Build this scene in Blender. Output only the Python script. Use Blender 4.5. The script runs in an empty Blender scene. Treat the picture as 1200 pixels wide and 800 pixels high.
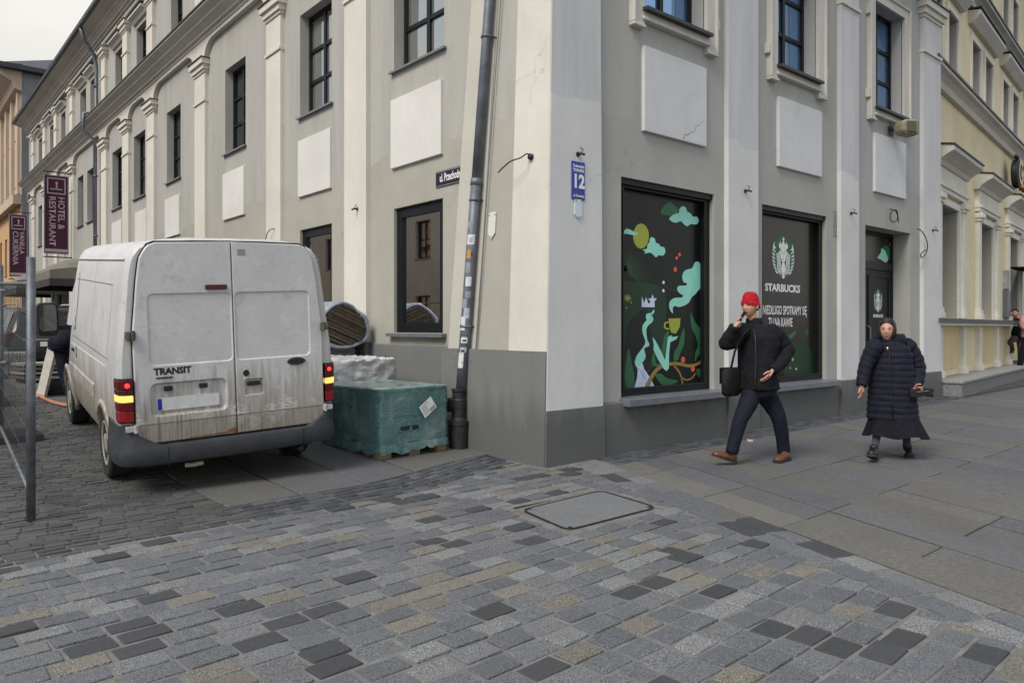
import bpy, bmesh, math, random
from mathutils import Vector, Matrix, noise
rnd = random.Random(7)
R = math.radians
scene = bpy.context.scene
COL = scene.collection

# ------------------------------------------------------------------ camera, sky, sun, exposure
FPX, CX, HY, CAMH = 880.0, 600.0, 384.0, 1.45
YAW = math.atan2(.648, .762)
CU, CV = -5.342, -5.733
FWD = Vector((math.sin(YAW), math.cos(YAW), 0)); RGT = Vector((math.cos(YAW), -math.sin(YAW), 0))
cd = bpy.data.cameras.new('camera'); cam = bpy.data.objects.new('camera', cd); COL.objects.link(cam)
cam.location = (CU, CV, CAMH); cam.rotation_euler = (R(90), 0, -YAW)
cd.sensor_width = 36; cd.lens = 36 * FPX / 1200; cd.shift_y = -16 / 1200; cd.clip_start = .05; cd.clip_end = 2000
scene.camera = cam
SUN_EL, SUN_AZ = R(48), None
sun_dir = Vector((-.93, -.22, 0)).normalized() * math.cos(SUN_EL) + Vector((0, 0, math.sin(SUN_EL)))
world = bpy.data.worlds.new('World'); scene.world = world; world.use_nodes = True
wn, wl = world.node_tree.nodes, world.node_tree.links
wn.clear()
wo = wn.new('ShaderNodeOutputWorld'); bg = wn.new('ShaderNodeBackground'); bg.inputs['Strength'].default_value = .115
sky = wn.new('ShaderNodeTexSky'); sky.sky_type = 'NISHITA'; sky.sun_disc = False
sky.sun_elevation = SUN_EL; sky.sun_rotation = math.atan2(sun_dir.x, sun_dir.y)
sky.air_density = 1.0; sky.dust_density = 1.5
tc = wn.new('ShaderNodeTexCoord'); mp = wn.new('ShaderNodeMapping'); mp.inputs['Scale'].default_value = (1.1, 1.1, 2.6)
mp.inputs['Location'].default_value = (7.7, 2.4, 4.0)
nz = wn.new('ShaderNodeTexNoise'); nz.inputs['Scale'].default_value = 1.3; nz.inputs['Detail'].default_value = 7; nz.inputs['Roughness'].default_value = .55
cr = wn.new('ShaderNodeValToRGB'); cr.color_ramp.elements[0].position = .38; cr.color_ramp.elements[1].position = .53
cr2 = wn.new('ShaderNodeValToRGB'); cr2.color_ramp.elements[0].position = .3; cr2.color_ramp.elements[1].position = .75
cr2.color_ramp.elements[0].color = (3.3, 3.27, 3.2, 1); cr2.color_ramp.elements[1].color = (4.7, 4.58, 4.3, 1)
nz2 = wn.new('ShaderNodeTexNoise'); nz2.inputs['Scale'].default_value = 2.2; nz2.inputs['Detail'].default_value = 6
mx = wn.new('ShaderNodeMixRGB')
wl.new(tc.outputs['Generated'], mp.inputs['Vector']); wl.new(mp.outputs['Vector'], nz.inputs['Vector']); wl.new(mp.outputs['Vector'], nz2.inputs['Vector'])
wl.new(nz.outputs['Fac'], cr.inputs['Fac']); wl.new(nz2.outputs['Fac'], cr2.inputs['Fac'])
wl.new(cr.outputs['Color'], mx.inputs['Fac']); wl.new(sky.outputs['Color'], mx.inputs['Color1']); wl.new(cr2.outputs['Color'], mx.inputs['Color2'])
wl.new(mx.outputs['Color'], bg.inputs['Color']); wl.new(bg.outputs['Background'], wo.inputs['Surface'])
sl = bpy.data.lights.new('sun', 'SUN'); sl.energy = 1.5; sl.angle = R(24); sl.color = (1, .96, .9)
so = bpy.data.objects.new('sun', sl); COL.objects.link(so); so.rotation_euler = sun_dir.to_track_quat('Z', 'Y').to_euler()
vs = scene.view_settings; vs.view_transform = 'Standard'; vs.look = 'None'; vs.exposure = .92; vs.gamma = 1; vs.use_curve_mapping = False

# ------------------------------------------------------------------ helpers
def clamp(x, a, b): return max(a, min(b, x))
def gz(u, v):
    return .068 * clamp(v - 1.9, 0, 4) + .035 * clamp(u + 3.6, 0, 1.9) * clamp((v - .6) / 1.5, 0, 1) + .011 * max(0, min(u, 30)) * clamp((2 - v) / 2, 0, 1)
def proj(p):
    d = Vector(p) - cam.location; Y = d.dot(FWD)
    if Y < .05: return None
    return CX + FPX * d.dot(RGT) / Y, HY - FPX * d.z / Y, Y
def PX(x, y, Y):                     # a point of the place seen at (x, y), Y metres in front of the camera
    return cam.location + FWD * Y + RGT * ((x - CX) / FPX * Y) + Vector((0, 0, (HY - y) / FPX * Y))
def GP(x, y):
    z = 0
    for _ in range(40):
        Y = (CAMH - z) * FPX / (y - HY); p = PX(x, y, Y); z = .5 * z + .5 * gz(p.x, p.y)
    return Vector((p.x, p.y, z))

def tag(o, label=None, cat=None, group=None, kind=None):
    if label: o['label'] = label
    if cat: o['category'] = cat
    if group: o['group'] = group
    if kind: o['kind'] = kind
    return o
def empty(name, loc=(0, 0, 0), rz=0):
    o = bpy.data.objects.new(name, None); COL.objects.link(o); o.location = loc; o.rotation_euler = (0, 0, rz); o.empty_display_size = .1
    return o
def link(name, me, mats=None, parent=None, smooth=False):
    if mats is not None:
        for m in (mats if isinstance(mats, (list, tuple)) else [mats]): me.materials.append(m)
    if smooth:
        me.polygons.foreach_set('use_smooth', [True] * len(me.polygons))
    o = bpy.data.objects.new(name, me); COL.objects.link(o)
    if parent is not None: o.parent = parent
    return o
ID = lambda a, b, c: (a, b, c)
class MB:
    def __init__(s, T=ID): s.v = []; s.f = []; s.m = []; s.T = T; s.mi = 0
    def p(s, a, b, c): s.v.append(tuple(s.T(a, b, c))); return len(s.v) - 1
    def face(s, ids): s.f.append(list(ids)); s.m.append(s.mi)
    def poly(s, pts): s.face([s.p(*q) for q in pts])
    def box(s, a0, a1, b0, b1, c0, c1):
        i = [s.p(x, y, z) for z in (c0, c1) for x, y in ((a0, b0), (a1, b0), (a1, b1), (a0, b1))]
        for q in ((3, 2, 1, 0), (4, 5, 6, 7), (0, 1, 5, 4), (1, 2, 6, 5), (2, 3, 7, 6), (3, 0, 4, 7)): s.face([i[k] for k in q])
        return s
    def prism(s, pts, d0, d1, axis=1):           # 2D polygon (a, c) extruded along b
        n = len(pts); A = [s.p(q[0], d0, q[1]) for q in pts]; B = [s.p(q[0], d1, q[1]) for q in pts]
        s.face(A[::-1]); s.face(B)
        for k in range(n): s.face((A[k], A[(k + 1) % n], B[(k + 1) % n], B[k]))
        return s
    def hprism(s, pts, c0, c1):                  # 2D polygon (a, b) extruded along c
        n = len(pts); A = [s.p(q[0], q[1], c0) for q in pts]; B = [s.p(q[0], q[1], c1) for q in pts]
        s.face(A[::-1]); s.face(B)
        for k in range(n): s.face((A[k], A[(k + 1) % n], B[(k + 1) % n], B[k]))
        return s
    def profile(s, pts, a0, a1):                 # (b, c) profile swept along a, closed
        n = len(pts); A = [s.p(a0, q[0], q[1]) for q in pts]; B = [s.p(a1, q[0], q[1]) for q in pts]
        s.face(A[::-1]); s.face(B)
        for k in range(n): s.face((A[k], A[(k + 1) % n], B[(k + 1) % n], B[k]))
        return s
    def rings(s, rings, cap=True, closed=True):
        I = [[s.p(*q) for q in r] for r in rings]
        n = len(I[0])
        for a, b in zip(I, I[1:]):
            for k in range(n if closed else n - 1): s.face((a[k], a[(k + 1) % n], b[(k + 1) % n], b[k]))
        if cap: s.face(I[0][::-1]); s.face(I[-1])
        return s
    def tube(s, path, r, n=8, cap=True):
        path = [Vector(q) for q in path]; rs = r if isinstance(r, (list, tuple)) else [r] * len(path)
        rr = []; up = Vector((0, 0, 1))
        t0 = (path[1] - path[0]).normalized()
        x = t0.cross(up if abs(t0.z) < .95 else Vector((1, 0, 0))).normalized()
        for i, q in enumerate(path):
            t = (path[min(i + 1, len(path) - 1)] - path[max(i - 1, 0)]).normalized()
            x = (x - t * x.dot(t)).normalized(); y = t.cross(x)
            rr.append([tuple(q + (x * math.cos(2 * math.pi * k / n) + y * math.sin(2 * math.pi * k / n)) * rs[i]) for k in range(n)])
        return s.rings(rr, cap)
    def lathe(s, prof, n=24, c=(0, 0, 0), axis='z'):
        rr = []
        for r, h in prof:
            ring = []
            for k in range(n):
                a = 2 * math.pi * k / n; q = (r * math.cos(a), r * math.sin(a))
                ring.append((c[0] + q[0], c[1] + q[1], c[2] + h) if axis == 'z' else (c[0] + h, c[1] + q[0], c[2] + q[1]) if axis == 'x' else (c[0] + q[1], c[1] + h, c[2] + q[0]))
            rr.append(ring)
        return s.rings(rr, True)
    def mesh(s, name, fix=True, weld=False):
        me = bpy.data.meshes.new(name); me.from_pydata(s.v, [], s.f)
        me.polygons.foreach_set('material_index', s.m)
        if fix or weld:
            bm = bmesh.new(); bm.from_mesh(me)
            if weld: bmesh.ops.remove_doubles(bm, verts=bm.verts, dist=1e-5)
            bmesh.ops.recalc_face_normals(bm, faces=bm.faces); bm.to_mesh(me); bm.free()
        me.update(); return me
    def build(s, name, mats, parent=None, smooth=False, bevel=0, seg=1, weld=False):
        me = s.mesh(name, True, weld)
        o = link(name, me, mats, parent, smooth)
        if bevel: bev(o, bevel, seg)
        return o
def bev(o, w, seg=1):
    m = o.modifiers.new('bevel', 'BEVEL'); m.width = w; m.segments = seg; m.limit_method = 'ANGLE'; m.angle_limit = R(35)
def bake(o):                                      # replace the object's mesh by its evaluated one
    dg = bpy.context.evaluated_depsgraph_get(); e = o.evaluated_get(dg)
    me = bpy.data.meshes.new_from_object(e, depsgraph=dg); old = o.data
    o.modifiers.clear(); o.data = me; bpy.data.meshes.remove(old); return o
def copy_tree(o, parent=None):
    c = o.copy(); COL.objects.link(c); c.parent = parent
    for ch in o.children: copy_tree(ch, c)
    return c
def text_mesh(txt, size=1, bold=0, space=1.0, align='CENTER'):
    cu = bpy.data.curves.new('t', 'FONT'); cu.body = txt; cu.size = size; cu.offset = bold; cu.space_character = space; cu.align_x = align; cu.align_y = 'CENTER'
    cu.resolution_u = 3
    o = bpy.data.objects.new('t', cu); me = bpy.data.meshes.new_from_object(o); bpy.data.objects.remove(o); return me
def text(name, txt, T, s, d, z, size, mat, parent, sx=1.0, sy=1.0, bold=0, rot=0, flip=1, space=1.0, align='CENTER'):
    me = text_mesh(txt, size, bold, space, align); c, n = math.cos(rot), math.sin(rot)
    for v in me.vertices:
        x, y = v.co.x * sx, v.co.y * sy
        v.co = T(s + flip * (x * c - y * n), d, z + x * n + y * c)
    return link(name, me, mat, parent)
def shape(name, pts, T, s, d, z, k, mat, parent, flip=1, kx=None):   # flat print: polygon
    mb = MB(T); mb.poly([(s + flip * (kx or k) * a, d, z + k * b) for a, b in pts]); return mb.build(name, mat, parent)
def ell(cx, cy, rx, ry, n=24): return [(cx + rx * math.cos(2 * math.pi * i / n), cy + ry * math.sin(2 * math.pi * i / n)) for i in range(n)]
def smooth_loop(pts, n=4, closed=True):
    P = [Vector((a, b)) for a, b in pts]; out = []; N = len(P)
    for i in range(N if closed else N - 1):
        g = (lambda k: P[k % N]) if closed else (lambda k: P[clamp(k, 0, N - 1)])
        p0, p1, p2, p3 = g(i - 1), g(i), g(i + 1), g(i + 2)
        for j in range(n):
            t = j / n
            out.append(tuple(.5 * ((2 * p1) + (p2 - p0) * t + (2 * p0 - 5 * p1 + 4 * p2 - p3) * t * t + (3 * p1 - p0 - 3 * p2 + p3) * t ** 3)))
    if not closed: out.append(tuple(P[-1]))
    return out
def ribbon(pts, w0, w1=None):
    P = [Vector(q) for q in pts]; n = len(P); A = []; B = []; w1 = w0 if w1 is None else w1
    for i in range(n):
        t = (P[min(i + 1, n - 1)] - P[max(i - 1, 0)]).normalized(); q = Vector((-t.y, t.x)); w = w0 + (w1 - w0) * i / (n - 1)
        A.append(tuple(P[i] + q * w / 2)); B.append(tuple(P[i] - q * w / 2))
    return A + B[::-1]

# ------------------------------------------------------------------ materials
def srgb(r, g, b):
    f = lambda c: (c / 255 / 12.92) if c / 255 <= .04045 else ((c / 255 + .055) / 1.055) ** 2.4
    return (f(r), f(g), f(b))
class NT:
    def __init__(s, name):
        s.mat = bpy.data.materials.new(name); s.mat.use_nodes = True; s.n = s.mat.node_tree.nodes; s.l = s.mat.node_tree.links
        s.b = s.n['Principled BSDF']; s.geo = None
    def pos(s, scale=(1, 1, 1), kind='Position', loc=(0, 0, 0)):
        if kind == 'Position':
            if not s.geo: s.geo = s.n.new('ShaderNodeNewGeometry')
            o = s.geo.outputs['Position']
        else:
            t = s.n.new('ShaderNodeTexCoord'); o = t.outputs[kind]
        m = s.n.new('ShaderNodeMapping'); m.inputs['Scale'].default_value = scale; m.inputs['Location'].default_value = loc; s.l.new(o, m.inputs['Vector']); return m.outputs['Vector']
    def noise(s, vec, scale, detail=4, rough=.55):
        t = s.n.new('ShaderNodeTexNoise'); t.inputs['Scale'].default_value = scale; t.inputs['Detail'].default_value = detail; t.inputs['Roughness'].default_value = rough
        s.l.new(vec, t.inputs['Vector']); return t.outputs['Fac']
    def ramp(s, fac, stops, interp='LINEAR'):
        t = s.n.new('ShaderNodeValToRGB'); r = t.color_ramp; r.interpolation = interp
        while len(r.elements) < len(stops): r.elements.new(.5)
        for e, (p, c) in zip(r.elements, stops):
            e.position = p; e.color = (*c, 1) if isinstance(c, (tuple, list)) else (c, c, c, 1)
        s.l.new(fac, t.inputs['Fac']); return t.outputs['Color']
    def mix(s, fac, a, b, mode='MIX'):
        t = s.n.new('ShaderNodeMixRGB'); t.blend_type = mode
        for k, q in (('Fac', fac), ('Color1', a), ('Color2', b)):
            if isinstance(q, (int, float)): t.inputs[k].default_value = q if k == 'Fac' else (q, q, q, 1)
            elif isinstance(q, tuple): t.inputs[k].default_value = (*q[:3], 1)
            else: s.l.new(q, t.inputs[k])
        return t.outputs['Color']
    def math(s, op, a, b=0.0, c=False):
        t = s.n.new('ShaderNodeMath'); t.operation = op; t.use_clamp = c
        for i, q in enumerate((a, b)):
            if isinstance(q, (int, float)): t.inputs[i].default_value = q
            else: s.l.new(q, t.inputs[i])
        return t.outputs[0]
    def sep(s, vec):
        t = s.n.new('ShaderNodeSeparateXYZ'); s.l.new(vec, t.inputs[0]); return t.outputs
    def bump(s, h, strength=.3, dist=.01):
        t = s.n.new('ShaderNodeBump'); t.inputs['Strength'].default_value = strength; t.inputs['Distance'].default_value = dist
        s.l.new(h, t.inputs['Height']); s.l.new(t.outputs['Normal'], s.b.inputs['Normal'])
    def set(s, **k):
        for a, q in k.items():
            i = s.b.inputs[{'col': 'Base Color', 'rough': 'Roughness', 'metal': 'Metallic', 'spec': 'Specular IOR Level', 'emit': 'Emission Color', 'es': 'Emission Strength', 'coat': 'Coat Weight', 'sheen': 'Sheen Weight', 'alpha': 'Alpha', 'trans': 'Transmission Weight', 'sss': 'Subsurface Weight'}[a]]
            if isinstance(q, tuple): i.default_value = (*q[:3], 1)
            elif isinstance(q, (int, float)): i.default_value = q
            else: s.l.new(q, i)
        return s
def sc(c, k): return tuple(x * k for x in c)
def simple(name, col, rough=.7, var=.18, scale=6, bump=.15, bscale=60, bdist=.003, metal=0, spec=.4, kind='Position', stretch=(1, 1, 1), **kw):
    t = NT(name); v = t.pos(stretch, kind)
    n1 = t.noise(v, scale, 5)
    t.set(col=t.ramp(n1, [(.3, sc(col, 1 - var)), (.7, sc(col, 1 + var))]), rough=t.ramp(n1, [(.2, rough * .9), (.8, min(1, rough * 1.1))]), metal=metal, spec=spec, **kw)
    if bump: t.bump(t.noise(v, bscale, 4), bump, bdist)
    return t.mat
def plaster(name, col, old=None, dirt=.18, zfresh=3.92, low=None):
    t = NT(name); v = t.pos(); z = t.sep(v)[2]
    big = t.noise(v, .9, 6, .6); streak = t.noise(t.pos((2.2, 2.2, .22)), 1.6, 7, .6); fine = t.noise(v, 14, 6, .6)
    c = t.ramp(big, [(.3, sc(col, .89)), (.7, sc(col, 1.06))])
    if old:
        zn = t.math('ADD', z, t.math('MULTIPLY', t.math('SUBTRACT', t.noise(t.pos((1.5, 1.5, .2)), 1.1, 2), .5), .5))
        m = t.ramp(t.math('SUBTRACT', zn, zfresh - .5), [(.49, 0.0), (.51, 1.0)])
        oc = t.ramp(streak, [(.3, sc(old, .86)), (.65, sc(old, 1.06))]); c = t.mix(m, c, oc)
    c = t.mix(t.math('MULTIPLY', t.ramp(streak, [(.5, 0.0), (.8, 1.0)]), dirt), c, sc(col, .6))
    c = t.mix(t.math('MULTIPLY', t.ramp(fine, [(.35, 1.0), (.6, 0.0)]), .10), c, sc(col, .65))
    spots = t.ramp(t.noise(v, 3.1, 8, .7), [(.66, 0.0), (.74, 1.0)]); c = t.mix(t.math('MULTIPLY', spots, .3), c, sc(col, .62))
    # hairline cracks
    vo = t.n.new('ShaderNodeTexVoronoi'); vo.feature = 'DISTANCE_TO_EDGE'; vo.inputs['Scale'].default_value = .55
    wv = t.n.new('ShaderNodeVectorMath'); wv.operation = 'ADD'
    nc = t.n.new('ShaderNodeTexNoise'); nc.inputs['Scale'].default_value = 3.5; nc.inputs['Detail'].default_value = 6; t.l.new(v, nc.inputs['Vector'])
    sm = t.n.new('ShaderNodeVectorMath'); sm.operation = 'SCALE'; sm.inputs['Scale'].default_value = .5; t.l.new(nc.outputs['Color'], sm.inputs[0])
    t.l.new(v, wv.inputs[0]); t.l.new(sm.outputs[0], wv.inputs[1]); t.l.new(wv.outputs[0], vo.inputs['Vector'])
    ck = t.math('MULTIPLY', t.ramp(vo.outputs['Distance'], [(0, 1.0), (.004, 0.0)]), t.ramp(t.noise(v, .8, 2), [(.52, 0.0), (.62, 1.0)]))
    c = t.mix(t.math('MULTIPLY', ck, .55), c, sc(col, .4))
    if low is not None:      # splash dirt near the pavement with a ragged edge
        h = t.math('ADD', z, t.math('MULTIPLY', t.noise(t.pos((3, 3, .6)), 2.2, 6), -.75))
        c = t.mix(t.math('MULTIPLY', t.ramp(h, [(-.3 + .3, 1.0), (.42, 0.0)]), .55), c, low)
    t.set(col=c, rough=.9, spec=.2)
    t.bump(t.math('ADD', t.noise(v, 90, 3), t.math('MULTIPLY', big, 3.0)), .22, .004); return t.mat
CREAM = (.66, .63, .555); GREYW = (.40, .386, .332); PLINTH = (.185, .188, .18)
M = {}
M['cream'] = plaster('plaster_cream', CREAM, None, .13)
M['creamR'] = plaster('plaster_cream_old', (.66, .655, .64), (.60, .60, .602), .12)  # cool skylight on the right facade put into the cream; older paint higher up
M['greyR'] = plaster('plaster_grey_shop', (.415, .415, .380), (.42, .42, .388), .12)  # wall grey with the right facade's cool skylight put into the colour
M['greyw'] = plaster('plaster_grey', GREYW, (.415, .405, .37), .14)
M['strip'] = plaster('plaster_strip', (.50, .482, .42), None, .1)
M['plinth'] = plaster('plinth_paint', PLINTH, None, .25, low=(.075, .078, .078))
M['panelw'] = plaster('panel_plaster', (.68, .665, .63), None, .12)
M['panelR'] = plaster('panel_plaster_shop', (.655, .66, .66), None, .12)  # panel tone cooled: skylight on the right facade painted in
M['stonew'] = plaster('stone_trim', (.60, .575, .52), None, .3)
M['yellow'] = plaster('plaster_yellow', (.80, .70, .455), None, .12)
M['yelpan'] = plaster('plaster_ochre_panel', (.68, .56, .32), None, .25)
M['ytrim'] = plaster('plaster_ivory', (.76, .73, .645), None, .18)
M['orange'] = plaster('plaster_orange', (.56, .345, .17), None, .2)
M['pinkst'] = plaster('plaster_pinkish', (.52, .415, .32), None, .2)
M['slate'] = plaster('firewall_bluegrey', (.24, .255, .275), None, .3)
M['frame'] = simple('anthracite_frame', (.008, .010, .0115), .45, .2, 8, .05, 120, spec=.25)
M['sill'] = simple('sill_metal', (.19, .20, .22), .45, .15, 9, .05, 80, metal=.3)
M['darkmetal'] = simple('dark_flashing', (.045, .048, .052), .5, .25, 5, .1, 60, metal=.3)
M['zinc'] = simple('zinc_pipe', (.15, .168, .192), .5, .25, 5, .1, 40, metal=.35)
M['castiron'] = simple('cast_iron', (.022, .022, .023), .6, .4, 14, .4, 70)
M['roof'] = simple('roof_sheet', (.075, .075, .08), .6, .3, 3, .2, 20)
M['stonestep'] = simple('granite_step', (.20, .20, .20), .85, .25, 20, .3, 120)
M['wood_dark'] = simple('brown_frame', (.05, .032, .024), .5, .3, 9, .1, 60)
M['black'] = simple('black_plastic', (.012, .012, .013), .55, .2, 12, .1, 60)
M['white'] = simple('white_print', (.80, .80, .78), .6, .04, 5, 0)
M['ink'] = simple('black_ink', (.012, .012, .013), .6, .05, 5, 0)
def glass_dark(name, col, tint=.9):
    t = NT(name); v = t.pos(); t.set(col=col, rough=.03, spec=.5); t.b.inputs['IOR'].default_value = 2.3
    t.bump(t.noise(v, 1.4, 2), .06, .02); return t.mat
M['pane'] = glass_dark('window_glass', (.012, .016, .019))
M['panec'] = glass_dark('coated_window_glass', (.010, .016, .024)); _b = M['panec'].node_tree.nodes['Principled BSDF']; _b.inputs['Metallic'].default_value = .75; _b.inputs['Base Color'].default_value = (.20, .37, .66, 1)  # blue of the mirrored sky is put into the glass colour
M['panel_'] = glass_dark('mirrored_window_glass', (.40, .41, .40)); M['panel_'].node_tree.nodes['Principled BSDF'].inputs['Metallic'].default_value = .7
M['vinyl'] = simple('dark_window_film', (.010, .014, .012), .3, .35, 3, .04, 5, spec=.2, stretch=(1, 1, .3))
M['vinylb'] = simple('brown_window_film', (.022, .019, .015), .25, .3, 3, .04, 5, spec=.3, stretch=(1, 1, .3))
def clear_glass():
    t = NT('clear_glass'); n, l = t.n, t.l; out = n['Material Output']; tr = n.new('ShaderNodeBsdfTransparent'); tr.inputs['Color'].default_value = (.88, .92, .90, 1)
    gl = n.new('ShaderNodeBsdfGlossy'); gl.inputs['Roughness'].default_value = .02; fr = n.new('ShaderNodeFresnel'); fr.inputs['IOR'].default_value = 1.5
    ms = n.new('ShaderNodeMixShader'); l.new(fr.outputs[0], ms.inputs[0]); l.new(tr.outputs[0], ms.inputs[1]); l.new(gl.outputs[0], ms.inputs[2]); l.new(ms.outputs[0], out.inputs['Surface'])
    return t.mat
M['clear'] = clear_glass()
def flat(name, c, rough=.5): return simple(name, c, rough, .08, 6, 0)
M['mint'] = flat('print_mint', srgb(150, 222, 203)); M['lime'] = flat('print_lime', srgb(160, 170, 62)); M['greenp'] = flat('print_green', srgb(45, 105, 68))
M['greend'] = flat('print_deep_green', srgb(20, 52, 34)); M['tanp'] = flat('print_tan', srgb(150, 122, 62)); M['coral'] = flat('print_coral', srgb(228, 92, 70)); M['pale'] = flat('print_pale_blue', srgb(205, 215, 240))
M['logog'] = flat('logo_green', srgb(40, 92, 62)); M['bluesign'] = flat('enamel_blue', srgb(32, 52, 150), .3); M['navysign'] = flat('enamel_navy', srgb(22, 24, 48), .3)
M['bordeaux'] = flat('banner_bordeaux', srgb(66, 20, 44), .7); M['bannerlet'] = flat('banner_lettering', srgb(170, 155, 165), .7); M['hair_line'] = flat('print_thin_green', srgb(52, 78, 52))

# ------------------------------------------------------------------ ground
def granite(name, col, spk=.45, rough=.8, warm=None, patch=.2):
    t = NT(name); v = t.pos(); oi = t.n.new('ShaderNodeObjectInfo')
    sp = t.noise(v, 165, 2, .7); big = t.noise(v, 2.0, 5); med = t.noise(v, 23, 4)
    c = t.ramp(sp, [(.34, sc(col, max(.25, 1 - spk * .8))), (.5, col), (.64, sc(col, 1 + spk * 1.3))])
    c = t.mix(t.math('MULTIPLY', t.ramp(med, [(.4, 0.0), (.7, 1.0)]), patch), c, sc(col, .55))
    if warm: c = t.mix(t.ramp(t.noise(v, 7, 3), [(.45, 0.0), (.65, .6)]), c, warm)
    c = t.mix(t.ramp(big, [(.35, .0), (.7, .35)]), c, sc(col, .7))
    k = t.math('ADD', t.math('MULTIPLY', oi.outputs['Random'], .22), .89)
    hv = t.n.new('ShaderNodeHueSaturation'); t.l.new(k, hv.inputs['Value']); t.l.new(c, hv.inputs['Color'])
    t.set(col=hv.outputs['Color'], rough=t.ramp(med, [(.3, rough - .15), (.7, rough + .1)]), spec=.45)
    t.bump(t.math('ADD', sp, t.math('MULTIPLY', med, 2.0)), .35, .004); return t.mat
SET = [granite('granite_blue_grey', (.106, .112, .121), .8), granite('granite_pale', (.158, .162, .160), 1.1), granite('granite_tan', (.156, .145, .121), .95),
       granite('basalt_dark', (.050, .052, .055), .35), granite('granite_mid_grey', (.128, .132, .135), .85), granite('granite_grey_brown', (.11, .104, .094), .6)]
SLAB = [granite('slab_grey', (.108, .110, .111), .5, patch=.4), granite('slab_brown_grey', (.116, .112, .103), .5, patch=.4), granite('slab_blue_grey', (.100, .103, .108), .5, patch=.4), granite('slab_beige', (.138, .132, .116), .5, patch=.4)]
DARKS = [granite('sett_dark_grey', (.073, .074, .073), .35), granite('sett_charcoal', (.062, .063, .064), .35), granite('sett_brown_grey', (.083, .080, .074), .35)]
BAND = [granite('band_slate', (.064, .070, .080), .35), granite('band_grey', (.084, .089, .097), .35), granite('band_dark', (.050, .054, .062), .35)]
M['mortar'] = simple('joint_mortar', (.158, .158, .153), .95, .25, 9, .5, 160, .006)
M['mortard'] = simple('joint_dark', (.036, .036, .036), .95, .35, 9, .5, 160, .006)
M['asphalt'] = simple('asphalt', (.06, .06, .062), .9, .3, 3, .4, 150, .005)

def grid_sheet(name, us, vs, off, mat, pred=None, kind='structure'):
    mb = MB(); idx = {}
    def P(i, j):
        if (i, j) not in idx: idx[i, j] = mb.p(us[i], vs[j], gz(us[i], vs[j]) + off)
        return idx[i, j]
    for i in range(len(us) - 1):
        for j in range(len(vs) - 1):
            if pred is None or pred((us[i] + us[i + 1]) / 2, (vs[j] + vs[j + 1]) / 2):
                mb.face((P(i, j), P(i + 1, j), P(i + 1, j + 1), P(i, j + 1)))
    me = mb.mesh(name, False); o = link(name, me, mat); o['kind'] = kind; return o
def fr_(a, b, st): n = int(round((b - a) / st)); return [a + (b - a) * i / n for i in range(n + 1)]
far = [-600, -200, -80, -40, -25, -16]
grid_sheet('ground', far + fr_(-12, 24, 1.0) + [32, 50, 90, 200, 600], far + fr_(-12, 14, .5) + [20, 40, 80, 200, 600], -.035, M['asphalt'])

def bound(v): return -.26 + (v + 2.71) * .37          # edge between the setts and the slabs
def band_lo(u): return -.2 + .05 * (clamp(u, -9, -1.7) + 3.4) + .33 * clamp(u + 1.7, 0, 1.55)
SDIR = math.atan2(1, .37)

variants = {}
def sett_mesh(mat, k, key, depth=.05, ch=.05):
    if (key, k) in variants: return variants[key, k]
    r = random.Random(hash((key, k)) & 0xffff if False else k * 31 + len(key) * 7)
    j = lambda a: r.uniform(-a, a)
    mb = MB(); pts = []
    c = [(-.5 + abs(j(.03)), -.5 + abs(j(.05))), (.5 - abs(j(.03)), -.5 + abs(j(.05))), (.5 - abs(j(.03)), .5 - abs(j(.05))), (-.5 + abs(j(.03)), .5 - abs(j(.05)))]
    cu = r.uniform(.015, .06)
    for q in range(4):
        a, b, d = c[q - 1], c[q], c[(q + 1) % 4]
        pts.append((b[0] + (a[0] - b[0]) * cu, b[1] + (a[1] - b[1]) * cu)); pts.append((b[0] + (d[0] - b[0]) * cu, b[1] + (d[1] - b[1]) * cu))
    tilt = (j(.006), j(.006))
    f = lambda p, s, z: (p[0] * s, p[1] * s, z + tilt[0] * p[0] + tilt[1] * p[1])
    mb.rings([[f(p, 1, -depth) for p in pts], [f(p, 1, -.006) for p in pts], [f(p, .982, -.0015) for p in pts], [f(p, .95, 0) for p in pts]], cap=False)
    top = [mb.p(*f(p, .95, 0)) for p in pts]; mb.face(top)
    me = mb.mesh(key, True, True); me.materials.append(mat); variants[key, k] = me; return me

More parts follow.
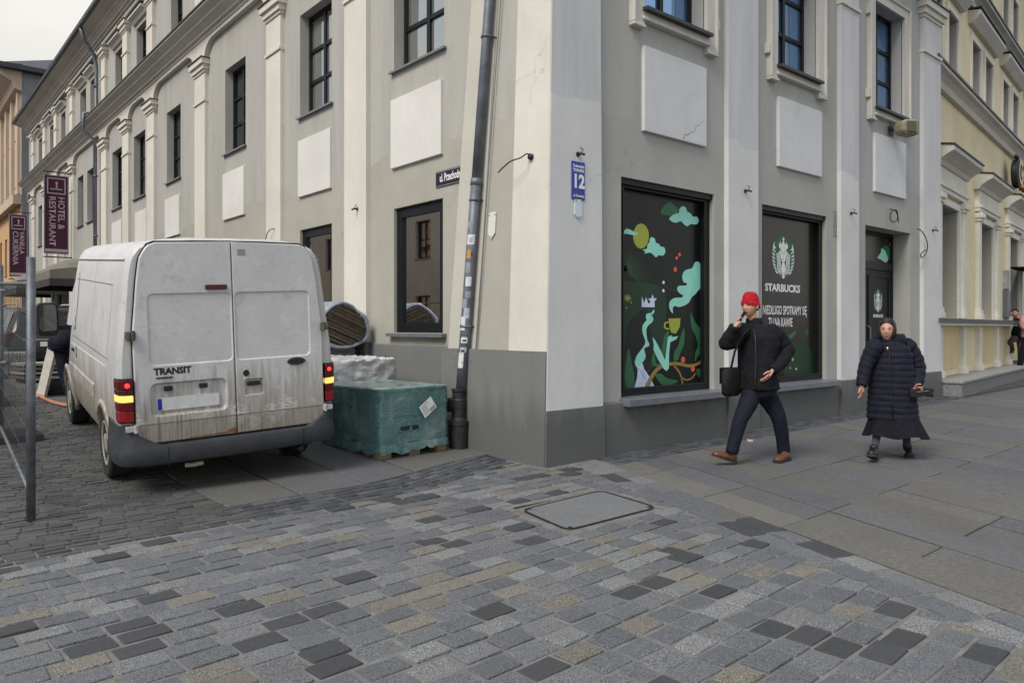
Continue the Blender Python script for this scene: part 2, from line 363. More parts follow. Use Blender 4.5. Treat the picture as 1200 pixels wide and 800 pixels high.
def lay(parent_name, name, pieces, mats, bed, parent_pred=None, us=None, vs=None, nind=300, prefix='', stuffname=None, joff=-.009):
    """pieces: (u, v, du, dv, angle, class, dz). Largest in view are objects, the others one joined part."""
    par = grid_sheet(parent_name, us, vs, joff, bed, parent_pred)
    sc_ = []
    for p in pieces:
        q = proj((p[0], p[1], gz(p[0], p[1])))
        if q is None or not (-260 < q[0] < 1460 and q[1] < 1060): continue
        infr = -20 < q[0] < 1220 and q[1] < 830
        sc_.append(((p[2] * p[3] / q[2] ** 3) * (1 if infr else .02), p))
    sc_.sort(key=lambda a: -a[0])
    for a, p in sc_[:nind]:
        o = bpy.data.objects.new(name, sett_mesh(mats[p[5]], rnd.randrange(6), prefix + mats[p[5]].name)); COL.objects.link(o); o.parent = par
        u, v = p[0], p[1]; z = gz(u, v); gu = (gz(u + .1, v) - z) / .1; gv = (gz(u, v + .1) - z) / .1
        nrm = Vector((-gu, -gv, 1)).normalized()
        o.rotation_mode = 'QUATERNION'; o.rotation_quaternion = Vector((0, 0, 1)).rotation_difference(nrm) @ Matrix.Rotation(p[4], 3, 'Z').to_quaternion()
        o.location = (u, v, z + p[6]); o.scale = (p[2], p[3], 1)
    rest = sc_[nind:]
    if rest:
        mb = MB()
        for a, p in rest:
            me = sett_mesh(mats[p[5]], rnd.randrange(6), prefix + mats[p[5]].name); b = len(mb.v); c, s = math.cos(p[4]), math.sin(p[4])
            for q in me.vertices:
                x, y = q.co.x * p[2], q.co.y * p[3]; X, Y = p[0] + x * c - y * s, p[1] + x * s + y * c
                mb.v.append((X, Y, q.co.z + gz(X, Y) + p[6]))
            for f in me.polygons: mb.f.append([b + i for i in f.vertices]); mb.m.append(p[5])
        me = mb.mesh(name, False); o = link(stuffname or name + '_remainder', me, mats, par); o['kind'] = 'stuff'
    return par

# manhole opening, in (u, v)
MH = [(-1.545, -1.885), (-.505, -1.865), (-.385, -1.135), (-1.405, -1.21)]
def in_mh(u, v, m=.04): return -1.58 - m < u < -.36 + m and -1.90 - m < v < -1.12 + m and (u - (-1.48 + (v + 1.55) * .17)) > -.05 - m and (u - (-.445 + (v + 1.5) * .17)) < .05 + m

# --- granite setts of the square
pc = []; row = 0; b_ = -6.8; FA = R(2.6); fc_, fs_ = math.cos(FA), math.sin(FA)
W5 = [44, 17, 9, 13, 17]
def fld(a, b): return -1.2 + (a + 1.2) * fc_ - (b + 1) * fs_, -1 + (a + 1.2) * fs_ + (b + 1) * fc_
while b_ < .75:
    h = rnd.uniform(.151, .161); a_ = -9.2 + (.114 if row % 2 else 0) + rnd.uniform(-.025, .025)
    while a_ < 1.3:
        w = .228 + rnd.uniform(-.012, .012) if rnd.random() < .985 else rnd.uniform(.13, .17)
        cu, cv = fld(a_ + w / 2, b_ + h / 2 + .005 * math.sin(a_ * 1.7 + row)); le = bound(cv) - .40; step = w
        if cu - w / 2 < le - .05 and cu + w / 2 > le: k_ = (le - (cu - w / 2)) / w; cu, cv = fld(a_ + w * k_ / 2, b_ + h / 2); w *= k_
        lim = band_lo(cu)
        hh = h
        if cv - h / 2 < lim - .03 and cv + h / 2 > lim + .02: hh = lim - (cv - h / 2); cv = cv - h / 2 + hh / 2
        ok = cu + w / 2 < le + .006 and cv + hh / 2 < lim + .025 and not (cu > -.12 and cv > -.1)
        if ok and any(in_mh(cu + a * w * .5, cv + b * hh * .5, .0) for a in (-1, 0, 1) for b in (-1, 0, 1)):
            ok = False
            for a in range(4):
                qu, qv = cu - w / 2 + w * (a + .5) / 4, cv
                if not any(in_mh(qu + a2 * w / 8, qv + b2 * hh * .5, .0) for a2 in (-1, 1) for b2 in (-1, 0, 1)): pc.append((qu, qv, w / 4 - .003, hh - .011, FA, 0, 0))
        if ok:
            g = noise.noise((cu * .5, cv * .5, 3)); wts = list(W5)
            if g > .1: wts[2] += 6; wts[3] += 3
            if cu < -4: wts[1] += 16; wts[4] += 20
            pc.append((cu, cv, w - rnd.uniform(.012, .021), hh - rnd.uniform(.010, .018), FA + rnd.uniform(-.014, .014), rnd.choices(range(5), wts)[0], rnd.uniform(-.0045, .0045)))
        a_ += step
    b_ += h; row += 1
# infill round the manhole and the two border courses along the slabs
for k, off in enumerate((.105, .30)):
    t = -6.0
    while t < .1:
        L = rnd.uniform(.26, .40); vv = t + L / 2 * math.sin(SDIR)
        if vv < -.35 + .2 * k and not in_mh(bound(vv) - off, vv, .1): pc.append((bound(vv) - off, vv, L - .012, .178, SDIR + rnd.uniform(-.01, .01), rnd.choices(range(6), [40, 14, 12, 22, 10, 6])[0], rnd.uniform(-.003, .003)))
        t += L * math.sin(SDIR)
lay('sett_paving', 'sett', pc, SET, M['mortar'], lambda u, v: u < bound(v) + .05 and v < band_lo(u) + .25 and not in_mh(u, v, -.02) and not (u > .05 and v > -.02), fr_(-9.5, 1.2, .1), fr_(-6.5, .9, .1), joff=-.008)

# --- slabs of the pedestrian street
pc2 = []
mbs = []
lanes = []; o_ = 0
for w_ in [.36, .36, .36, .47, .34, .36, .40, .34] + [.36, .42, .33, .38] * 18: lanes.append((o_, w_)); o_ += w_
slab_par = grid_sheet('slab_pavement', fr_(-2.5, 25, .25), fr_(-9, 0, .25), -.010, M['mortard'], lambda u, v: u > bound(v) - .05 and v < -.3)
def slab_obj(mats, corners, cls, par, name='slab', th=.05, dz=0):
    mb = MB(); g = .0075; c = Vector((sum(p[0] for p in corners) / 4, sum(p[1] for p in corners) / 4))
    z0 = gz(c.x, c.y)
    ring = lambda ins, z: [(p[0] - c.x - (p[0] - c.x) / max(.01, abs(p[0] - c.x)) * ins * 1.5, p[1] - c.y - (p[1] - c.y) / max(.01, abs(p[1] - c.y)) * ins, gz(*p) - z0 + z) for p in corners]
    mb.rings([ring(g, -th), ring(g, -.005), ring(g + .006, 0)], cap=False)
    mb.face([mb.p(*q) for q in ring(g + .006, 0)])
    o = mb.build(name, mats[cls], par, weld=True); o.location = (c.x, c.y, z0 + dz); return o
for li, (o0, wd) in enumerate(lanes):
    v = -9 + (rnd.uniform(-.2, .2) if li % 2 else .0) + (.47 if li % 2 else 0)
    cuts = []; vv = -3.79 - .95 * 6
    while vv < -.5:
        if rnd.random() < .72: cuts.append(vv + rnd.uniform(-.004, .004))
        vv += .95
    cuts.append(-.42)
    for a, b in zip(cuts, cuts[1:]):
        if b - a < .15: continue
        cs = [(bound(a) + o0, a), (bound(a) + o0 + wd, a), (bound(b) + o0 + wd, b), (bound(b) + o0, b)]
        q = proj((cs[0][0], (a + b) / 2, 0))
        if q is None or not (-100 < q[0] < 1500 and q[1] < 1000): continue
        slab_obj(SLAB, cs, 3 if li == 0 else rnd.choices(range(4), [40, 28, 30, 2])[0], slab_par, dz=rnd.uniform(-.003, .003))
# --- small setts along the shop wall
pc3 = []
v = -.42; row = 0
while v < .06:
    u = .3 + rnd.uniform(0, .1)
    while u < 10.6:
        w = rnd.uniform(.10, .2)
        if u > bound(v) - .05: pc3.append((u + w / 2, v + .055, w - .008, .102, rnd.uniform(-.02, .02), rnd.choices(range(3), [4, 3, 3])[0], rnd.uniform(-.003, .003)))
        u += w
    v += .11
lay('wall_gutter_paving', 'small_sett', pc3, BAND, M['mortard'], lambda u, v: u > .3, fr_(.3, 10.7, .2), fr_(-.5, .12, .11), 300, 'b', joff=-.018)
# --- dark band and street setts
pc4 = []
for k in range(5):
    u = -3.2 + rnd.uniform(0, .1)
    while u < .1:
        w = rnd.uniform(.10, .2); vv = band_lo(u + w / 2) + .06 + .118 * k
        if not (u + w > -.02 and vv < 1.35): pc4.append((u + w / 2, vv, w - .009, .108, math.atan((band_lo(u + w) - band_lo(u)) / w), rnd.choices(range(3), [4, 3, 4])[0], rnd.uniform(-.003, .003)))
        u += w
lay('dark_sett_band', 'small_sett', pc4, BAND, M['mortard'], lambda u, v: band_lo(u) - .1 < v < band_lo(u) + .8, fr_(-3.4, .1, .1), fr_(-.5, 1.4, .1), 300, 'c', joff=-.012)
pc5 = []; v = -.33; row = 0
while v < 10:
    h = .092; u = -9.5 + rnd.uniform(0, .2)
    while u < -3.2:
        w = rnd.uniform(.15, .20)
        if v > band_lo(u) + .0: pc5.append((u + w / 2, v + h / 2, w - .010, h - .009, rnd.uniform(-.012, .012), rnd.choices(range(3), [5, 3, 4])[0], rnd.uniform(-.003, .003)))
        u += w
    v += h
lay('street_paving', 'street_sett', pc5, DARKS, simple('joint_grit', (.07, .067, .062), .95, .3, 12, .4, 150), lambda u, v: v > band_lo(u) - .25, fr_(-10, -3.0, .2), fr_(-.6, 14, .2), 300, 'd', joff=-.0085)
# --- slabs of the pavement beside the left facade
side_par = grid_sheet('side_pavement', fr_(-3.2, .6, .2), fr_(.2, 20, .2), -.021, M['mortard'], lambda u, v: v > band_lo(u) + .3)
for i in range(5):
    u0 = -3.17 + .66 * i + .01 * rnd.random(); u1 = u0 + .66 if i < 4 else .25
    vv = None
    for k in range(17):
        a = (band_lo((u0 + u1) / 2) + .6) if k == 0 else vv; b = .45 + 1.12 * (k + 1) + (.4 if i % 2 else 0)
        if b - a < .2: continue
        lo = (lambda u: band_lo(u) + .6) if k == 0 else (lambda u: a)
        slab_obj(SLAB, [(u0, lo(u0)), (u1, lo(u1)), (u1, b), (u0, b)], rnd.choices(range(4), [4, 6, 2, 2])[0], side_par, dz=rnd.uniform(-.002, .002)); vv = b
# --- manhole cover
mh = empty('manhole_cover', (-.96, -1.52, 0)); tag(mh, 'rectangular manhole cover filled with grey concrete inside dark iron frame, set in the setts', 'manhole cover')
def rc(cs, ins, r, n=5):
    out = []; c = Vector((sum(p[0] for p in cs) / 4, sum(p[1] for p in cs) / 4)); P = [c + (Vector(p) - c) * (1 - ins / .5) for p in cs]
    for i in range(4):
        a, b, d = P[i - 1], P[i], P[(i + 1) % 4]; e1 = (a - b).normalized() * r; e2 = (d - b).normalized() * r
        for k in range(n + 1):
            t = k / n; out.append(tuple(b + e1 * (1 - t) ** 2 + e2 * t ** 2 - c))
    return out
o0, o1, o2, o3 = rc(MH, 0, .1), rc(MH, .012, .1), rc(MH, .022, .1), rc(MH, .03, .1)
cz = Vector((sum(p[0] for p in MH) / 4, sum(p[1] for p in MH) / 4)); mh.location = (cz.x, cz.y, 0)
mb = MB(); mb.rings([[(*p, -.04) for p in o0], [(*p, .002) for p in o0], [(*p, .003) for p in o1], [(*p, -.012) for p in o1], [(*p, -.02) for p in o2]], cap=False); mb.build('rim', M['castiron'], mh)
mb = MB(); mb.face([mb.p(*p, -.011) for p in o1]); mb.build('gap', M['black'], mh)
mb = MB(); mb.rings([[(*p, -.02) for p in o2], [(*p, -.001) for p in o2], [(*p, .001) for p in o3]], cap=False); mb.face([mb.p(*p, .001) for p in o3]); mb.build('concrete_fill', granite('manhole_concrete', (.155, .16, .165), .2, patch=.45), mh)
for (a, b) in (MH[0], MH[1], MH[2], MH[3]):
    mb = MB(); d = (cz - Vector((a, b))).normalized() * .075; mb.lathe([(.012, .0), (.018, .004), (.006, .005)], 8, (a - cz.x + d.x, b - cz.y + d.y, 0)); mb.build('lifting_socket', M['castiron'], mh)
mb = MB(); mb.poly([(p[0] * 1.17, p[1] * 1.22, -.0095) for p in rc(MH, 0, .06)]); mb.build('bedding_strip', simple('sandy_joint', (.15, .135, .11), .95, .3, 20, .5, 150), mh)

# ------------------------------------------------------------------ corner building
LU = .47            # plane of the left facade (u = LU), facing -u
RV = .07            # plane of the right facade (v = RV), facing -v
TL = lambda s, d, z: (LU - d, s, z)
TR = lambda s, d, z: (s, RV - d, z)
kR = 1 + RV / 5.733
def ru(s): return (s + 5.342) * kR - 5.342
def rz(z): return (z - 1.45) * kR + 1.45
bld = empty('corner_building'); tag(bld, 'grey and cream plastered corner building with pilasters, blind panels and dark framed windows', 'building')

def wall(T, s0, s1, z0, z1, holes, mat, parent, name='wall'):
    ss = sorted({s0, s1, *[h[0] for h in holes], *[h[1] for h in holes]}); zs = sorted({z0, z1, *[h[2] for h in holes], *[h[3] for h in holes]})
    mb = MB(T)
    for a, b in zip(ss, ss[1:]):
        for c, d in zip(zs, zs[1:]):
            m, n = (a + b) / 2, (c + d) / 2
            if any(h[0] < m < h[1] and h[2] < n < h[3] for h in holes): continue
            mb.poly([(a, 0, c), (b, 0, c), (b, 0, d), (a, 0, d)])
    for h in holes:
        a, b, c, d, dep = h
        mb.poly([(a, 0, c), (a, -dep, c), (a, -dep, d), (a, 0, d)]); mb.poly([(b, 0, c), (b, -dep, c), (b, -dep, d), (b, 0, d)])
        mb.poly([(a, 0, d), (b, 0, d), (b, -dep, d), (a, -dep, d)]); mb.poly([(a, 0, c), (b, 0, c), (b, -dep, c), (a, -dep, c)])
    me = mb.mesh(name, False, True)
    return link(name, me, mat, parent)
def window(T, a, b, c, d, dep, parent, cols=2, rows=3, fw=.06, mw=.05, pane=None, sillout=.06, sillw=.06, sillt=.03, framemat=None, sillmat=None, name='window', thick=.05):
    """frame stands at depth dep behind the wall face; its panes and sill are sub-parts"""
    fm = framemat or M['frame']; mb = MB(T); y0, y1 = -dep, -dep + thick
    mb.box(a, a + fw, y0, y1, c, d); mb.box(b - fw, b, y0, y1, c, d); mb.box(a + fw, b - fw, y0, y1, d - fw, d); mb.box(a + fw, b - fw, y0, y1, c, c + fw)
    W = (b - a - 2 * fw); Hh = (d - c - 2 * fw)
    for i in range(1, cols):
        x = a + fw + W * i / cols; mb.box(x - mw / 2 * 1.3, x + mw / 2 * 1.3, y0 + .002, y1 - .002, c + fw, d - fw)
    for j in range(1, rows):
        z = c + fw + Hh * j / rows
        for i in range(cols):
            x0 = a + fw + W * i / cols + (mw * .65 if i else 0); x1 = a + fw + W * (i + 1) / cols - (mw * .65 if i < cols - 1 else 0)
            mb.box(x0, x1, y0 + .004, y1 - .008, z - mw / 2, z + mw / 2)
    w = mb.build(name, fm, parent)
    for i in range(cols):
        for j in range(rows):
            x0, x1 = a + fw + W * i / cols - .002, a + fw + W * (i + 1) / cols + .002; z0, z1 = c + fw + Hh * j / rows - .002, c + fw + Hh * (j + 1) / rows + .002
            m2 = MB(T); q_ = .004 if cols * rows > 1 else 0; e = rnd.uniform(-q_, q_); g = rnd.uniform(-q_, q_); y = y0 + .012
            m2.poly([(x0, y + e, z0), (x1, y - e, z0), (x1, y - e + g, z1), (x0, y + e + g, z1)]); m2.build('pane', pane or M['pane'], w)
    if sillout:
        m2 = MB(T); m2.profile([(-dep, c - .0), (sillout, c - .012), (sillout, c - .012 - sillt), (-.0, c - sillt - .004)], a - sillw, b + sillw); m2.build('sill', sillmat or M['sill'], w)
    return w

# ---- left facade openings
upL = [(2.5, 3.77), (5.73, 6.95), (9.53, 10.7), (13.8, 14.95), (17.0, 18.2), (19.6, 20.8), (23.45, 24.5), (25.15, 26.15), (28.4, 29.4), (31.0, 32.0), (33.9, 34.9)]
grL = [(2.53, 3.77), (5.73, 6.95), (9.53, 10.7)]
atL = [(2.6, 3.6), (5.8, 6.8), (9.7, 10.6), (13.65, 14.6), (16.9, 17.9), (19.5, 20.4), (23.2, 24.0), (24.7, 25.7), (28.5, 29.4), (31.0, 31.9), (33.9, 34.8)]
pilL = [(4.45, 5.15), (7.62, 8.28), (11.78, 12.5), (15.85, 16.55), (18.5, 19.2), (21.3, 22.0), (26.5, 27.3), (29.85, 30.5), (32.5, 33.2), (35.6, 36.3)]
VEND = 37.6
holesL = [(a, b, 5.2, 7.02, .22) for a, b in upL] + [(a, b, 1.38, 3.19, .10) for a, b in grL] + [(a, b, 8.92, 10.08, .22) for a, b in atL]
for k in range(6): holesL.append((13.8 + 3.9 * k, 14.9 + 3.9 * k, .9, 3.19, .2))
wall(TL, 1.2, VEND, -.1, 11.3, holesL, M['greyw'], bld)
for a, b in upL: window(TL, a, b, 5.2, 7.02, .22, bld, 2, 3, .07, .06, pane=M['panel_'] if a < 8 else None)
for a, b in atL: window(TL, a, b, 8.92, 10.08, .22, bld, 2, 2, .06, .05)
for k in range(6): window(TL, 13.8 + 3.9 * k, 14.9 + 3.9 * k, .9, 3.19, .2, bld, 2, 1, .07, .05)
for a, b in grL: window(TL, a, b, 1.38, 3.19, .10, bld, 1, 1, .14, .05, pane=M['clear'], sillout=.09, sillw=.09, sillt=.045)
# inner sash bead (paler) on the ground floor windows
for w in [o for o in bld.children if o.name.startswith('window')][-3:]:
    pass
# room behind the ground-floor windows: shelf units with stacked boxes and books
room = simple('room_wall', (.30, .29, .26), .9, .1, 2, 0); shelfm = simple('shelf_white', (.75, .73, .68), .6, .08, 4, 0); boxm = [simple('shelf_box_%d' % i, c, .7, .15, 5, 0) for i, c in enumerate([(.55, .48, .36), (.7, .64, .55), (.14, .15, .16), (.42, .45, .42), (.6, .5, .28)])]
mb = MB(TL); mb.box(1.9, 11.4, -2.6, -2.5, .0, 3.6); mb.box(1.9, 2.0, -2.6, -.12, 0, 3.6); mb.box(11.3, 11.4, -2.6, -.12, 0, 3.6); mb.box(1.9, 11.4, -2.6, -.12, 3.55, 3.65); mb.box(1.9, 11.4, -2.6, -.12, .0, .05); mb.build('room_shell', room, bld)
for a, b in grL[:2]:
    cup = empty('shelf_unit', (0, 0, 0)); cup.parent = None
    tag(cup, 'pale shelf unit with boxes seen through the ' + ('window beside the downpipe' if a < 4 else 'window beside the van roof'), 'shelf')
    m2 = MB(TL)
    for z in (1.05, 1.62, 2.18, 2.72): m2.box(a - .35, b + .3, -.60, -.28, z - .02, z + .02)
    for s in (a - .35, (a + b) / 2 + .1, b + .28): m2.box(s, s + .03, -.60, -.28, .1, 3.0)
    m2.build('shelf_frame', shelfm, cup)
    for z in (1.07, 1.64, 2.2):
        s = a - .25
        while s < b + .15:
            wd = rnd.uniform(.05, .3); m2 = MB(TL); m2.box(s, s + wd, -.58, -.30 + rnd.uniform(-.05, .02), z, z + rnd.uniform(.18, .42)); m2.build('stored_box', rnd.choice(boxm), cup); s += wd + rnd.choice([.01, .02, .15])
pap = MB(TL); pap.lathe([(.035, 0), (.045, .16), (.04, .165)], 14, (2.72, -.20, 1.5)); o = pap.build('paper_cup', M['white'], None, True); tag(o, 'white paper cup standing inside on the window ledge beside the downpipe', 'cup')
mb = MB(TL); mb.box(2.4, 3.9, -.26, -.13, 1.46, 1.5); mb.build('inner_ledge', shelfm, bld)

# ---- pilasters, capitals, frieze, cornices of the left facade
def pilaster(T, a, b, zb, zt, proud, parent, cap=True, capo=.07, mat=None, ends=True):
    mb = MB(T); mb.box(a, b, -.01, proud, zb, zt - (.33 if cap else 0)); p = mb.build('pilaster', mat or M['cream'], parent)
    if cap:
        mb = MB(T); z = zt - .33
        mb.box(a, b, -.01, proud + .0, z, z + .04)
        for dz, d2_, ex in ((.04, .10, .025), (.10, .21, .06), (.21, .33, .105)):
            mb.box(a - ex, b + ex, -.01, proud + ex, z + dz, z + d2_)
        mb.build('capital', M['cream'], p)
        mb = MB(T); mb.box(a - .13, b + .13, -.01, proud + .13, zt + .001, zt + .02); mb.build('cap_flashing', M['darkmetal'], p)
        mb = MB(T); mb.box(a - .015, b + .015, -.01, proud + .03, zt - .95, zt - .9); mb.build('necking', M['cream'], p)
    return p
def plinth_run(T, s0, s1, z0, z1, proud, parent, skip=()):
    mb = MB(T); mb.profile([(-.02, z0), (proud + .012, z0), (proud, z1 - .02), (proud - .02, z1), (-.02, z1)], s0, s1); return mb.build('plinth', M['plinth'], parent)
for a, b in pilL: pilaster(TL, a, b, 1.0, 7.55, .08, bld)
plinth_run(TL, 1.5, VEND, -.1, 1.22, .035, bld)
for a, b in pilL: plinth_run(TL, a - .02, b + .02, -.1, 1.235, .115, bld)
# blind panels
def panel(T, a, b, c, d, parent, th=.045, mat=None):
    mb = MB(T); mb.box(a, b, -.01, th, c, d); return mb.build('blind_panel', mat or M['panelw'], parent, bevel=.006)
for a, b in [(2.52, 3.8), (5.72, 6.95), (9.54, 10.75), (13.8, 14.98), (16.75, 17.9), (19.5, 20.7)]: panel(TL, a, b, 3.77, 4.77, bld)
# frieze with flat arches springing from the capitals
def frieze(T, edges, ztop, zspr, rise, rad, proud, parent, s_end, mat):
    mb = MB(T)
    xs = []
    for (a, b), (c, d) in zip(edges, edges[1:]):
        x0, x1 = b + .04, c - .04; n = 9; pts = []
        for k in range(n + 1): t = k / n * math.pi / 2; pts.append((x0 + rad * (1 - math.cos(t)), zspr + rise * math.sin(t)))
        pts2 = [(x1 - (q[0] - x0), q[1]) for q in pts][::-1]; low = pts + pts2
        for p, q in zip(low, low[1:]):
            mb.poly([(p[0], proud, p[1]), (q[0], proud, q[1]), (q[0], proud, ztop), (p[0], proud, ztop)])
            mb.poly([(p[0], proud, p[1]), (q[0], proud, q[1]), (q[0], -.01, q[1]), (p[0], -.01, p[1])])
        mb.poly([(a - .0, proud, zspr + .02), (x0, proud, zspr + .02), (x0, proud, ztop), (a - .0, proud, ztop)]); mb.poly([(a, proud, zspr), (x0, proud, zspr), (x0, -.01, zspr), (a, -.01, zspr)])
        mb.poly([(x1, proud, zspr + .02), (c, proud, zspr + .02), (c, proud, ztop), (x1, proud, ztop)])
    o = link('frieze', mb.mesh('frieze', False), mat, parent)
    # raised band that follows the arches
    for (a, b), (c, d) in zip(edges, edges[1:]):
        m2 = MB(T); x0, x1 = b + .04, c - .04; n = 9; pts = [(x0 + rad * (1 - math.cos(k / n * math.pi / 2)), zspr + rise * math.sin(k / n * math.pi / 2)) for k in range(n + 1)]
        low = pts + [(x1 - (q[0] - x0), q[1]) for q in pts][::-1]
        for p, q in zip(low, low[1:]):
            m2.poly([(p[0], proud + .03, p[1]), (q[0], proud + .03, q[1]), (q[0], proud + .03, q[1] + .05), (p[0], proud + .03, p[1] + .05)])
            m2.poly([(p[0], proud + .03, p[1]), (q[0], proud + .03, q[1]), (q[0], proud, q[1]), (p[0], proud, p[1])])
            m2.poly([(p[0], proud + .03, p[1] + .05), (q[0], proud + .03, q[1] + .05), (q[0], proud, q[1] + .05), (p[0], proud, p[1] + .05)])
        link('arch_moulding', m2.mesh('arch_moulding', False), M['stonew'], o)
frieze(TL, [(.7, 1.35)] + pilL + [(VEND, VEND + .4)], 8.1, 7.56, .34, .55, .075, bld, VEND, M['cream'])
def cornice(T, s0, s1, z, h, out, parent, flash=True):
    mb = MB(T)
    mb.profile([(-.05, z), (.10, z), (.10, z + h * .12), (.16, z + h * .16), (.16, z + h * .26), (.24, z + h * .40), (.30, z + h * .46), (.30, z + h * .58), (out * .8, z + h * .70), (out, z + h * .76), (out, z + h * .92), (-.05, z + h)], s0, s1)
    c = mb.build('cornice', M['stonew'], parent)
    if flash:
        mb = MB(T); mb.profile([(-.05, z + h + .03), (out + .03, z + h * .93), (out + .03, z + h * .93 - .03), (out + .005, z + h * .93 - .03), (out + .004, z + h * .925), (-.05, z + h + .004)], s0, s1); mb.build('cornice_flashing', M['darkmetal'], c)
    return c
cornice(TL, .6, VEND, 8.02, .42, .46, bld)
# attic storey: base course, pilasters with broken hoods, window hoods, top cornice
mb = MB(TL); mb.box(.6, VEND, -.01, .10, 8.44, 8.86); mb.build('attic_base', M['stonew'], bld)
for a, b in pilL:
    m = (a + b) / 2; p = pilaster(TL, m - .27, m + .27, 8.86, 10.55, .1, bld, True)
    for dx in (-1,):
        mb = MB(TL); mb.box(m - .36, m + .36, -.01, .17, 10.57, 10.66); mb.build('entablature_block', M['stonew'], p)
for a, b in atL:
    mb = MB(TL); mb.profile([(-.01, 10.22), (.06, 10.22), (.10, 10.3), (.2, 10.36), (.2, 10.41), (-.01, 10.45)], a - .2, b + .2); h = mb.build('window_hood', M['stonew'], bld)
    mb = MB(TL); mb.box(a - .22, b + .22, -.01, .225, 10.452, 10.475); mb.build('hood_flashing', M['darkmetal'], h)
mb = MB(TL); mb.profile([(-.01, 10.68), (.12, 10.68), (.12, 10.78), (-.01, 10.8)], .6, VEND); mb.build('string_course', M['stonew'], bld)
cornice(TL, .6, VEND + .2, 10.92, .5, .6, bld)
mb = MB(TL); mb.tube([(.5, .66, 11.36), (VEND + .2, .66, 11.36)], .06, 8); mb.build('gutter', M['zinc'], bld)
# ---- corner block with battered left face
def quadstrip(name, pts, mat, parent): mb = MB(); mb.poly(pts); return mb.build(name, mat, parent)
ue = lambda z: .0185 * z                       # corner edge
ub = lambda z: .068 * z                        # battered face behind the downpipe
ZT = 8.05
def face_strip(name, f0, v0f, v1f, z0, z1, mat, n=12, back=.6):
    mb = MB(); rr = []
    for i in range(n + 1):
        z = z0 + (z1 - z0) * i / n; rr.append([(f0(z), v0f(z), z), (f0(z), v1f(z), z), (back, v1f(z), z), (back, v0f(z), z)])
    mb.rings(rr); return mb.build(name, mat, bld)
v_light = lambda z: .66 - .02 * z
v_left = lambda z: 1.86 - .02 * z
face_strip('corner_pilaster', lambda z: ue(z) - .0, lambda z: .02, v_light, 1.2, ZT, M['cream'], back=.55)
face_strip('battered_wall', lambda z: min(ub(z) + .004, .46), lambda z: v_light(z) - .02, lambda z: 1.30 - .01 * z, 1.2, ZT, M['greyw'])
face_strip('battered_pilaster', lambda z: min(ub(z) - .02, .44), lambda z: 1.28 - .01 * z, v_left, 1.2, ZT, M['strip'])
face_strip('battered_plinth', lambda z: ue(z) - .012, lambda z: .02, lambda z: 1.9, -.1, 1.2, M['plinth'], back=.6)
# ---- right facade
up = [(1.52, 2.76), (4.45, 5.62), (7.55, 8.72)]
pilR = [(3.31, 4.03), (6.44, 7.06), (9.68, 10.5)]
UEND = 10.5
UPR = [(ru(a), ru(b), 5.24, 7.05, .24) for a, b in up]
SHOP = [(ru(1.17), ru(2.98), .62, rz(3.18), .22), (ru(4.12), ru(5.96), .62, rz(3.18), .22)]
DOOR = (ru(7.28), ru(9.07), -.2, rz(3.17), .34)
wall(TR, .5, UEND, -.1, 11.3, UPR + SHOP + [DOOR], M['greyR'], bld)
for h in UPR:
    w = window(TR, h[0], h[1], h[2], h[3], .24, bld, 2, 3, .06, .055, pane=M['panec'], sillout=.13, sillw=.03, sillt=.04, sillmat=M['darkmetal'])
    a, b, c, d = h[0], h[1], h[2], h[3]; f = .17
    mb = MB(TR)
    mb.prism([(a - f, c - .22), (a, c - .22), (a + .0, c - .12), (b - .0, c - .12), (b, c - .22), (b + f, c - .22), (b + f, c - .02), (a - f, c - .02)], -.01, .055)
    mb.box(a - f, a, -.01, .055, c - .02, d + .15); mb.box(b, b + f, -.01, .055, c - .02, d + .15); mb.box(a, b, -.01, .055, d, d + .15)
    s = mb.build('window_surround', M['stonew'], bld)
    mb = MB(TR); e = .045
    mb.box(a - f - e, a - f, -.01, .085, c - .22, d + .19); mb.box(b + f, b + f + e, -.01, .085, c - .22, d + .19); mb.box(a - f, b + f, -.01, .085, d + .15, d + .19)
    mb.box(a - f - e, a, -.01, .085, c - .26, c - .22); mb.box(b, b + f + e, -.01, .085, c - .26, c - .22); mb.box(a - .045, b + .045, -.01, .083, c - .16, c - .12)
    mb.box(a - f - e - .05, a - f - e, -.01, .07, c + .1, c + .25); mb.box(b + f + e, b + f + e + .05, -.01, .07, c + .1, c + .25)
    mb.box(a - f - e - .05, a - f - e, -.01, .07, d - .3, d - .15); mb.box(b + f + e, b + f + e + .05, -.01, .07, d - .3, d - .15)
    mb.build('surround_moulding', M['stonew'], s, bevel=.008)
for a, b in pilR: pilaster(TR, a, b, .55, 7.58, .07, bld, mat=M['creamR'])
mb = MB(); mb.rings([[(ue(z), .0, z), (.875 - .009 * z, .0, z), (.875 - .009 * z, .14, z), (ue(z) + .05, .14, z)] for z in (.58, 2, 4, 6, ZT)]); mb.build('corner_pilaster', M['creamR'], bld)
mb = MB(); mb.rings([[(ue(z) - .012, -.010, z), (.89, -.010, z), (.89, .16, z), (.02, .16, z)] for z in (-.1, .58)]); mb.build('corner_plinth', M['plinth'], bld)
plinth_run(TR, .88, DOOR[0] - .0, -.1, .605, .045, bld); plinth_run(TR, DOOR[1], UEND, -.1, .605, .045, bld)
for a, b in pilR: plinth_run(TR, a - .015, b + .015, -.1, .62, .082, bld)
# returning reveal blocks of the doorway
for a, b in [(1.53, 2.76), (4.5, 5.74), (7.56, 8.8)]: panel(TR, ru(a), ru(b), rz(3.755), rz(4.755), bld, mat=M['panelR'])
frieze(TR, [(.0, .85)] + pilR, 8.1, 7.6, .34, .5, .065, bld, UEND, M['cream'])
cornice(TR, .1, UEND, 8.02, .42, .46, bld); cornice(TR, -.1, UEND, 10.92, .5, .6, bld)
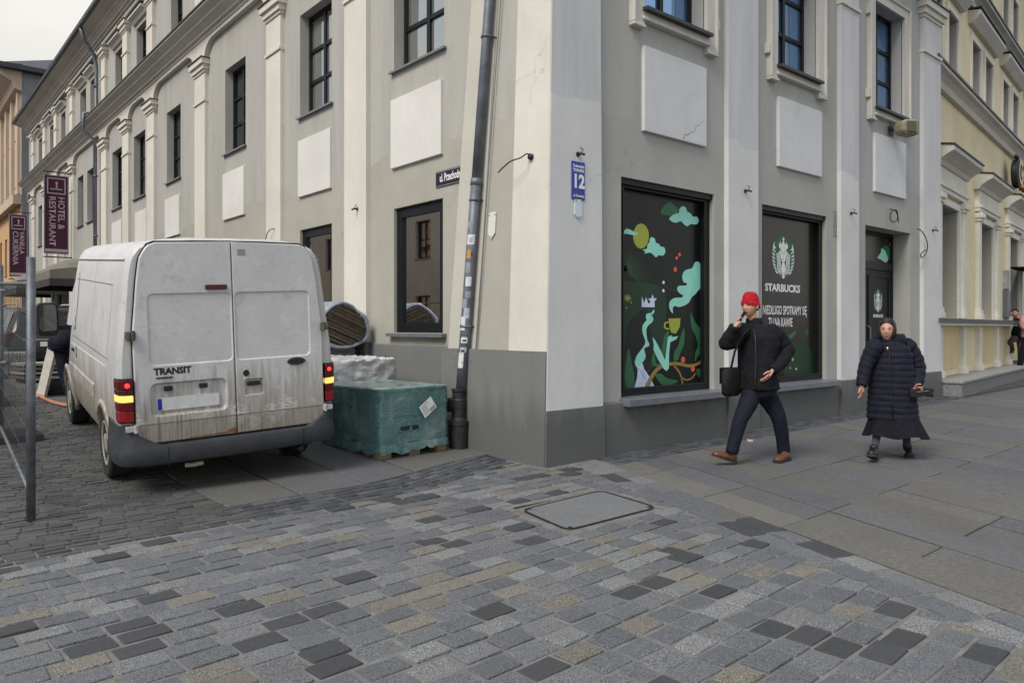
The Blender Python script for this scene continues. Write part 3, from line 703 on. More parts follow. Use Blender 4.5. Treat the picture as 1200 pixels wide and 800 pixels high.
# cracked plaster on the first panel
P_ = [(2.33, 3.80), (2.36, 3.86), (2.44, 3.88), (2.50, 3.92), (2.56, 3.93), (2.60, 4.02), (2.66, 4.03), (2.70, 4.08), (2.755, 4.10)]
mb = MB(TR); mb.poly([(p[0] + .03, .0462, p[1]) for p in ribbon([Vector(p) for p in P_], .009, .005)]); mb.build('crack', simple('crack_shadow', (.22, .215, .2), .95), bld)
# end wall, roof
mb = MB(); mb.poly([(UEND, RV, -.1), (UEND, 14, -.1), (UEND, 14, 11.3), (UEND, RV, 11.3)]); mb.build('end_wall', M['greyw'], bld)
mb = MB(); mb.poly([(LU, VEND, -.1), (12, VEND, -.1), (12, VEND, 11.3), (LU, VEND, 11.3)]); mb.build('end_wall', M['greyw'], bld)
mb = MB(); mb.poly([(-.25, -.6, 11.4), (UEND, -.6, 11.4), (UEND, 6, 14), (6, 6, 14)]); mb.poly([(-.25, -.6, 11.4), (6, 6, 14), (6, VEND, 14), (-.25, VEND + .2, 11.4)]); mb.build('roof', M['roof'], bld)

# ---- shop windows with film and print
def shopwin(h, film, fw=.1):
    a, b, c, d, dep = h
    w = window(TR, a, b, c, d, .16, bld, 1, 1, fw, .05, pane=film, sillout=0, thick=.09)
    mb = MB(TR); mb.box(a, b, -.1, -.03, d - .07, d - .001); mb.build('shutter_box', M['frame'], w)
    mb = MB(TR); mb.profile([(-.16, c + .03), (.15, c + .005), (.15, c - .075), (-.0, c - .075)], a - .02, b + .19); mb.build('sill', M['sill'], w, bevel=.004)
    mb = MB(TR); mb.box(a + fw, b - fw, -.07, -.06, c + fw, c + fw + .02); mb.box(a + fw, a + fw + .02, -.07, -.06, c + fw + .02, d - fw); mb.box(b - fw - .02, b - fw, -.07, -.06, c + fw + .02, d - fw); mb.build('glazing_bead', M['black'], w)
    return w
w1 = shopwin(SHOP[0], M['vinyl']); w2 = shopwin(SHOP[1], M['vinylb'])
DP = -.146     # print lies just in front of the film (film at -.148)
# window 1 picture; coordinates 0..1 across the glass, u to the right, z up
a, b, c, d, _ = SHOP[0]; a += .0; b -= .1; c += .1; d -= .12
# measured on the photograph, converted to fractions of the glass
def Q1(px, py):            # pixel of the photograph -> (u, z) on the plane of the film
    r = PX(px, py, 1) - cam.location; t = (RV - DP - CV) / r.y
    return CU + r.x * t, CAMH + r.z * t
def art(name, pts, mat, parent, lift=0, sm=0):
    P = [Q1(*p) for p in pts]
    if sm: P = smooth_loop(P, sm)
    mb = MB(TR); mb.poly([(p[0], DP + lift, p[1]) for p in P]); return mb.build(name, mat, parent)
def Z(pts, x0, y0, k): return [(x0 + p[0] / k, y0 + p[1] / k) for p in pts]
k1, X1, Y1 = 5.713, 700, 200
art('print_green_cloud', Z([(425, 270), (440, 245), (460, 225), (485, 208), (510, 225), (535, 250), (542, 275), (515, 298), (470, 298), (432, 292)], X1, Y1, k1), M['greenp'], w1, .001, 4)
cl = lambda P: Z(P, X1, Y1, k1)
art('print_cloud', cl([(480, 322), (500, 300), (525, 288), (545, 282), (548, 258), (568, 238), (592, 248), (600, 272), (622, 285), (640, 308), (665, 308), (678, 335), (662, 360), (625, 358), (600, 372), (575, 355), (558, 338), (530, 348), (500, 342)]), M['mint'], w1, .002, 3)
art('print_sun', cl([(292 + 53 * math.cos(t / 24 * 6.283), 438 + 84 * math.sin(t / 24 * 6.283)) for t in range(24)]), M['lime'], w1, .001)
art('print_cloud', cl([(155, 405), (180, 400), (195, 388), (212, 392), (228, 400), (250, 412), (275, 420), (245, 432), (210, 425), (180, 422), (155, 420)]), M['mint'], w1, .002, 2)
art('print_cloud', cl([(302, 530), (330, 522), (335, 495), (348, 478), (352, 452), (368, 445), (385, 458), (390, 480), (412, 492), (425, 510), (445, 512), (455, 540), (440, 568), (410, 566), (392, 580), (372, 562), (350, 548), (312, 556), (322, 542)]), M['mint'], w1, .002, 3)
for q in ((550, 562, 9, 13), (531, 584, 9, 13), (521, 661, 11, 18), (173, 747, 8, 12)):
    art('print_dot', cl([(q[0] + q[2] * math.cos(t / 12 * 6.283), q[1] + q[3] * math.sin(t / 12 * 6.283)) for t in range(12)]), M['coral'], w1, .001)
for q in ((443, 748, 8, 11), (442, 803, 8, 11)):
    art('print_dot', cl([(q[0] + q[2] * math.cos(t / 12 * 6.283), q[1] + q[3] * math.sin(t / 12 * 6.283)) for t in range(12)]), M['white'], w1, .001)
# grass tuft of thin curved blades, thin curled stems
for i in range(22):
    t = i / 21; ang = R(100 - 125 * t); L = 150 + 110 * t
    pts = [(160 + 10 * rnd.random() + L * s_ * math.cos(ang) * .95, 660 - L * s_ * math.sin(ang) + 70 * s_ * s_ * t * 2.2) for s_ in (0, .3, .6, .85, 1)]
    art('print_grass_blade', cl([p for p in ribbon([Vector(p) for p in pts], 7, 1)]), M['hair_line'], w1, .0006)
for pts in ([(380, 735), (430, 758), (480, 790), (540, 810), (600, 850)], [(470, 725), (490, 760), (500, 800)], [(515, 720), (530, 760), (520, 800)], [(560, 830), (590, 800), (600, 760)]):
    art('print_stem', cl(ribbon([Vector(p) for p in smooth_loop(pts, 4, False)], 4, 3)), M['hair_line'], w1, .0008)
# lower half (zoom 5.333 at 700,330)
k2, X2, Y2 = 5.333, 700, 330; c2 = lambda P: Z(P, X2, Y2, k2)
art('print_steam', Z([(640, 640), (655, 612), (680, 612), (695, 650), (697, 720), (690, 790)], X1, Y1, k1) + c2([(655, 30), (625, 60), (610, 80), (590, 95), (572, 130), (540, 150), (505, 158), (485, 150), (470, 165), (472, 198), (455, 180), (447, 145), (458, 115), (490, 100), (525, 100), (535, 85), (510, 70), (498, 45), (510, 25), (550, 25), (560, 10)]) + Z([(575, 745), (568, 700), (590, 665), (630, 655)], X1, Y1, k1), M['mint'], w1, .002, 2)
art('print_dark_green_hill', c2([(150, 60), (260, 10), (400, 30), (430, 120), (420, 330), (360, 520), (150, 660)]), M['greend'], w1, .0003, 4)
art('print_dark_hair', c2([(300, 170), (215, 230), (180, 330), (172, 480), (240, 640), (330, 520), (345, 380), (320, 250)]), M['ink'], w1, .0009, 4)
art('print_figure_neck', c2([(352, 172), (335, 195), (308, 200), (302, 225), (308, 240), (283, 270), (282, 320), (300, 372), (285, 410), (250, 455), (233, 500), (246, 535), (275, 512), (298, 480), (300, 455), (292, 420), (305, 408), (322, 402), (322, 382), (312, 365), (305, 300), (322, 268), (338, 258), (350, 232), (342, 215), (355, 190)]), M['mint'], w1, .002, 2)
art('print_crown', c2([(278, 92), (292, 135), (304, 96), (318, 138), (332, 128), (318, 104), (337, 105), (343, 78), (352, 104), (372, 104), (356, 124), (358, 160), (276, 158)]), M['pale'], w1, .002)
art('print_dress', c2([(240, 505), (280, 505), (292, 545), (330, 600), (362, 666), (295, 668), (228, 676), (248, 600), (252, 550)]), M['pale'], w1, .0016)
for i in range(14):
    x = 256 + 9 * i * .6 + rnd.uniform(-4, 20); y = 540 + i * 8.5
    art('print_scale', c2(ribbon([Vector((x - 10, y)), Vector((x - 5, y + 8)), Vector((x + 5, y + 8)), Vector((x + 10, y))], 3)), flat('print_blue', srgb(120, 150, 205)) if i == 0 else bpy.data.materials['print_blue'], w1, .0022)
art('print_arm', c2([(343, 345), (360, 365), (400, 440), (422, 490), (430, 430), (440, 345), (468, 332), (462, 345), (505, 340), (492, 360), (455, 378), (448, 440), (446, 540), (432, 558), (415, 545), (378, 485), (350, 425), (352, 395)]), M['mint'], w1, .0026)
art('print_cup', c2([(443, 230), (519, 228), (515, 280), (490, 325), (462, 318), (452, 300)]), M['lime'], w1, .002)
art('print_cup_handle', c2(ribbon([Vector(p) for p in smooth_loop([(447, 252), (425, 258), (420, 278), (430, 294), (455, 292)], 4, False)], 10)), M['lime'], w1, .002)
art('print_branch', c2(ribbon([Vector(p) for p in smooth_loop([(305, 670), (330, 610), (370, 550), (430, 518), (500, 512), (570, 525), (620, 515), (660, 490)], 4, False)], 26, 16)), M['tanp'], w1, .0018)
art('print_branch', c2(ribbon([Vector(p) for p in smooth_loop([(475, 518), (508, 560), (525, 600), (533, 650)], 4, False)], 12, 9)), M['tanp'], w1, .0018)
art('print_branch', c2(ribbon([Vector(p) for p in smooth_loop([(525, 595), (550, 612), (585, 605), (612, 572)], 4, False)], 10, 8)), M['tanp'], w1, .0018)
for P in ([(193, 415), (215, 510), (230, 590), (228, 670), (190, 678), (170, 600), (178, 520)], [(580, 195), (610, 250), (640, 290), (655, 330), (640, 400), (650, 440), (625, 470), (610, 500), (612, 440), (628, 400), (610, 330), (588, 290)], [(540, 290), (545, 350), (535, 410), (515, 450), (505, 485), (478, 498), (480, 440), (505, 400), (520, 340)], [(360, 580), (400, 575), (430, 600), (470, 610), (505, 622), (470, 640), (420, 648), (390, 630)], [(620, 545), (645, 545), (660, 570), (658, 612), (640, 600), (622, 580)], [(345, 455), (362, 440), (360, 480), (385, 510), (420, 330), (450, 325), (410, 500), (370, 530), (340, 510)], [(640, 30), (660, 80), (655, 150), (645, 100)]):
    art('print_leaf', c2(P), M['greenp'], w1, .0012, 3)
for q in ((535, 488, 13, 20), (596, 543, 13, 20)): art('print_berry', c2([(q[0] + q[2] * math.cos(t / 12 * 6.283), q[1] + q[3] * math.sin(t / 12 * 6.283)) for t in range(12)]), M['coral'], w1, .0026)
for q in ((188, 102, 24), (150, 132, 16)):
    for i in range(5):
        t = math.pi * i / 5; art('print_sparkle', c2(ribbon([Vector((q[0] - q[2] * math.cos(t), q[1] - q[2] * math.sin(t))), Vector((q[0] + q[2] * math.cos(t), q[1] + q[2] * math.sin(t)))], 4)), M['lime'], w1, .0015 + .0001 * i)
for q in ((155, 88, 5), (212, 130, 5), (182, 162, 5)): art('print_dot', c2([(q[0] + q[2] * math.cos(t), q[1] + q[2] * 1.2 * math.sin(t)) for t in range(6)]), M['lime'], w1, .0015)
art('print_eye', c2([(341 + 7 * math.cos(t), 208 + 4 * math.sin(t)) for t in range(6)]), M['ink'], w1, .003)
# window 2: round logo, name, lines of text
def logo(T, s, d, z, r, parent, sq=1.0, green=None):
    g = green or M['logog']; X = lambda P: [(p[0] * r * sq, p[1] * r) for p in P]
    def S(P, m, l, nm, sm=0):
        P = X(P);
        if sm: P = smooth_loop(P, sm)
        mb = MB(T); mb.poly([(s + p[0], d + l, z + p[1]) for p in P]); return mb.build(nm, m, parent)
    S(ell(0, 0, 1, 1, 40), g, 0, 'logo_disc')
    w = M['white']
    S([(-.10, .62), (-.04, .76), (-.14, .84), (-.04, .84), (0, .97), (.04, .84), (.14, .84), (.04, .76), (.10, .62), (.2, .56), (.26, .74), (.31, .56), (.42, .62), (.38, .42), (.26, .34), (.0, .42), (-.26, .34), (-.38, .42), (-.42, .62), (-.31, .56), (-.26, .74), (-.2, .56)], w, .0008, 'logo_crown')
    S([(-.22, .34), (-.12, .40), (0, .42), (.12, .40), (.22, .34), (.26, .1), (.18, -.12), (.07, -.25), (-.07, -.25), (-.18, -.12), (-.26, .1)], w, .0008, 'logo_face', 3)
    for sgn in (-1, 1):
        for k in range(4):
            o = .26 + .085 * k; pts = [(sgn * (o - .05), .34 - .09 * k), (sgn * (o + .06), .1), (sgn * (o + .0), -.25), (sgn * (o - .06 + .02 * k), -.55), (sgn * (o - .16 + .015 * k), -.88 + .05 * k)]
            S(ribbon([Vector(p) for p in smooth_loop(pts, 3, False)], .055), w, .0008, 'logo_hair')
        for k in range(7):
            y = .28 - .16 * k; xo = math.sqrt(max(.05, 1 - y * y)) * .97
            S([(sgn * xo, y + .05), (sgn * (xo - .25), y - .06), (sgn * (xo - .24), y - .13), (sgn * xo * .985, y - .03)], w, .0008, 'logo_tail')
        S([(sgn * .62, .36), (sgn * .86, .30), (sgn * .9, .42), (sgn * .78, .66), (sgn * .76, .44)], w, .0008, 'logo_fin')
        S(ell(sgn * .1, .16, .05, .018, 8), g, .0016, 'logo_eye'); S(ribbon([Vector((sgn * .05, .24)), Vector((sgn * .17, .24))], .02), g, .0016, 'logo_brow')
    S([(-.1, -.28), (.1, -.28), (.16, -.6), (.1, -.96), (-.1, -.96), (-.16, -.6)], w, .0008, 'logo_body', 2)
    S(ell(0, -.1, .06, .022, 8), g, .0016, 'logo_mouth'); S(ribbon([Vector((.02, .16)), Vector((.03, -.0))], .02), g, .0016, 'logo_nose')
lc = Q1(918, 301); tp = Q1(918, 275.5)
logo(TR, lc[0], DP, lc[1], (tp[1] - lc[1]), w2)
cc = (SHOP[1][0] + SHOP[1][1]) / 2 - .03
q = Q1(917.5, 338); text('lettering', 'STARBUCKS', TR, q[0], DP + .001, q[1], .15, M['white'], w2, sx=1.22, bold=.006, sy=1.0)
q = Q1(916, 364); text('lettering', 'JUŻ NIEDŁUGO SPOTKAMY SIĘ', TR, q[0] + .01, DP + .001, q[1], .135, M['white'], w2, sx=.78, sy=1.35, bold=.003)
q = Q1(914, 378); text('lettering', 'TU NA KAWIE', TR, q[0] + .02, DP + .001, q[1] , .135, M['white'], w2, sx=.78, sy=1.35, bold=.003)
art('print_bird', Z([(440, 435), (455, 405), (485, 400), (530, 385), (525, 375), (510, 400), (500, 420), (470, 440)], 820, 330, 6.67) if False else [(921, 396), (925, 392), (932, 387), (933, 389), (930, 394), (926, 398)], M['greenp'], w2, .001)
for i in range(3):
    t = math.pi * i / 3; art('print_snow_star', ribbon([Vector((945 - 3.2 * math.cos(t), 389 - 4.4 * math.sin(t))), Vector((945 + 3.2 * math.cos(t), 389 + 4.4 * math.sin(t)))], 1.0), M['greenp'], w2, .001 + .0001 * i)
art('print_green_hill', [(921, 446), (922, 415), (930, 403), (940, 399), (948, 406), (953, 425), (954, 444)], M['greend'], w2, .0005, 4)
for q in ((929, 421, 1.2, 2.2, 'lime'), (926, 431, .7, .8, 'white'), (933, 432, .8, 1.5, 'white'), (911, 411, 1.3, 3, 'mint')): art('print_dot', [(q[0] + q[2] * math.cos(t), q[1] + q[3] * math.sin(t)) for t in range(6)], M[q[4]], w2, .001)
# ---- doorway
a, b, c, d, dep = DOOR; c = gz(8, 0) + .12
mb = MB(TR); mb.box(a, b, -dep, -.02, -.1, c); mb.build('threshold', M['stonestep'], bld)
zt = rz(2.55) ; DF = -.30
mb = MB(TR); f = .07
mb.box(a, a + f, DF - .05, DF, c, d); mb.box(b - f, b, DF - .05, DF, c, d); mb.box(a + f, b - f, DF - .05, DF, d - f, d); mb.box(a + f, b - f, DF - .05, DF + .02, zt - .06, zt + .08)
dr = mb.build('door', M['frame'], bld)
mb = MB(TR); mb.poly([(a + f, DF - .03, zt + .08), (b - f, DF - .03, zt + .08), (b - f, DF - .03, d - f), (a + f, DF - .03, d - f)]); mb.build('transom_pane', M['vinylb'], dr)
sp = a + f + (b - a - 2 * f) * .36
for x0, x1 in ((a + f + .004, sp - .006), (sp + .006, b - f - .004)):
    mb = MB(TR); mb.box(x0, x1, DF - .05, DF - .01, c + .01, zt - .064); lf = mb.build('door_leaf', M['frame'], dr)
    mb = MB(TR); e = .1
    for (q0, q1) in ((c + .15, c + .9), (c + 1.0, zt - .16)):
        if x1 - x0 > .4:
            mb.box(x0 + e, x1 - e, DF - .012, DF + .006, q0, q0 + .03); mb.box(x0 + e, x1 - e, DF - .012, DF + .006, q1 - .03, q1); mb.box(x0 + e, x0 + e + .03, DF - .012, DF + .006, q0 + .03, q1 - .03); mb.box(x1 - e - .03, x1 - e, DF - .012, DF + .006, q0 + .03, q1 - .03)
    if mb.v: mb.build('leaf_moulding', M['frame'], dr)
mb = MB(TR); mb.tube([(sp + .06, DF - .01, c + .9), (sp + .06, DF + .06, c + .93), (sp + .06, DF + .06, c + 1.25), (sp + .06, DF - .01, c + 1.28)], .012, 8); mb.build('handle', M['sill'], dr)
xl = (sp + b - f) / 2 - .02; logo(TR, xl, DF - .008, zt - .62, .21, dr, .82)
text('lettering', 'STARBUCKS', TR, xl, DF - .006, zt - .9, .075, M['white'], dr, sx=1.0, bold=.003)
def artD(name, pts, mat, lift=0, sm=0):
    P = []
    for px, py in pts:
        r = PX(px, py, 1) - cam.location; t = (RV - (DF - .029) - CV) / r.y; P.append((CU + r.x * t, CAMH + r.z * t))
    if sm: P = smooth_loop(P, sm)
    mb = MB(TR); mb.poly([(p[0], DF - .028 + lift, p[1]) for p in P]); mb.build(name, mat, dr)
artD('print_leaf', [(1033, 296), (1036, 288), (1041, 289), (1045, 296), (1043, 304), (1038, 303)], M['greenp'], .001, 3); artD('print_cloud', [(1028, 302), (1032, 296), (1033, 291), (1037, 294), (1040, 301), (1040, 306), (1036, 307), (1032, 304)], M['mint'], .002, 3)
artD('print_berry', [(1041.5, 287), (1043, 284), (1044, 287), (1043, 289)], M['coral'], .002); artD('print_berry', [(1037, 308), (1038.5, 306), (1039.5, 308), (1038, 310)], M['coral'], .002)
st = MB(); st.box(DOOR[0] - .1, DOOR[0] + .45, -.12, .0, 0, .3); 
# ---- things on the walls
def cable(name, pts, r, label, cat, n=5, mat=None):
    P = [Vector(p) for p in pts]; out = []
    for i in range(len(P) - 1):
        for j in range(n):
            t = j / n; p0, p1, p2, p3 = P[max(0, i - 1)], P[i], P[i + 1], P[min(len(P) - 1, i + 2)]
            out.append(.5 * ((2 * p1) + (p2 - p0) * t + (2 * p0 - 5 * p1 + 4 * p2 - p3) * t * t + (3 * p1 - p0 - 3 * p2 + p3) * t ** 3))
    out.append(P[-1]); mb = MB(); mb.tube(out, r, 6); o = mb.build(name, mat or M['black'], None, True); return tag(o, label, cat)
def onR(px, py, v=0.0):
    r = PX(px, py, 1) - cam.location; t = (v - CV) / r.y; return (CU + r.x * t, v, CAMH + r.z * t)
def onL(px, py, u=LU):
    r = PX(px, py, 1) - cam.location; t = (u - CU) / r.x; return (u, CV + r.y * t, CAMH + r.z * t)
# enamel house number
q = onR(677, 212); hn = empty('house_number_sign', q); tag(hn, 'blue enamel house number sign with white 12 on the corner pilaster', 'sign')
mb = MB(); mb.box(-.10, .10, -.014, -.001, -.205, .205); mb.build('plate', M['bluesign'], hn, bevel=.004)
TS = lambda s, d, z: (s, -.0150 - d, z)
mb = MB(TS); mb.box(-.088, .088, 0, .0004, .092, .095) ; mb.build('rule', M['white'], hn)
text('lettering', '12', TS, 0, .0004, -.015, .2, M['white'], hn, sx=.92, bold=.008); text('lettering', 'Krakowskie', TS, 0, .0004, .155, .045, M['white'], hn, sx=.78, bold=.0015); text('lettering', 'Przedmieście', TS, 0, .0004, .115, .042, M['white'], hn, sx=.72, bold=.0015); text('lettering', 'dz. Śródmieście', TS, 0, .0004, -.165, .036, M['white'], hn, sx=.68, bold=.0012)
def shield(name, P, T, w, h, mat, label):
    e = empty(name, P); tag(e, label, 'plaque')
    mb = MB(T); mb.prism([(-w, h), (-w * .6, h * 1.05), (w * .6, h * 1.05), (w, h), (w, -h * .55), (0, -h), (-w, -h * .55)], .0, .012); mb.build('plate', mat, e)
    for sx, sz in ((-.75, .85), (.75, .85), (0, -.82)): mb = MB(T); mb.lathe([(.008, 0), (.008, .006), (.003, .009)], 8, (sx * w, .012, sz * h), axis='y'); mb.build('screw', M['sill'], e)
    return e
shm = simple('shield_pale_blue', srgb(205, 216, 224), .5, .06, 20, 0)
e = shield('heritage_shield', onR(677, 245, .0), lambda s, d, z: (s, -d - .002, z), .055, .11, shm, 'small pale blue shield plaque below the house number')
mb = MB(lambda s, d, z: (s, -d - .002, z)); mb.box(-.05, .05, .002, .012, .125, .15); mb.build('crest_strip', M['stonew'], e)
q = onL(578, 265, .19); shield('heritage_shield', (q[0] - .01, q[1], q[2]), lambda s, d, z: (-d - .002 + .068 * z, s, z), .065, .155, M['panelw'], 'pale pointed shield plaque on the wall right of the downpipe')
# street name plate on the left wall
q = onL(524.5, 208, LU); sg = empty('street_name_sign', (LU, q[1], q[2])); tag(sg, 'dark blue street name plate with white lettering above the window', 'sign')
TT = lambda s, d, z: (-d - .004, s, z)
mb = MB(TT); mb.box(-.42, .25, 0, .012, -.105, .105); mb.build('plate', M['navysign'], sg)
text('lettering', 'ul. Przechodnia', TT, -.1, .0132, .005, .135, M['white'], sg, sx=.62, sy=1.1, bold=.003, flip=-1)
mb = MB(TT); mb.box(-.42, .25, .0, .014, .085, .1); mb.box(-.42, .25, .0, .014, -.1, -.09); mb.build('rim', simple('plate_rim', (.2, .2, .22), .5), sg)
# loudspeaker on the third panel
q = onR(1048, 153, -.02); ls = empty('loudspeaker', (q[0], 0, q[2])); tag(ls, 'weathered beige box loudspeaker tilted on bracket at the blind panel above the door', 'loudspeaker')
spm = simple('speaker_beige', srgb(140, 132, 108), .7, .25, 12, .2, 60); spd = simple('speaker_grille', srgb(92, 88, 74), .8, .25, 40, .4, 160)
mb = MB(); A = R(-28); ca, sa = math.cos(A), math.sin(A)
def rotp(x, y, z): 
    x, y = x * ca - y * sa, x * sa + y * ca; return (x, y - .22, z)
mb = MB(rotp); mb.prism([(-.17, -.08), (-.08, -.13), (.14, -.145), (.17, -.1), (.17, .1), (.14, .145), (-.08, .13), (-.17, .08)], -.12, .12); mb.build('housing', spm, ls, bevel=.05, seg=4)
mb = MB(rotp); mb.prism([(.15, -.11), (.185, -.115), (.185, .115), (.15, .11)], -.09, .09); mb.build('grille', spd, ls, bevel=.03, seg=2)
mb = MB(rotp); mb.prism([(-.09, -.09), (.10, -.10), (.10, .10), (-.09, .09)], -.135, -.119); mb.build('side_grille', spd, ls, bevel=.01)
mb = MB(); mb.tube([(0, .05, .02), (0, -.2, .0)], .022, 8); mb.box(-.07, .07, .02, .035, -.08, .1); mb.build('bracket', M['castiron'], ls)
# lamp brackets / cable ends
def stub(p, n, label):
    e = empty('bracket_stub', p); tag(e, label, 'bracket', 'old bracket stubs on the pilasters'); nx = Vector(n)
    mb = MB(); mb.tube([(0, 0, 0), nx * .06, nx * .1 + Vector((0, 0, -.02))], .014, 6); mb.build('peg', M['castiron'], e)
    mb = MB(); mb.tube([nx * .05, nx * .06 + Vector((.02, 0, .05)), nx * .03 + Vector((.01, 0, .07))], .006, 6); mb.build('wire_end', M['black'], e)
    mb = MB(); mb.tube([nx * .001, nx * .012], .028, 8); mb.build('rosette', M['castiron'], e)
stub(onR(677, 181), (0, -1, 0), 'small broken bracket stub above the house number')
stub(onR(873, 224), (0, -1, 0), 'small bracket stub on the pilaster between the two shop windows')
stub(onR(997, 250), (0, -1, 0), 'small bracket stub on the pilaster beside the doorway')
stub(onR(1093, 270), (0, -1, 0), 'small bracket stub on the pilaster at the yellow building')
stub(onL(419, 245, LU - .08), (-1, 0, 0), 'small bracket stub on the pilaster above the wrapped roll')
q0 = Vector(onL(623, 184, .06)); cable('cable_end', [q0, q0 + Vector((-.05, .02, .03)), onL(610, 185, -.06), onL(597, 190, -.1), onL(584, 202, -.1)], .008, 'stiff black cable sticking out of the corner pilaster', 'cable')
mb = MB(); mb.tube([q0 + Vector((.03, 0, 0)), q0 + Vector((-.03, 0, 0))], .035, 8); o = mb.build('cable_outlet', M['castiron'], None, True); tag(o, 'dark cable outlet on the corner pilaster', 'outlet')
q1 = Vector(onL(322, 268, LU - .08)); cable('cable_end', [q1, onL(317, 269, LU - .14), onL(313, 274, LU - .16), onL(311, 283, LU - .16)], .008, 'short black cable end on the pilaster above the van roof', 'cable')
cable('cable_end', [onR(1074, 268, .03), onR(1079, 270, -.03), onR(1084, 277, -.06), onR(1087, 287, -.06), onR(1085, 297, -.05), onR(1080, 302, -.04), onR(1079, 298, -.04), onR(1083, 294, -.04), onR(1086, 293, -.04)], .009, 'loose black cable with loop hanging on the pilaster beside the door', 'cable')
cable('cable_end', [onR(1042, 245, .05), onR(1047, 246, -.0), onR(1050, 248, -.02), onR(1052, 254, -.02), onR(1050, 259, -.02), onR(1046, 260, -.02), onR(1043, 256, -.02), onR(1045, 248, -.01), onR(1051, 247, -.02), onR(1053, 261, -.02)], .009, 'looped black cable on the wall above the doorway', 'cable')
# sprayed marks by the second shop window
gm = simple('spray_mark', (.13, .13, .13), .9, .3, 30, 0)
gf = empty('spray_scribble', onR(980, 264, RV)); tag(gf, 'grey sprayed scribble on the wall beside the second shop window', 'graffiti')
for i in range(7):
    z = .2 - .062 * i; P = [(-.10 + .04 * k + rnd.uniform(-.01, .01), -.004, z + (.03 if k % 2 else -.03) + rnd.uniform(-.015, .015)) for k in range(6)]
    mb = MB(); mb.poly([(p[0], p[1] - .0001 * i, p[2]) for p in [(a_, -.004, b_) for a_, b_ in ribbon([Vector((p[0], p[2])) for p in P], .014)]]); mb.build('stroke', gm, gf)
mb = MB(); mb.poly([(a_, -.005, b_) for a_, b_ in ribbon([Vector((.11 + .07 * math.cos(t / 12 * 6.4), -.42 + .14 * math.sin(t / 12 * 6.4))) for t in range(14)], .014)]); mb.build('stroke', M['ink'], gf)
# downpipe at the corner, following the batter
dp = empty('downpipe', (0, 0, 0)); tag(dp, 'grey zinc downpipe leaning against the battered corner, with stickers and cast iron foot', 'downpipe')
pipe = lambda z: (ub(z) - .10, 1.44 - .03 * z, z)
r_ = .062
mb = MB(); mb.tube([pipe(z) for z in (.70, 1.5, 2.5, 3.2)], r_, 16); mb.build('pipe_section', M['zinc'], dp, True)
mb = MB(); mb.tube([pipe(z) for z in (3.2, 5, 6.5, 8.0)], r_ - .004, 16); mb.build('pipe_section', M['zinc'], dp, True)
for z in (1.45, 2.95, 4.9, 6.6):
    mb = MB(); mb.tube([pipe(z), pipe(z + .03)], r_ + .008, 16); c_ = mb.build('clamp', M['zinc'], dp, True)
    p = pipe(z + .015); mb = MB(); mb.tube([(p[0], p[1] - .05, p[2]), (p[0] + .17, p[1] - .07, p[2])], .009, 6); mb.build('clamp_bolt', M['castiron'], c_)
mb = MB(); p = pipe(3.2); mb.tube([pipe(3.14), pipe(3.22)], r_ + .006, 16); mb.build('joint_collar', M['zinc'], dp, True)
b0 = gz(-.13, 1.42)
x, y, _ = pipe(.35)
mb = MB(); mb.lathe([(.115, b0), (.115, .30), (.122, .31), (.122, .36), (.10, .365), (.085, .40), (.085, .50), (.09, .51), (.09, .60), (.078, .62), (.078, .70), (.088, .705), (.088, .73), (.066, .735)], 20, (x, y, 0)); mb.build('cast_iron_foot', M['castiron'], dp, False)
mb = MB(); mb.lathe([(.075, 0), (.075, .03), (.06, .04), (.02, .05)], 18, (x - .06, y + .05, .54), axis='x'); 
mb = MB(lambda a_, b_, c_: (x - .055 - b_ * .8, y + .07 + a_ + b_ * .35, .54 + c_)); mb.lathe([(.085, 0), (.085, .05), (.065, .06), (.06, .045), (.02, .05)], 18, (0, 0, 0), axis='y'); mb.build('inspection_cover', M['castiron'], dp, False)
cable('ground_wire', [(ub(z) - .035, 1.30 - .03 * z, z) for z in (.6, 1.5, 2.2, 2.5, 3.2, 5, 7)], .006, 'thin lightning conductor wire running down beside the downpipe', 'wire', mat=M['zinc'])
stm = {'w': simple('sticker_white', (.62, .62, .63), .6, .12, 30, 0), 'g': simple('sticker_grey', (.26, .27, .30), .7, .3, 25, 0), 'l': simple('sticker_lilac', (.42, .42, .52), .6, .2, 30, 0), 'y': simple('sticker_amber', (.45, .25, .05), .6, .2, 30, 0), 'k': M['ink']}
def sticker(z0, z1, a0, a1, m, rd=.0015, nm='sticker', tear=0):
    n = 6; mb = MB()
    for k in range(n):
        qs = []
        for (aa, zz) in ((k, z0), (k + 1, z0), (k + 1, z1), (k, z1)):
            t = R(a0 + (a1 - a0) * aa / n); zz += tear * rnd.uniform(-1, 1); c = Vector(pipe(zz)); qs.append((c.x - (r_ + rd) * math.cos(t), c.y - (r_ + rd) * math.sin(t), zz))
        mb.poly(qs)
    return mb.build(nm, m, dp)
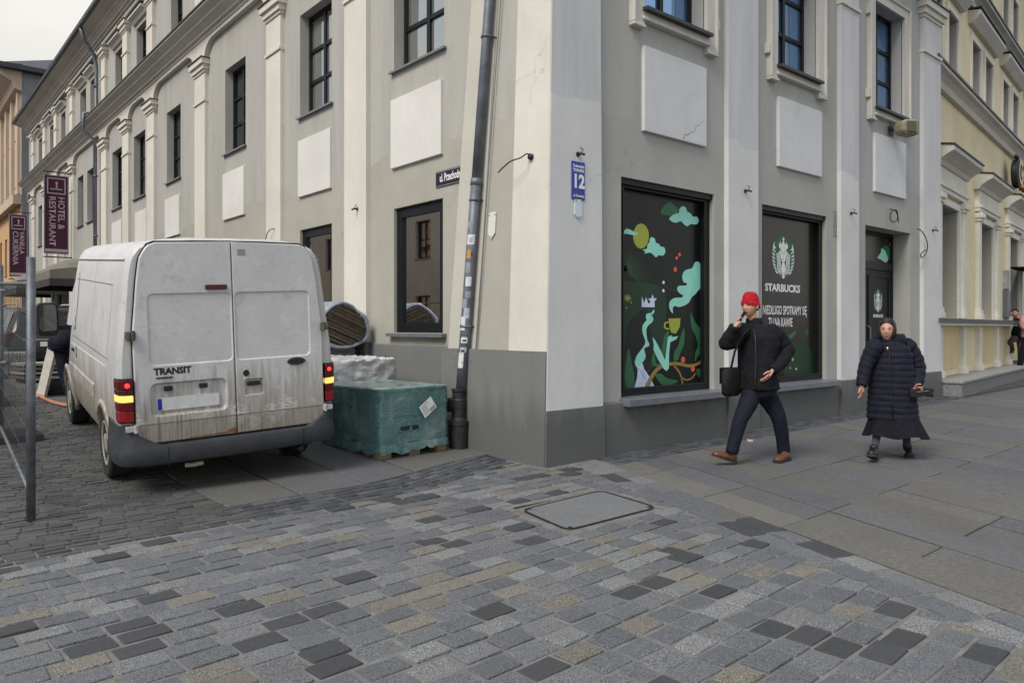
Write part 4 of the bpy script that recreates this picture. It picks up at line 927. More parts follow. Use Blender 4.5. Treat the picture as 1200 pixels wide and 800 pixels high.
# angle 0 faces -u, 90 faces -v (towards the square)
for z0, z1, a0, a1, m in ((2.43, 2.55, -5, 85, 'w'), (2.27, 2.37, 5, 55, 'y'), (2.30, 2.34, 55, 70, 'k'), (2.10, 2.22, 0, 60, 'g'), (1.94, 2.05, 15, 80, 'w'), (1.80, 1.88, 20, 90, 'g'), (1.68, 1.79, -10, 50, 'g'), (1.56, 1.68, 20, 85, 'l'), (1.42, 1.58, -15, 45, 'w'), (1.27, 1.34, 10, 85, 'w'), (1.16, 1.22, 5, 80, 'l'), (.98, 1.155, -10, 55, 'w'), (2.62, 2.7, -20, 30, 'g')):
    sticker(z0, z1, a0, a1, stm[m], .0015, 'sticker', .004)
sticker(2.46, 2.52, 20, 60, stm['l'], .0025); sticker(1.17, 1.19, 20, 60, stm['k'], .0025); sticker(1.29, 1.31, 30, 70, stm['k'], .0025); sticker(1.03, 1.05, 35, 50, stm['g'], .0025); sticker(1.46, 1.52, -30, -5, stm['w'], .02)
# downpipe further along the left facade
d2 = empty('facade_downpipe', (0, 0, 0)); tag(d2, 'long dark downpipe running down the far part of the left facade past the cornice', 'downpipe')
vv = 22.45
mb = MB(); mb.tube([(LU - .62, vv - .2, 11.3), (LU - .5, vv - .1, 10.95), (LU - .2, vv, 10.55), (LU - .12, vv, 10.2), (LU - .12, vv, 8.7), (LU - .50, vv, 8.55), (LU - .52, vv, 8.0), (LU - .16, vv, 7.7), (LU - .16, vv, .4)], .06, 10); mb.build('pipe', M['zinc'], d2, True)
for z in (9.5, 6.5, 4.5): mb = MB(); mb.tube([(LU - .15, vv, z), (LU - .15, vv, z + .05)], .08, 10); mb.build('clamp', M['zinc'], d2, True)

# ------------------------------------------------------------------ yellow building
YA = R(7.3)
yb = empty('yellow_building', (10.5, .3, 0), YA); tag(yb, 'pale yellow building with ivory window surrounds, hoods and stone ledge beside the corner building', 'building')
TY = lambda s, d, z: (s, -d, z)
gw = [(1.2 + 3.87 * k, 2.75 + 3.87 * k) for k in range(4)]
uw = [(.35, 1.3), (1.84, 2.75)] + [(x + 3.85 * k, x + .95 + 3.85 * k) for k in range(3) for x in (4.18, 5.7)]
top = [(x, x + .9) for x, _ in uw]
YH = [(a, b, 1.66, 4.06, .38) for a, b in gw] + [(a, b, 6.85, 8.33, .3) for a, b in uw] + [(a, b, 9.75, 11.1, .3) for a, b in top]
wall(TY, -.2, 18, -.1, 12.5, YH, M['yellow'], yb)
greyrev = M['ytrim']
for h in YH: window(TY, h[0], h[1], h[2], h[3], h[4], yb, 2, 2, .06, .05, sillout=0, framemat=M['wood_dark'] if h[2] < 2 else M['frame'])
def jambs(h, w, out, bot=True):
    a, b, c, d, dep = h; mb = MB(TY)
    mb.box(a - w, a - .001, -.01, out, c, d); mb.box(b + .001, b + w, -.01, out, c, d); mb.box(a - w, b + w, -.01, out, d + .001, d + w)
    mb.build('window_surround', M['ytrim'], yb)
    mb = MB(TY)        # grey-plastered reveal lining
    mb.box(a, a + .012, -dep, -.002, c, d); mb.box(b - .012, b, -dep, -.002, c, d); mb.box(a + .012, b - .012, -dep, -.002, d - .012, d); mb.build('reveal_lining', M['greyw'], yb)
for h in YH[4:]: jambs(h, .13, .04)
for h in YH[:4]:
    jambs(h, .14, .05); a, b, c, d, dep = h
    for x in (a - .42, b + .17):
        mb = MB(TY); mb.box(x, x + .25, -.01, .09, c + .22, d - .02); p = mb.build('surround_pilaster', M['ytrim'], yb)
        mb = MB(TY); mb.box(x - .05, x + .3, -.01, .14, c - .0, c + .11); mb.box(x - .03, x + .28, -.01, .12, c + .11, c + .22); mb.build('pilaster_base', M['ytrim'], p)
        mb = MB(TY); mb.box(x - .04, x + .29, -.01, .13, d - .02, d + .05); mb.box(x - .07, x + .32, -.01, .17, d + .05, d + .17); mb.box(x - .02, x + .27, -.01, .11, d + .17, d + .22); mb.build('pilaster_capital', M['ytrim'], p, bevel=.02, seg=2)
    mb = MB(TY); mb.box(a - .5, b + .5, -.01, .11, d + .22, d + .31); mb.box(a - .52, b + .52, -.01, .15, d + .31, d + .37); mb.box(a - .45, b + .45, -.01, .08, d + .37, d + .74); e = mb.build('entablature', M['ytrim'], yb)
    mb = MB(TY); mb.profile([(-.01, d + .74), (.12, d + .74), (.16, d + .82), (.28, d + .9), (.40, d + .96), (.40, d + 1.05), (-.01, d + 1.13)], a - .62, b + .62); mb.build('hood', M['stonew'], e)
    mb = MB(TY); mb.profile([(-.01, d + 1.165), (.425, d + 1.085), (.425, d + 1.055), (-.01, d + 1.135)], a - .645, b + .645); mb.build('hood_flashing', M['darkmetal'], e)
    # panel below the window between the little pilasters
    mb = MB(TY); mb.box(a - .05, b + .05, -.01, .015, .55, 1.42); mb.build('ochre_panel', M['yelpan'], yb)
    for x in (a - .42, b + .17):
        mb = MB(TY); mb.box(x, x + .25, -.01, .1, .55, 1.5); p = mb.build('dado_pilaster', M['ytrim'], yb); mb = MB(TY); mb.box(x - .04, x + .29, -.01, .14, .34, .56); mb.build('dado_base', M['ytrim'], p)
mb = MB(TY); mb.box(-.15, 8.7, -.01, .27, 1.50, 1.56); lg = mb.build('stone_ledge', M['ytrim'], yb); mb = MB(TY); mb.box(-.15, 8.75, -.01, .33, 1.56, 1.64); mb.build('ledge_top', simple('ledge_slate', (.075, .08, .085), .6, .3, 8, .2, 60), lg)
mb = MB(TY); mb.box(.12, 9.2, -.01, .62, -.2, .355); sp_ = mb.build('stone_step', M['stonestep'], yb, bevel=.015); mb = MB(TY); mb.box(.10, 9.22, -.01, .65, .36, .42); mb.build('step_top', simple('step_granite_top', (.27, .265, .25), .85, .2, 25, .3, 140), sp_, bevel=.01)
mb = MB(TY); mb.box(9.2, 18, -.01, .3, -.2, .5); mb.build('dado_plinth', M['stonestep'], yb)
def ycorn(z, h, out, s0=-.2, s1=18):
    mb = MB(TY); mb.profile([(-.01, z), (.1, z), (.12, z + h * .35), (out * .7, z + h * .55), (out, z + h * .65), (out, z + h * .9), (-.01, z + h)], s0, s1); c = mb.build('cornice', M['stonew'], yb)
    mb = MB(TY); mb.profile([(-.01, z + h + .05), (out + .03, z + h * .95 + .01), (out + .03, z + h * .9 - .02), (out + .004, z + h * .9 - .02), (out + .004, z + h * .91), (-.01, z + h + .005)], s0, s1); mb.build('cornice_flashing', M['darkmetal'], c)
ycorn(6.38, .38, .28); ycorn(9.0, .34, .3); ycorn(11.9, .6, .6)
for k in range(4):
    x0, x1 = (-.2, 3.1) if k == 0 else (3.85 * k - .0, 3.85 * k + 3.15)
    mb = MB(TY); mb.profile([(-.01, 8.62), (.1, 8.62), (.26, 8.8), (.26, 8.88), (-.01, 8.93)], x0, x1); h_ = mb.build('long_hood', M['stonew'], yb); mb = MB(TY); mb.box(x0 - .02, x1 + .02, -.01, .285, 8.932, 8.96); mb.build('hood_flashing', M['darkmetal'], h_)
mb = MB(TY); mb.poly([(-.2, 0, 12.5), (18, 0, 12.5), (18, -6, 14.5), (-.2, -6, 14.5)]); mb.build('roof', M['roof'], yb)
mb = MB(TY); mb.poly([(18, 0, -.1), (18, -9, -.1), (18, -9, 12.5), (18, 0, 12.5)]); mb.build('end_wall', M['yellow'], yb)
# gilt fascia sign
mw = yb.matrix_basis
gs = empty('fascia_sign', (Vector((10.5, .3, 0)) + Matrix.Rotation(YA, 3, 'Z') @ Vector((8.6, 0, 0))), YA); gs.location.z = 5.75; tag(gs, 'dark and gilt shop sign with raised lettering fixed above the window hoods of yellow building', 'sign')
gilt = simple('gilt_letters', srgb(176, 132, 60), .4, .3, 12, .1, 60, metal=.5)
mb = MB(); mb.lathe([(.36, -.34), (.40, -.32), (.40, -.2), (.36, -.17)], 28, axis='y'); mb.build('disc_back', M['black'], gs)
me = text_mesh('G', .95, .02); 
for v in me.vertices: v.co = (v.co.x + .05, -.36, v.co.y)
link('letter', me, gilt, gs)
mb = MB(); mb.tube([(-.3 + .02 * k, -.28, .42 + .04 * (k % 2)) for k in range(16)], .05, 6); mb.build('crest', M['castiron'], gs)
for i, ch in enumerate('alois'):
    me = text_mesh(ch, .62, .01)
    n0 = len(me.vertices)
    for v in me.vertices: v.co = (v.co.x + .72 + .42 * i, -.22, v.co.y - .16)
    o = link('letter', me, gilt, gs); so_ = o.modifiers.new('solid', 'SOLIDIFY'); so_.thickness = .14; so_.offset = 1
mb = MB(); mb.box(.45, 2.7, -.06, -.001, -.42, -.36); mb.build('rail', M['black'], gs)
# small glass canopy by the far door
cn = empty('glass_canopy', Vector((10.5, .3, 2.85)) + Matrix.Rotation(YA, 3, 'Z') @ Vector((8.6, 0, 0)), YA); tag(cn, 'small curved wrought iron canopy over far door of yellow building', 'canopy')
for k in range(7):
    mb = MB(); s = .2 + .35 * k; mb.tube([(s, -.02, .32), (s, -.5, .30), (s, -.85, .18), (s, -1.0, .0)], .014, 6); mb.build('rib', M['castiron'], cn)
for (y, z) in ((-1.0, 0), (-.55, .29), (-.02, .32)): mb = MB(); mb.tube([(.15, y, z), (2.4, y, z)], .018, 6); mb.build('rail', M['castiron'], cn)
mb = MB(); mb.rings([[(s, -.02, .335), (s, -.5, .315), (s, -.85, .195), (s, -1.0, .015)] for s in (.18, 2.35)], cap=False, closed=False); mb.build('glazing', simple('canopy_glass', (.10, .12, .13), .2, .2, 5, 0), cn)
# notice box on the wall
nb = empty('notice_box', Vector((10.5, .3, 1.75)) + Matrix.Rotation(YA, 3, 'Z') @ Vector((8.35, 0, 0)), YA); tag(nb, 'grey wall box on yellow building under the iron canopy', 'wall box')
mb = MB(); mb.box(-.22, .22, -.12, -.001, 0, .75); mb.build('case', simple('box_grey', (.12, .13, .16), .5), nb); mb = MB(); mb.box(-.17, .17, -.1, -.001, .78, 1.3); mb.build('upper_case', simple('box_pale', (.35, .36, .38), .5), nb)

# ------------------------------------------------------------------ far orange building at the end of the street
ob = empty('orange_building', (LU - .25, 38.2, 0)); tag(ob, 'tall orange and pink building with blue grey gable ending the side street', 'building')
TO = lambda s, d, z: (-d, s, z)
oh = [(1.0 + 2.1 * k, 1.9 + 2.1 * k, z0, z1, .2) for k in range(8) for z0, z1 in ((4.3, 6.3), (8.6, 10.4), (11.0, 12.4))]
wall(TO, 0, 22, -.1, 7.6, [h for h in oh if h[2] < 7], M['orange'], ob); wall(TO, 0, 22, 7.6, 13.6, [h for h in oh if h[2] > 7], M['pinkst'], ob, 'upper_wall')
for h in oh: window(TO, h[0], h[1], h[2], h[3], .2, ob, 2, 2, .07, .05, sillout=.05)
for k in range(10): mb = MB(TO); mb.box(.25 + 2.1 * k, .75 + 2.1 * k, -.01, .14, 8.1, 13.2); mb.build('pilaster', M['pinkst'], ob)
mb = MB(TO); mb.box(0, 22, -.01, .35, 7.55, 8.0); mb.build('string_course', M['pinkst'], ob)
mb = MB(TO); mb.profile([(-.01, 13.1), (.3, 13.2), (.4, 13.5), (.9, 13.8), (1.0, 14.2), (-.01, 14.3)], -.1, 22); mb.build('eaves_cornice', M['pinkst'], ob); mb = MB(TO); mb.profile([(-.01, 14.42), (1.1, 14.3), (1.1, 14.18), (1.02, 14.2), (-.01, 14.31)], -.15, 22); mb.build('gutter', M['darkmetal'], ob)
mb = MB(); mb.poly([(0, -.02, -.1), (9, -.02, -.1), (9, -.02, 14.3), (0, -.02, 14.3)]); mb.build('gable_wall', M['slate'], ob)
mb = MB(); mb.box(.3, .9, -.12, -.03, 6, 12.0); mb.build('chimney_breast', M['slate'], ob)
mb = MB(); mb.poly([(-1.0, -.15, 14.3), (9, -.15, 14.3), (9, 6, 17), (3, 6, 17)]); mb.poly([(-1.0, -.15, 14.31), (3, 6, 17), (3, 22, 17), (-1, 22, 14.31)]); mb.build('roof', M['roof'], ob)
mb = MB(); mb.box(-1.0, 9, -.5, .0, 14.05, 14.28); mb.build('gable_eaves', M['darkmetal'], ob)

# ------------------------------------------------------------------ building across the side street (seen only mirrored in the panes)
op = empty('opposite_building', (-12.5, 9, 0)); tag(op, 'tan plastered building across the side street with a red tiled roof', 'building')
TP = lambda s, d, z: (d, s, z)
ph = [(1.2 + 3 * k, 2.4 + 3 * k, z, z + 1.7, .2) for k in range(11) for z in (1.2, 4.6)]
wall(TP, 0, 34, -.2, 7.6, ph, plaster('plaster_tan', (.42, .37, .295), None, .3), op)
for h in ph: window(TP, h[0], h[1], h[2], h[3], .2, op, 2, 2, .07, .05)
mb = MB(TP); mb.profile([(-.01, 7.5), (.3, 7.6), (.3, 7.8), (-.01, 7.9)], 0, 34); mb.build('eaves', M['stonew'], op)
mb = MB(TP); mb.poly([(-.2, .4, 7.8), (34, .4, 7.8), (34, -4, 10.5), (-.2, -4, 10.5)]); mb.build('roof', simple('red_tiles', (.25, .09, .05), .8, .3, 6, .4, 20), op)
mb = MB(); mb.poly([(0, 0, -.2), (-9, 0, -.2), (-9, 0, 7.8), (0, 0, 7.8)]); mb.build('end_wall', M['stonew'], op)

# ------------------------------------------------------------------ banners, awnings
def banner(name, u0, u1, v, z0, z1, lines, label):
    e = empty(name, ((u0 + u1) / 2, v, z0)); tag(e, label, 'sign', 'bordeaux signs hung from the left facade'); w = (u1 - u0) / 2; h = z1 - z0
    mb = MB(); mb.box(-w, w, -.03, .03, 0, h); mb.build('panel', M['bordeaux'], e)
    fm = simple('banner_frame_grey', (.30, .29, .30), .5) if 'banner_frame_grey' not in bpy.data.materials else bpy.data.materials['banner_frame_grey']
    mb = MB(); t = .035
    mb.box(-w - t, -w, -.04, .04, -t, h + t); mb.box(w, w + t, -.04, .04, -t, h + t); mb.box(-w, w, -.04, .04, h, h + t); mb.box(-w, w, -.04, .04, -t, 0); mb.build('frame', M['sill'], e)
    mb = MB(); y = -.033
    for a_, b_, c_, d_ in ((-w * .82, w * .82, h - .66, h - .62), (-w * .82, w * .82, h - .10, h - .06), (-w * .82, -w * .72, h - .62, h - .10), (w * .72, w * .82, h - .62, h - .10)): mb.poly([(a_, y, c_), (b_, y, c_), (b_, y, d_), (a_, y, d_)])
    mb.build('emblem_frame', M['bannerlet'], e)
    TB = lambda s, d, z: (s, -.034 - d, z)
    mb = MB(TB); mb.poly([(p[0], 0, p[1]) for p in smooth_loop([(-.03, h - .22), (.03, h - .2), (.05, h - .28), (.02, h - .34), (.05, h - .42), (-.02, h - .42), (-.01, h - .33)], 3)]); mb.build('emblem', M['bannerlet'], e)
    mb = MB(TB); mb.box(-w * .55, w * .55, 0, .0005, h - .5, h - .46); mb.build('emblem_line', M['bannerlet'], e)
    mb = MB(TB); mb.box(-w, w, 0, .001, .03, .14); mb.build('foot_strip', M['bannerlet'], e)
    for i, (s, size, x) in enumerate(lines): text('lettering', s, TB, x * w, .0006, (h - .75) , size, M['bannerlet'], e, rot=-math.pi / 2, bold=.004, align='LEFT')
    for z in (h + .16, -.16):
        mb = MB(); mb.tube([(-w - .05, 0, z), (w + .5, 0, z)], .022, 8); mb.build('arm', M['castiron'], e)
        for x in (-w * .8, w * .8): mb = MB(); mb.tube([(x, 0, z), (x, 0, z - (.16 if z > 0 else -.16))], .012, 6); mb.build('hanger', M['castiron'], e)
    mb = MB(); mb.box(w + .45, w + .5, -.06, .06, -.25, h + .25); mb.build('wall_rail', M['castiron'], e)
    return e
banner('hanging_sign', -.50, .23, 26.7, 4.25, 7.1, [('HOTEL &', .30, .42), ('RESTAURANT', .30, -.38)], 'bordeaux hanging sign reading hotel and restaurant above the awning')
banner('hanging_sign', -.46, .20, 36.4, 3.9, 6.75, [('VANILLA', .27, .42), ('CUKIERNIA', .31, -.38)], 'bordeaux hanging sign reading cukiernia at the far end of the street')
awm = simple('awning_canvas', (.17, .16, .135), .85, .12, 2, .1, 60)
def awning(v0, v1, out, zt, zb, label):
    e = empty('awning', (LU, v0, zb)); tag(e, label, 'awning', 'olive grey awnings along the left facade'); L = v1 - v0; h = zt - zb
    mb = MB(); P = [(-.02, h), (-out * .35, h * .98), (-out * .7, h * .78), (-out, h * .32), (-out, .0)]
    rr = []
    for s, k in ((0, .0), (.35, .6), (.9, 1), (L - .9, 1), (L - .35, .6), (L, .0)):
        rr.append([(p[0], s, p[1] if p[1] <= h * .33 else h * .32 + (p[1] - h * .32) * (.25 + .75 * k)) for p in P])
    mb.rings(rr, cap=False, closed=False)
    for s in (0, L): mb.poly([(-.02, s, h * .49), *[(p[0], s, p[1] if p[1] <= h * .33 else h * .32 + (p[1] - h * .32) * .25) for p in P[1:]], (-.02, s, 0)])
    mb.build('canvas', awm, e)
    mb = MB(); mb.box(-out - .01, -.02, -.01, .02, -.22, .0); mb.box(-out - .015, -out + .01, .02, L - .02, -.22, .0); mb.box(-out - .01, -.02, L - .02, L + .01, -.22, .0); mb.build('valance', simple('awning_valance', (.045, .043, .04), .85) if 'awning_valance' not in bpy.data.materials else bpy.data.materials['awning_valance'], e)
    mb = MB(); mb.tube([(-out + .03, .05, -.02), (-.02, .05, -.02)], .02, 6); mb.build('strut', M['castiron'], e)
awning(20.6, 24.6, 1.75, 3.75, 2.95, 'olive grey domed awning below the hotel sign')
awning(27.5, 31.5, 1.75, 3.75, 2.95, 'olive grey domed awning beyond the hotel sign, further down the street')

# ------------------------------------------------------------------ white van
VR, VP_, VY = -.049, .074, R(36.17) - YAW
van = empty('delivery_van', (-2.767, 1.225, -.017)); tag(van, 'dirty white high roof panel van with lit tail lamps parked beside the pallets', 'van')
van.rotation_mode = 'QUATERNION'
van.rotation_quaternion = (Matrix.Rotation(VY, 3, 'Z') @ Matrix.Rotation(VP_, 3, 'X') @ Matrix.Rotation(VR, 3, 'Y')).to_quaternion()
def van_paint():
    t = NT('dirty_white_paint'); v = t.pos(kind='Object'); z = t.sep(v)[2]; col = (.60, .60, .595)
    big = t.noise(v, 2.2, 6, .6); st_ = t.noise(t.pos((14, 14, .8), 'Object'), 1.6, 6, .65); fine = t.noise(v, 30, 6, .65)
    c = t.ramp(big, [(.3, sc(col, .92)), (.7, sc(col, 1.05))])
    c = t.mix(t.math('MULTIPLY', t.ramp(fine, [(.45, 0.0), (.7, 1.0)]), .16), c, (.25, .235, .21))
    # film of road dirt: thicker low down, ragged runs and smears
    h = t.math('ADD', z, t.math('MULTIPLY', t.math('SUBTRACT', st_, .5), 1.6))
    c = t.mix(t.ramp(h, [(.40, .9), (.70, .68), (1.05, .36), (1.7, .12)]), c, (.27, .225, .165))
    run = t.noise(t.pos((22, 22, .55), 'Object', (3, 1, 2)), 1.5, 8, .7)
    sm = t.math('MULTIPLY', t.ramp(run, [(.50, 0.0), (.62, 1.0)]), t.ramp(t.math('ADD', z, t.math('MULTIPLY', big, -.7)), [(.0, 1.0), (.28, .75), (.62, .15), (.9, 0.0)])); c = t.mix(t.math('MULTIPLY', sm, .85), c, (.065, .054, .040))
    bl = t.math('MULTIPLY', t.ramp(t.noise(v, 5, 8, .75), [(.56, 0.0), (.66, 1.0)]), .38); c = t.mix(bl, c, (.30, .285, .26))
    wipe = t.math('MULTIPLY', t.ramp(t.noise(t.pos((2.0, 2.0, 2.4), 'Object', (5.2, 0, 1.7)), 1.6, 5, .6), [(.56, 0.0), (.62, 1.0)]), t.ramp(t.noise(t.pos((9, 9, 26), 'Object'), 2.2, 4, .6), [(.42, 0.0), (.56, .55)])); c = t.mix(wipe, c, (.66, .67, .68))
    low = t.ramp(t.math('ADD', z, t.math('MULTIPLY', t.math('SUBTRACT', fine, .5), .08)), [(.664, .5), (.69, 0.0)]); c = t.mix(t.math('MULTIPLY', low, t.ramp(run, [(.3, .5), (.6, 1.0)])), c, (.20, .175, .135))
    t.set(col=c, rough=t.ramp(big, [(.3, .32), (.7, .5)]), spec=.45); t.bump(t.noise(v, 3, 3), .05, .03); return t.mat
VP = van_paint(); VDK = simple('van_grey_plastic', (.035, .038, .043), .6, .25, 8, .15, 120, kind='Object'); GAP = M['black']
def hw(z):           # half width over height
    pts = [(.30, .86), (.42, .93), (.60, .955), (1.05, .965), (1.28, .955), (1.60, .915), (1.95, .878), (2.10, .85), (2.18, .81), (2.235, .74), (2.265, .60), (2.285, .30), (2.29, 0)]
    for (a, b), (c, d) in zip(pts, pts[1:]):
        if z <= c: return b + (d - b) * (z - a) / (c - a)
    return 0
ZS = [.38, .46, .60, .85, 1.05, 1.18, 1.28, 1.45, 1.62, 1.80, 1.95, 2.06, 2.13, 2.20, 2.245, 2.27]
def section(y, kx, ztop, zfl, yo):     # closed ring, bottom-left round over the roof to bottom-right
    L = []
    for z in ZS:
        zz = .38 + (z - .38) * (ztop - .38) / (2.285 - .38); L.append((hw(z) * kx, zz))
    L.append((.34 * kx, .38 + (2.284 - .38) * (ztop - .38) / 1.905))
    out = [(-x, y + yo(z), z) for x, z in L] + [(x, y + yo(z), z) for x, z in L[::-1]]
    return out
RL = lambda z: .028 * (z - .5)
mb = MB()
# hood and windscreen follow by lowering the top of the sections
secs = [(0.0, .955, 2.262, RL), (.035, .99, 2.28, RL), (.10, 1, 2.285, RL)] + [(y, 1, 2.285, lambda z: 0) for y in (.6, 1.4, 2.4, 2.9, 3.2)] + [(3.45, .985, 2.20, lambda z: 0), (3.75, .97, 1.92, lambda z: 0), (4.05, .955, 1.52, lambda z: 0), (4.15, .95, 1.36, lambda z: 0), (4.5, .92, 1.22, lambda z: 0), (4.75, .86, 1.05, lambda z: 0), (4.86, .78, .85, lambda z: 0)]
mb.rings([section(y, k, zt, 0, yo) for y, k, zt, yo in secs])
body = mb.build('body', VP, van, True)
cut = MB()
for y in (.954, 3.95): cut.lathe([(.385, -1.2), (.385, 1.2)], 36, (0, y, .33), axis='x')
co = cut.build('cut', VP); 
m = body.modifiers.new('b', 'BOOLEAN'); m.object = co; m.operation = 'DIFFERENCE'; m.solver = 'EXACT'
body.parent = None; bpy.context.view_layer.update(); bake(body); body.parent = van
bpy.data.objects.remove(co)
for p in body.data.polygons: p.use_smooth = abs(p.normal.x) < .999 and len(p.vertices) == 4
body.data.set_sharp_from_angle(angle=R(40)) if hasattr(body.data, 'set_sharp_from_angle') else None
# wheel housings and underbody
mb = MB()
for y in (.954, 3.95): mb.box(-.80, .80, y - .42, y + .42, .30, .80)
mb.build('wheel_housing', GAP, van); mb = MB(); mb.box(-.78, .78, .15, 4.7, .26, .385); mb.build('underbody', GAP, van)
# rear doors: panel outlines in (x, z) on the leaning rear plane
def rearT(off): return lambda x, d, z: (x, RL(z) - off - d, z)
def rr_(x0, x1, z0, z1, r, n=4):
    out = []
    for cx, cz, a0 in ((x1 - r, z1 - r, 0), (x0 + r, z1 - r, 90), (x0 + r, z0 + r, 180), (x1 - r, z0 + r, 270)):
        for k in range(n + 1): t = R(a0 + 90 * k / n); out.append((cx + r * math.cos(t), cz + r * math.sin(t)))
    return out
def pressed(name, outline, insets, T, mat, parent, th=.03, edge=.008):
    bm = bmesh.new()
    def loop(pts, d): return [bm.verts.new(T(p[0], d, p[1])) for p in pts]
    def shrink(pts, e):
        c = Vector((sum(p[0] for p in pts) / len(pts), sum(p[1] for p in pts) / len(pts))); out = []
        n = len(pts)
        for i in range(n):
            a, b, d_ = Vector(pts[i - 1]), Vector(pts[i]), Vector(pts[(i + 1) % n]); t = (d_ - a).normalized(); nn = Vector((-t.y, t.x)); out.append(tuple(b + nn * e))
        return out
    es = []
    O0 = loop(outline, -th); O1 = loop(outline, -edge); O2 = loop(shrink(outline, edge), 0); n = len(outline)
    for A, B in ((O0, O1), (O1, O2)):
        for i in range(n): bm.faces.new((A[i], A[(i + 1) % n], B[(i + 1) % n], B[i]))
    es += [bm.edges.get((O2[i], O2[(i + 1) % n])) for i in range(n)]
    for pts, dep, bw in insets:
        I0 = loop(pts, 0); I1 = loop(shrink(pts, bw), -dep); k = len(pts)
        for i in range(k): bm.faces.new((I0[i], I0[(i + 1) % k], I1[(i + 1) % k], I1[i]))
        bm.faces.new(I1); es += [bm.edges.get((I0[i], I0[(i + 1) % k])) for i in range(k)]
    bmesh.ops.triangle_fill(bm, use_beauty=True, use_dissolve=False, edges=es)
    bmesh.ops.recalc_face_normals(bm, faces=bm.faces)
    me = bpy.data.meshes.new(name); bm.to_mesh(me); bm.free(); return link(name, me, mat, parent)
DX = .835; SPL = .0; ZB = .512
def outer(z): return min(DX, hw(z) * .955 - .055)
zs_ = [.62, .9, 1.15, 1.3, 1.5, 1.7, 1.9, 2.02, 2.10, 2.15, 2.19]
def dooroutline(sg):
    e = .004
    pts = [(sg * e, ZB), (sg * (DX - .14), ZB), (sg * (DX - .06), ZB + .02), (sg * (DX - .015), ZB + .07)] + [(sg * outer(z), z) for z in zs_] + [(sg * (outer(2.19) - .025), 2.215), (sg * (outer(2.19) - .08), 2.235), (sg * e, 2.25)]
    return pts if sg > 0 else pts[::-1]
T0 = rearT(.05)
winL = lambda sg: rr_(-.715, -.012, 1.175, 1.80, .05) if sg < 0 else rr_(.012, .715, 1.175, 1.80, .05)
dl = pressed('rear_door', dooroutline(-1), [(winL(-1), .010, .012), (rr_(-.72, -.075, .735, 1.03, .06), .025, .02)], T0, VP, van)
dr_ = pressed('rear_door', dooroutline(1), [(winL(1), .010, .012), (rr_(.075, .25, .845, 1.0, .02), .02, .012)], T0, VP, van)
# dark seam behind the door gaps
sl_ = [(outer(z) + .010, z) for z in zs_]
seam = [(0, ZB - .012), (DX - .05, ZB - .012), (DX - .0, ZB + .06)] + sl_ + [(outer(2.19) - .01, 2.225), (outer(2.19) - .07, 2.25), (0, 2.262)]
mb = MB(rearT(.018)); mb.prism([(x, z) for x, z in seam] + [(-x, z) for x, z in seam[::-1]], -.01, 0); mb.build('door_seal', GAP, van)
# crease along the lower door panels
for sg, d_ in ((-1, dl), (1, dr_)):
    mb = MB(rearT(.05)); mb.box(sg * .006, sg * (DX - .012), -.002, .0022, .676, .682); mb.build('crease', simple('crease_dirt', (.16, .145, .12), .8, kind='Object') if 'crease_dirt' not in bpy.data.materials else bpy.data.materials['crease_dirt'], d_)
    for z in (1.45, ):
        mb = MB(); mb.box(sg * .815, sg * .885, -.058, .05, z - .032, z + .032); mb.tube([(sg * .838, -.058, z - .042), (sg * .838, -.058, z + .042)], .016, 8); mb.tube([(sg * .87, -.055, z - .025), (sg * .87, -.055, z + .025)], .02, 8); mb.build('hinge', simple('hinge_dirty', (.10, .09, .065), .7, .5, 40, .4, 90, kind='Object') if 'hinge_dirty' not in bpy.data.materials else bpy.data.materials['hinge_dirty'], d_)
    mb = MB(); z = .655; mb.box(sg * .82, sg * .915, -.06, .05, z - .022, z + .022); mb.tube([(sg * .842, -.064, z - .034), (sg * .842, -.064, z + .034)], .015, 8); mb.build('hinge', simple('hinge_white', (.45, .45, .43), .6, .3, 30, .2, 90, kind='Object') if 'hinge_white' not in bpy.data.materials else bpy.data.materials['hinge_white'], d_)
# plate, its lamps, badges, lock, handle, brake light
mb = MB(rearT(.0275)); mb.prism(rr_(-.665, -.145, .785, .895, .008), 0, .006); pl = mb.build('number_plate', simple('plate_white', (.62, .62, .60), .4, .1, 20, 0, kind='Object'), dl)
mb = MB(rearT(.0345)); mb.prism(rr_(-.660, -.625, .79, .89, .004), 0, .001); mb.build('plate_band', M['bluesign'], pl)
for x in (-.57, -.28): mb = MB(rearT(.04)); mb.box(x - .035, x + .035, -.01, .012, .955, .995); mb.build('plate_lamp', M['black'], dl, bevel=.004)
mb = MB(rearT(.0275)); mb.prism([(-.33, .745), (-.285, .745), (-.29, .77), (-.325, .765)], 0, .004); mb.build('sticker_remnant', stm['g'], dl)
TV = rearT(.0515)
text('badge_lettering', 'TRANSIT', TV, -.53, .0005, 1.125, .078, M['ink'], dl, sx=.98, bold=.0035); mb = MB(TV); mb.box(-.665, -.535, 0, .004, 1.066, 1.078); mb.build('badge_bar', M['ink'], dl)
mb = MB(rearT(.05)); mb.prism(ell(.57, 1.13, .088, .036, 28), -.005, .012); bd = mb.build('oval_badge', M['black'], dr_, bevel=.003); mb = MB(rearT(.0635)); 
P = ell(.57, 1.13, .076, .027, 28); Q = ell(.57, 1.13, .071, .023, 28)
for i in range(28): mb.poly([(P[i][0], 0, P[i][1]), (P[(i + 1) % 28][0], 0, P[(i + 1) % 28][1]), (Q[(i + 1) % 28][0], 0, Q[(i + 1) % 28][1]), (Q[i][0], 0, Q[i][1])])
mb.build('badge_ring', simple('badge_grey', (.08, .08, .085), .4, kind='Object'), bd)
mb = MB(rearT(.05)); mb.prism(ell(.095, 1.055, .028, .03, 18), -.005, .008); mb.build('lock', M['black'], dr_, bevel=.003)
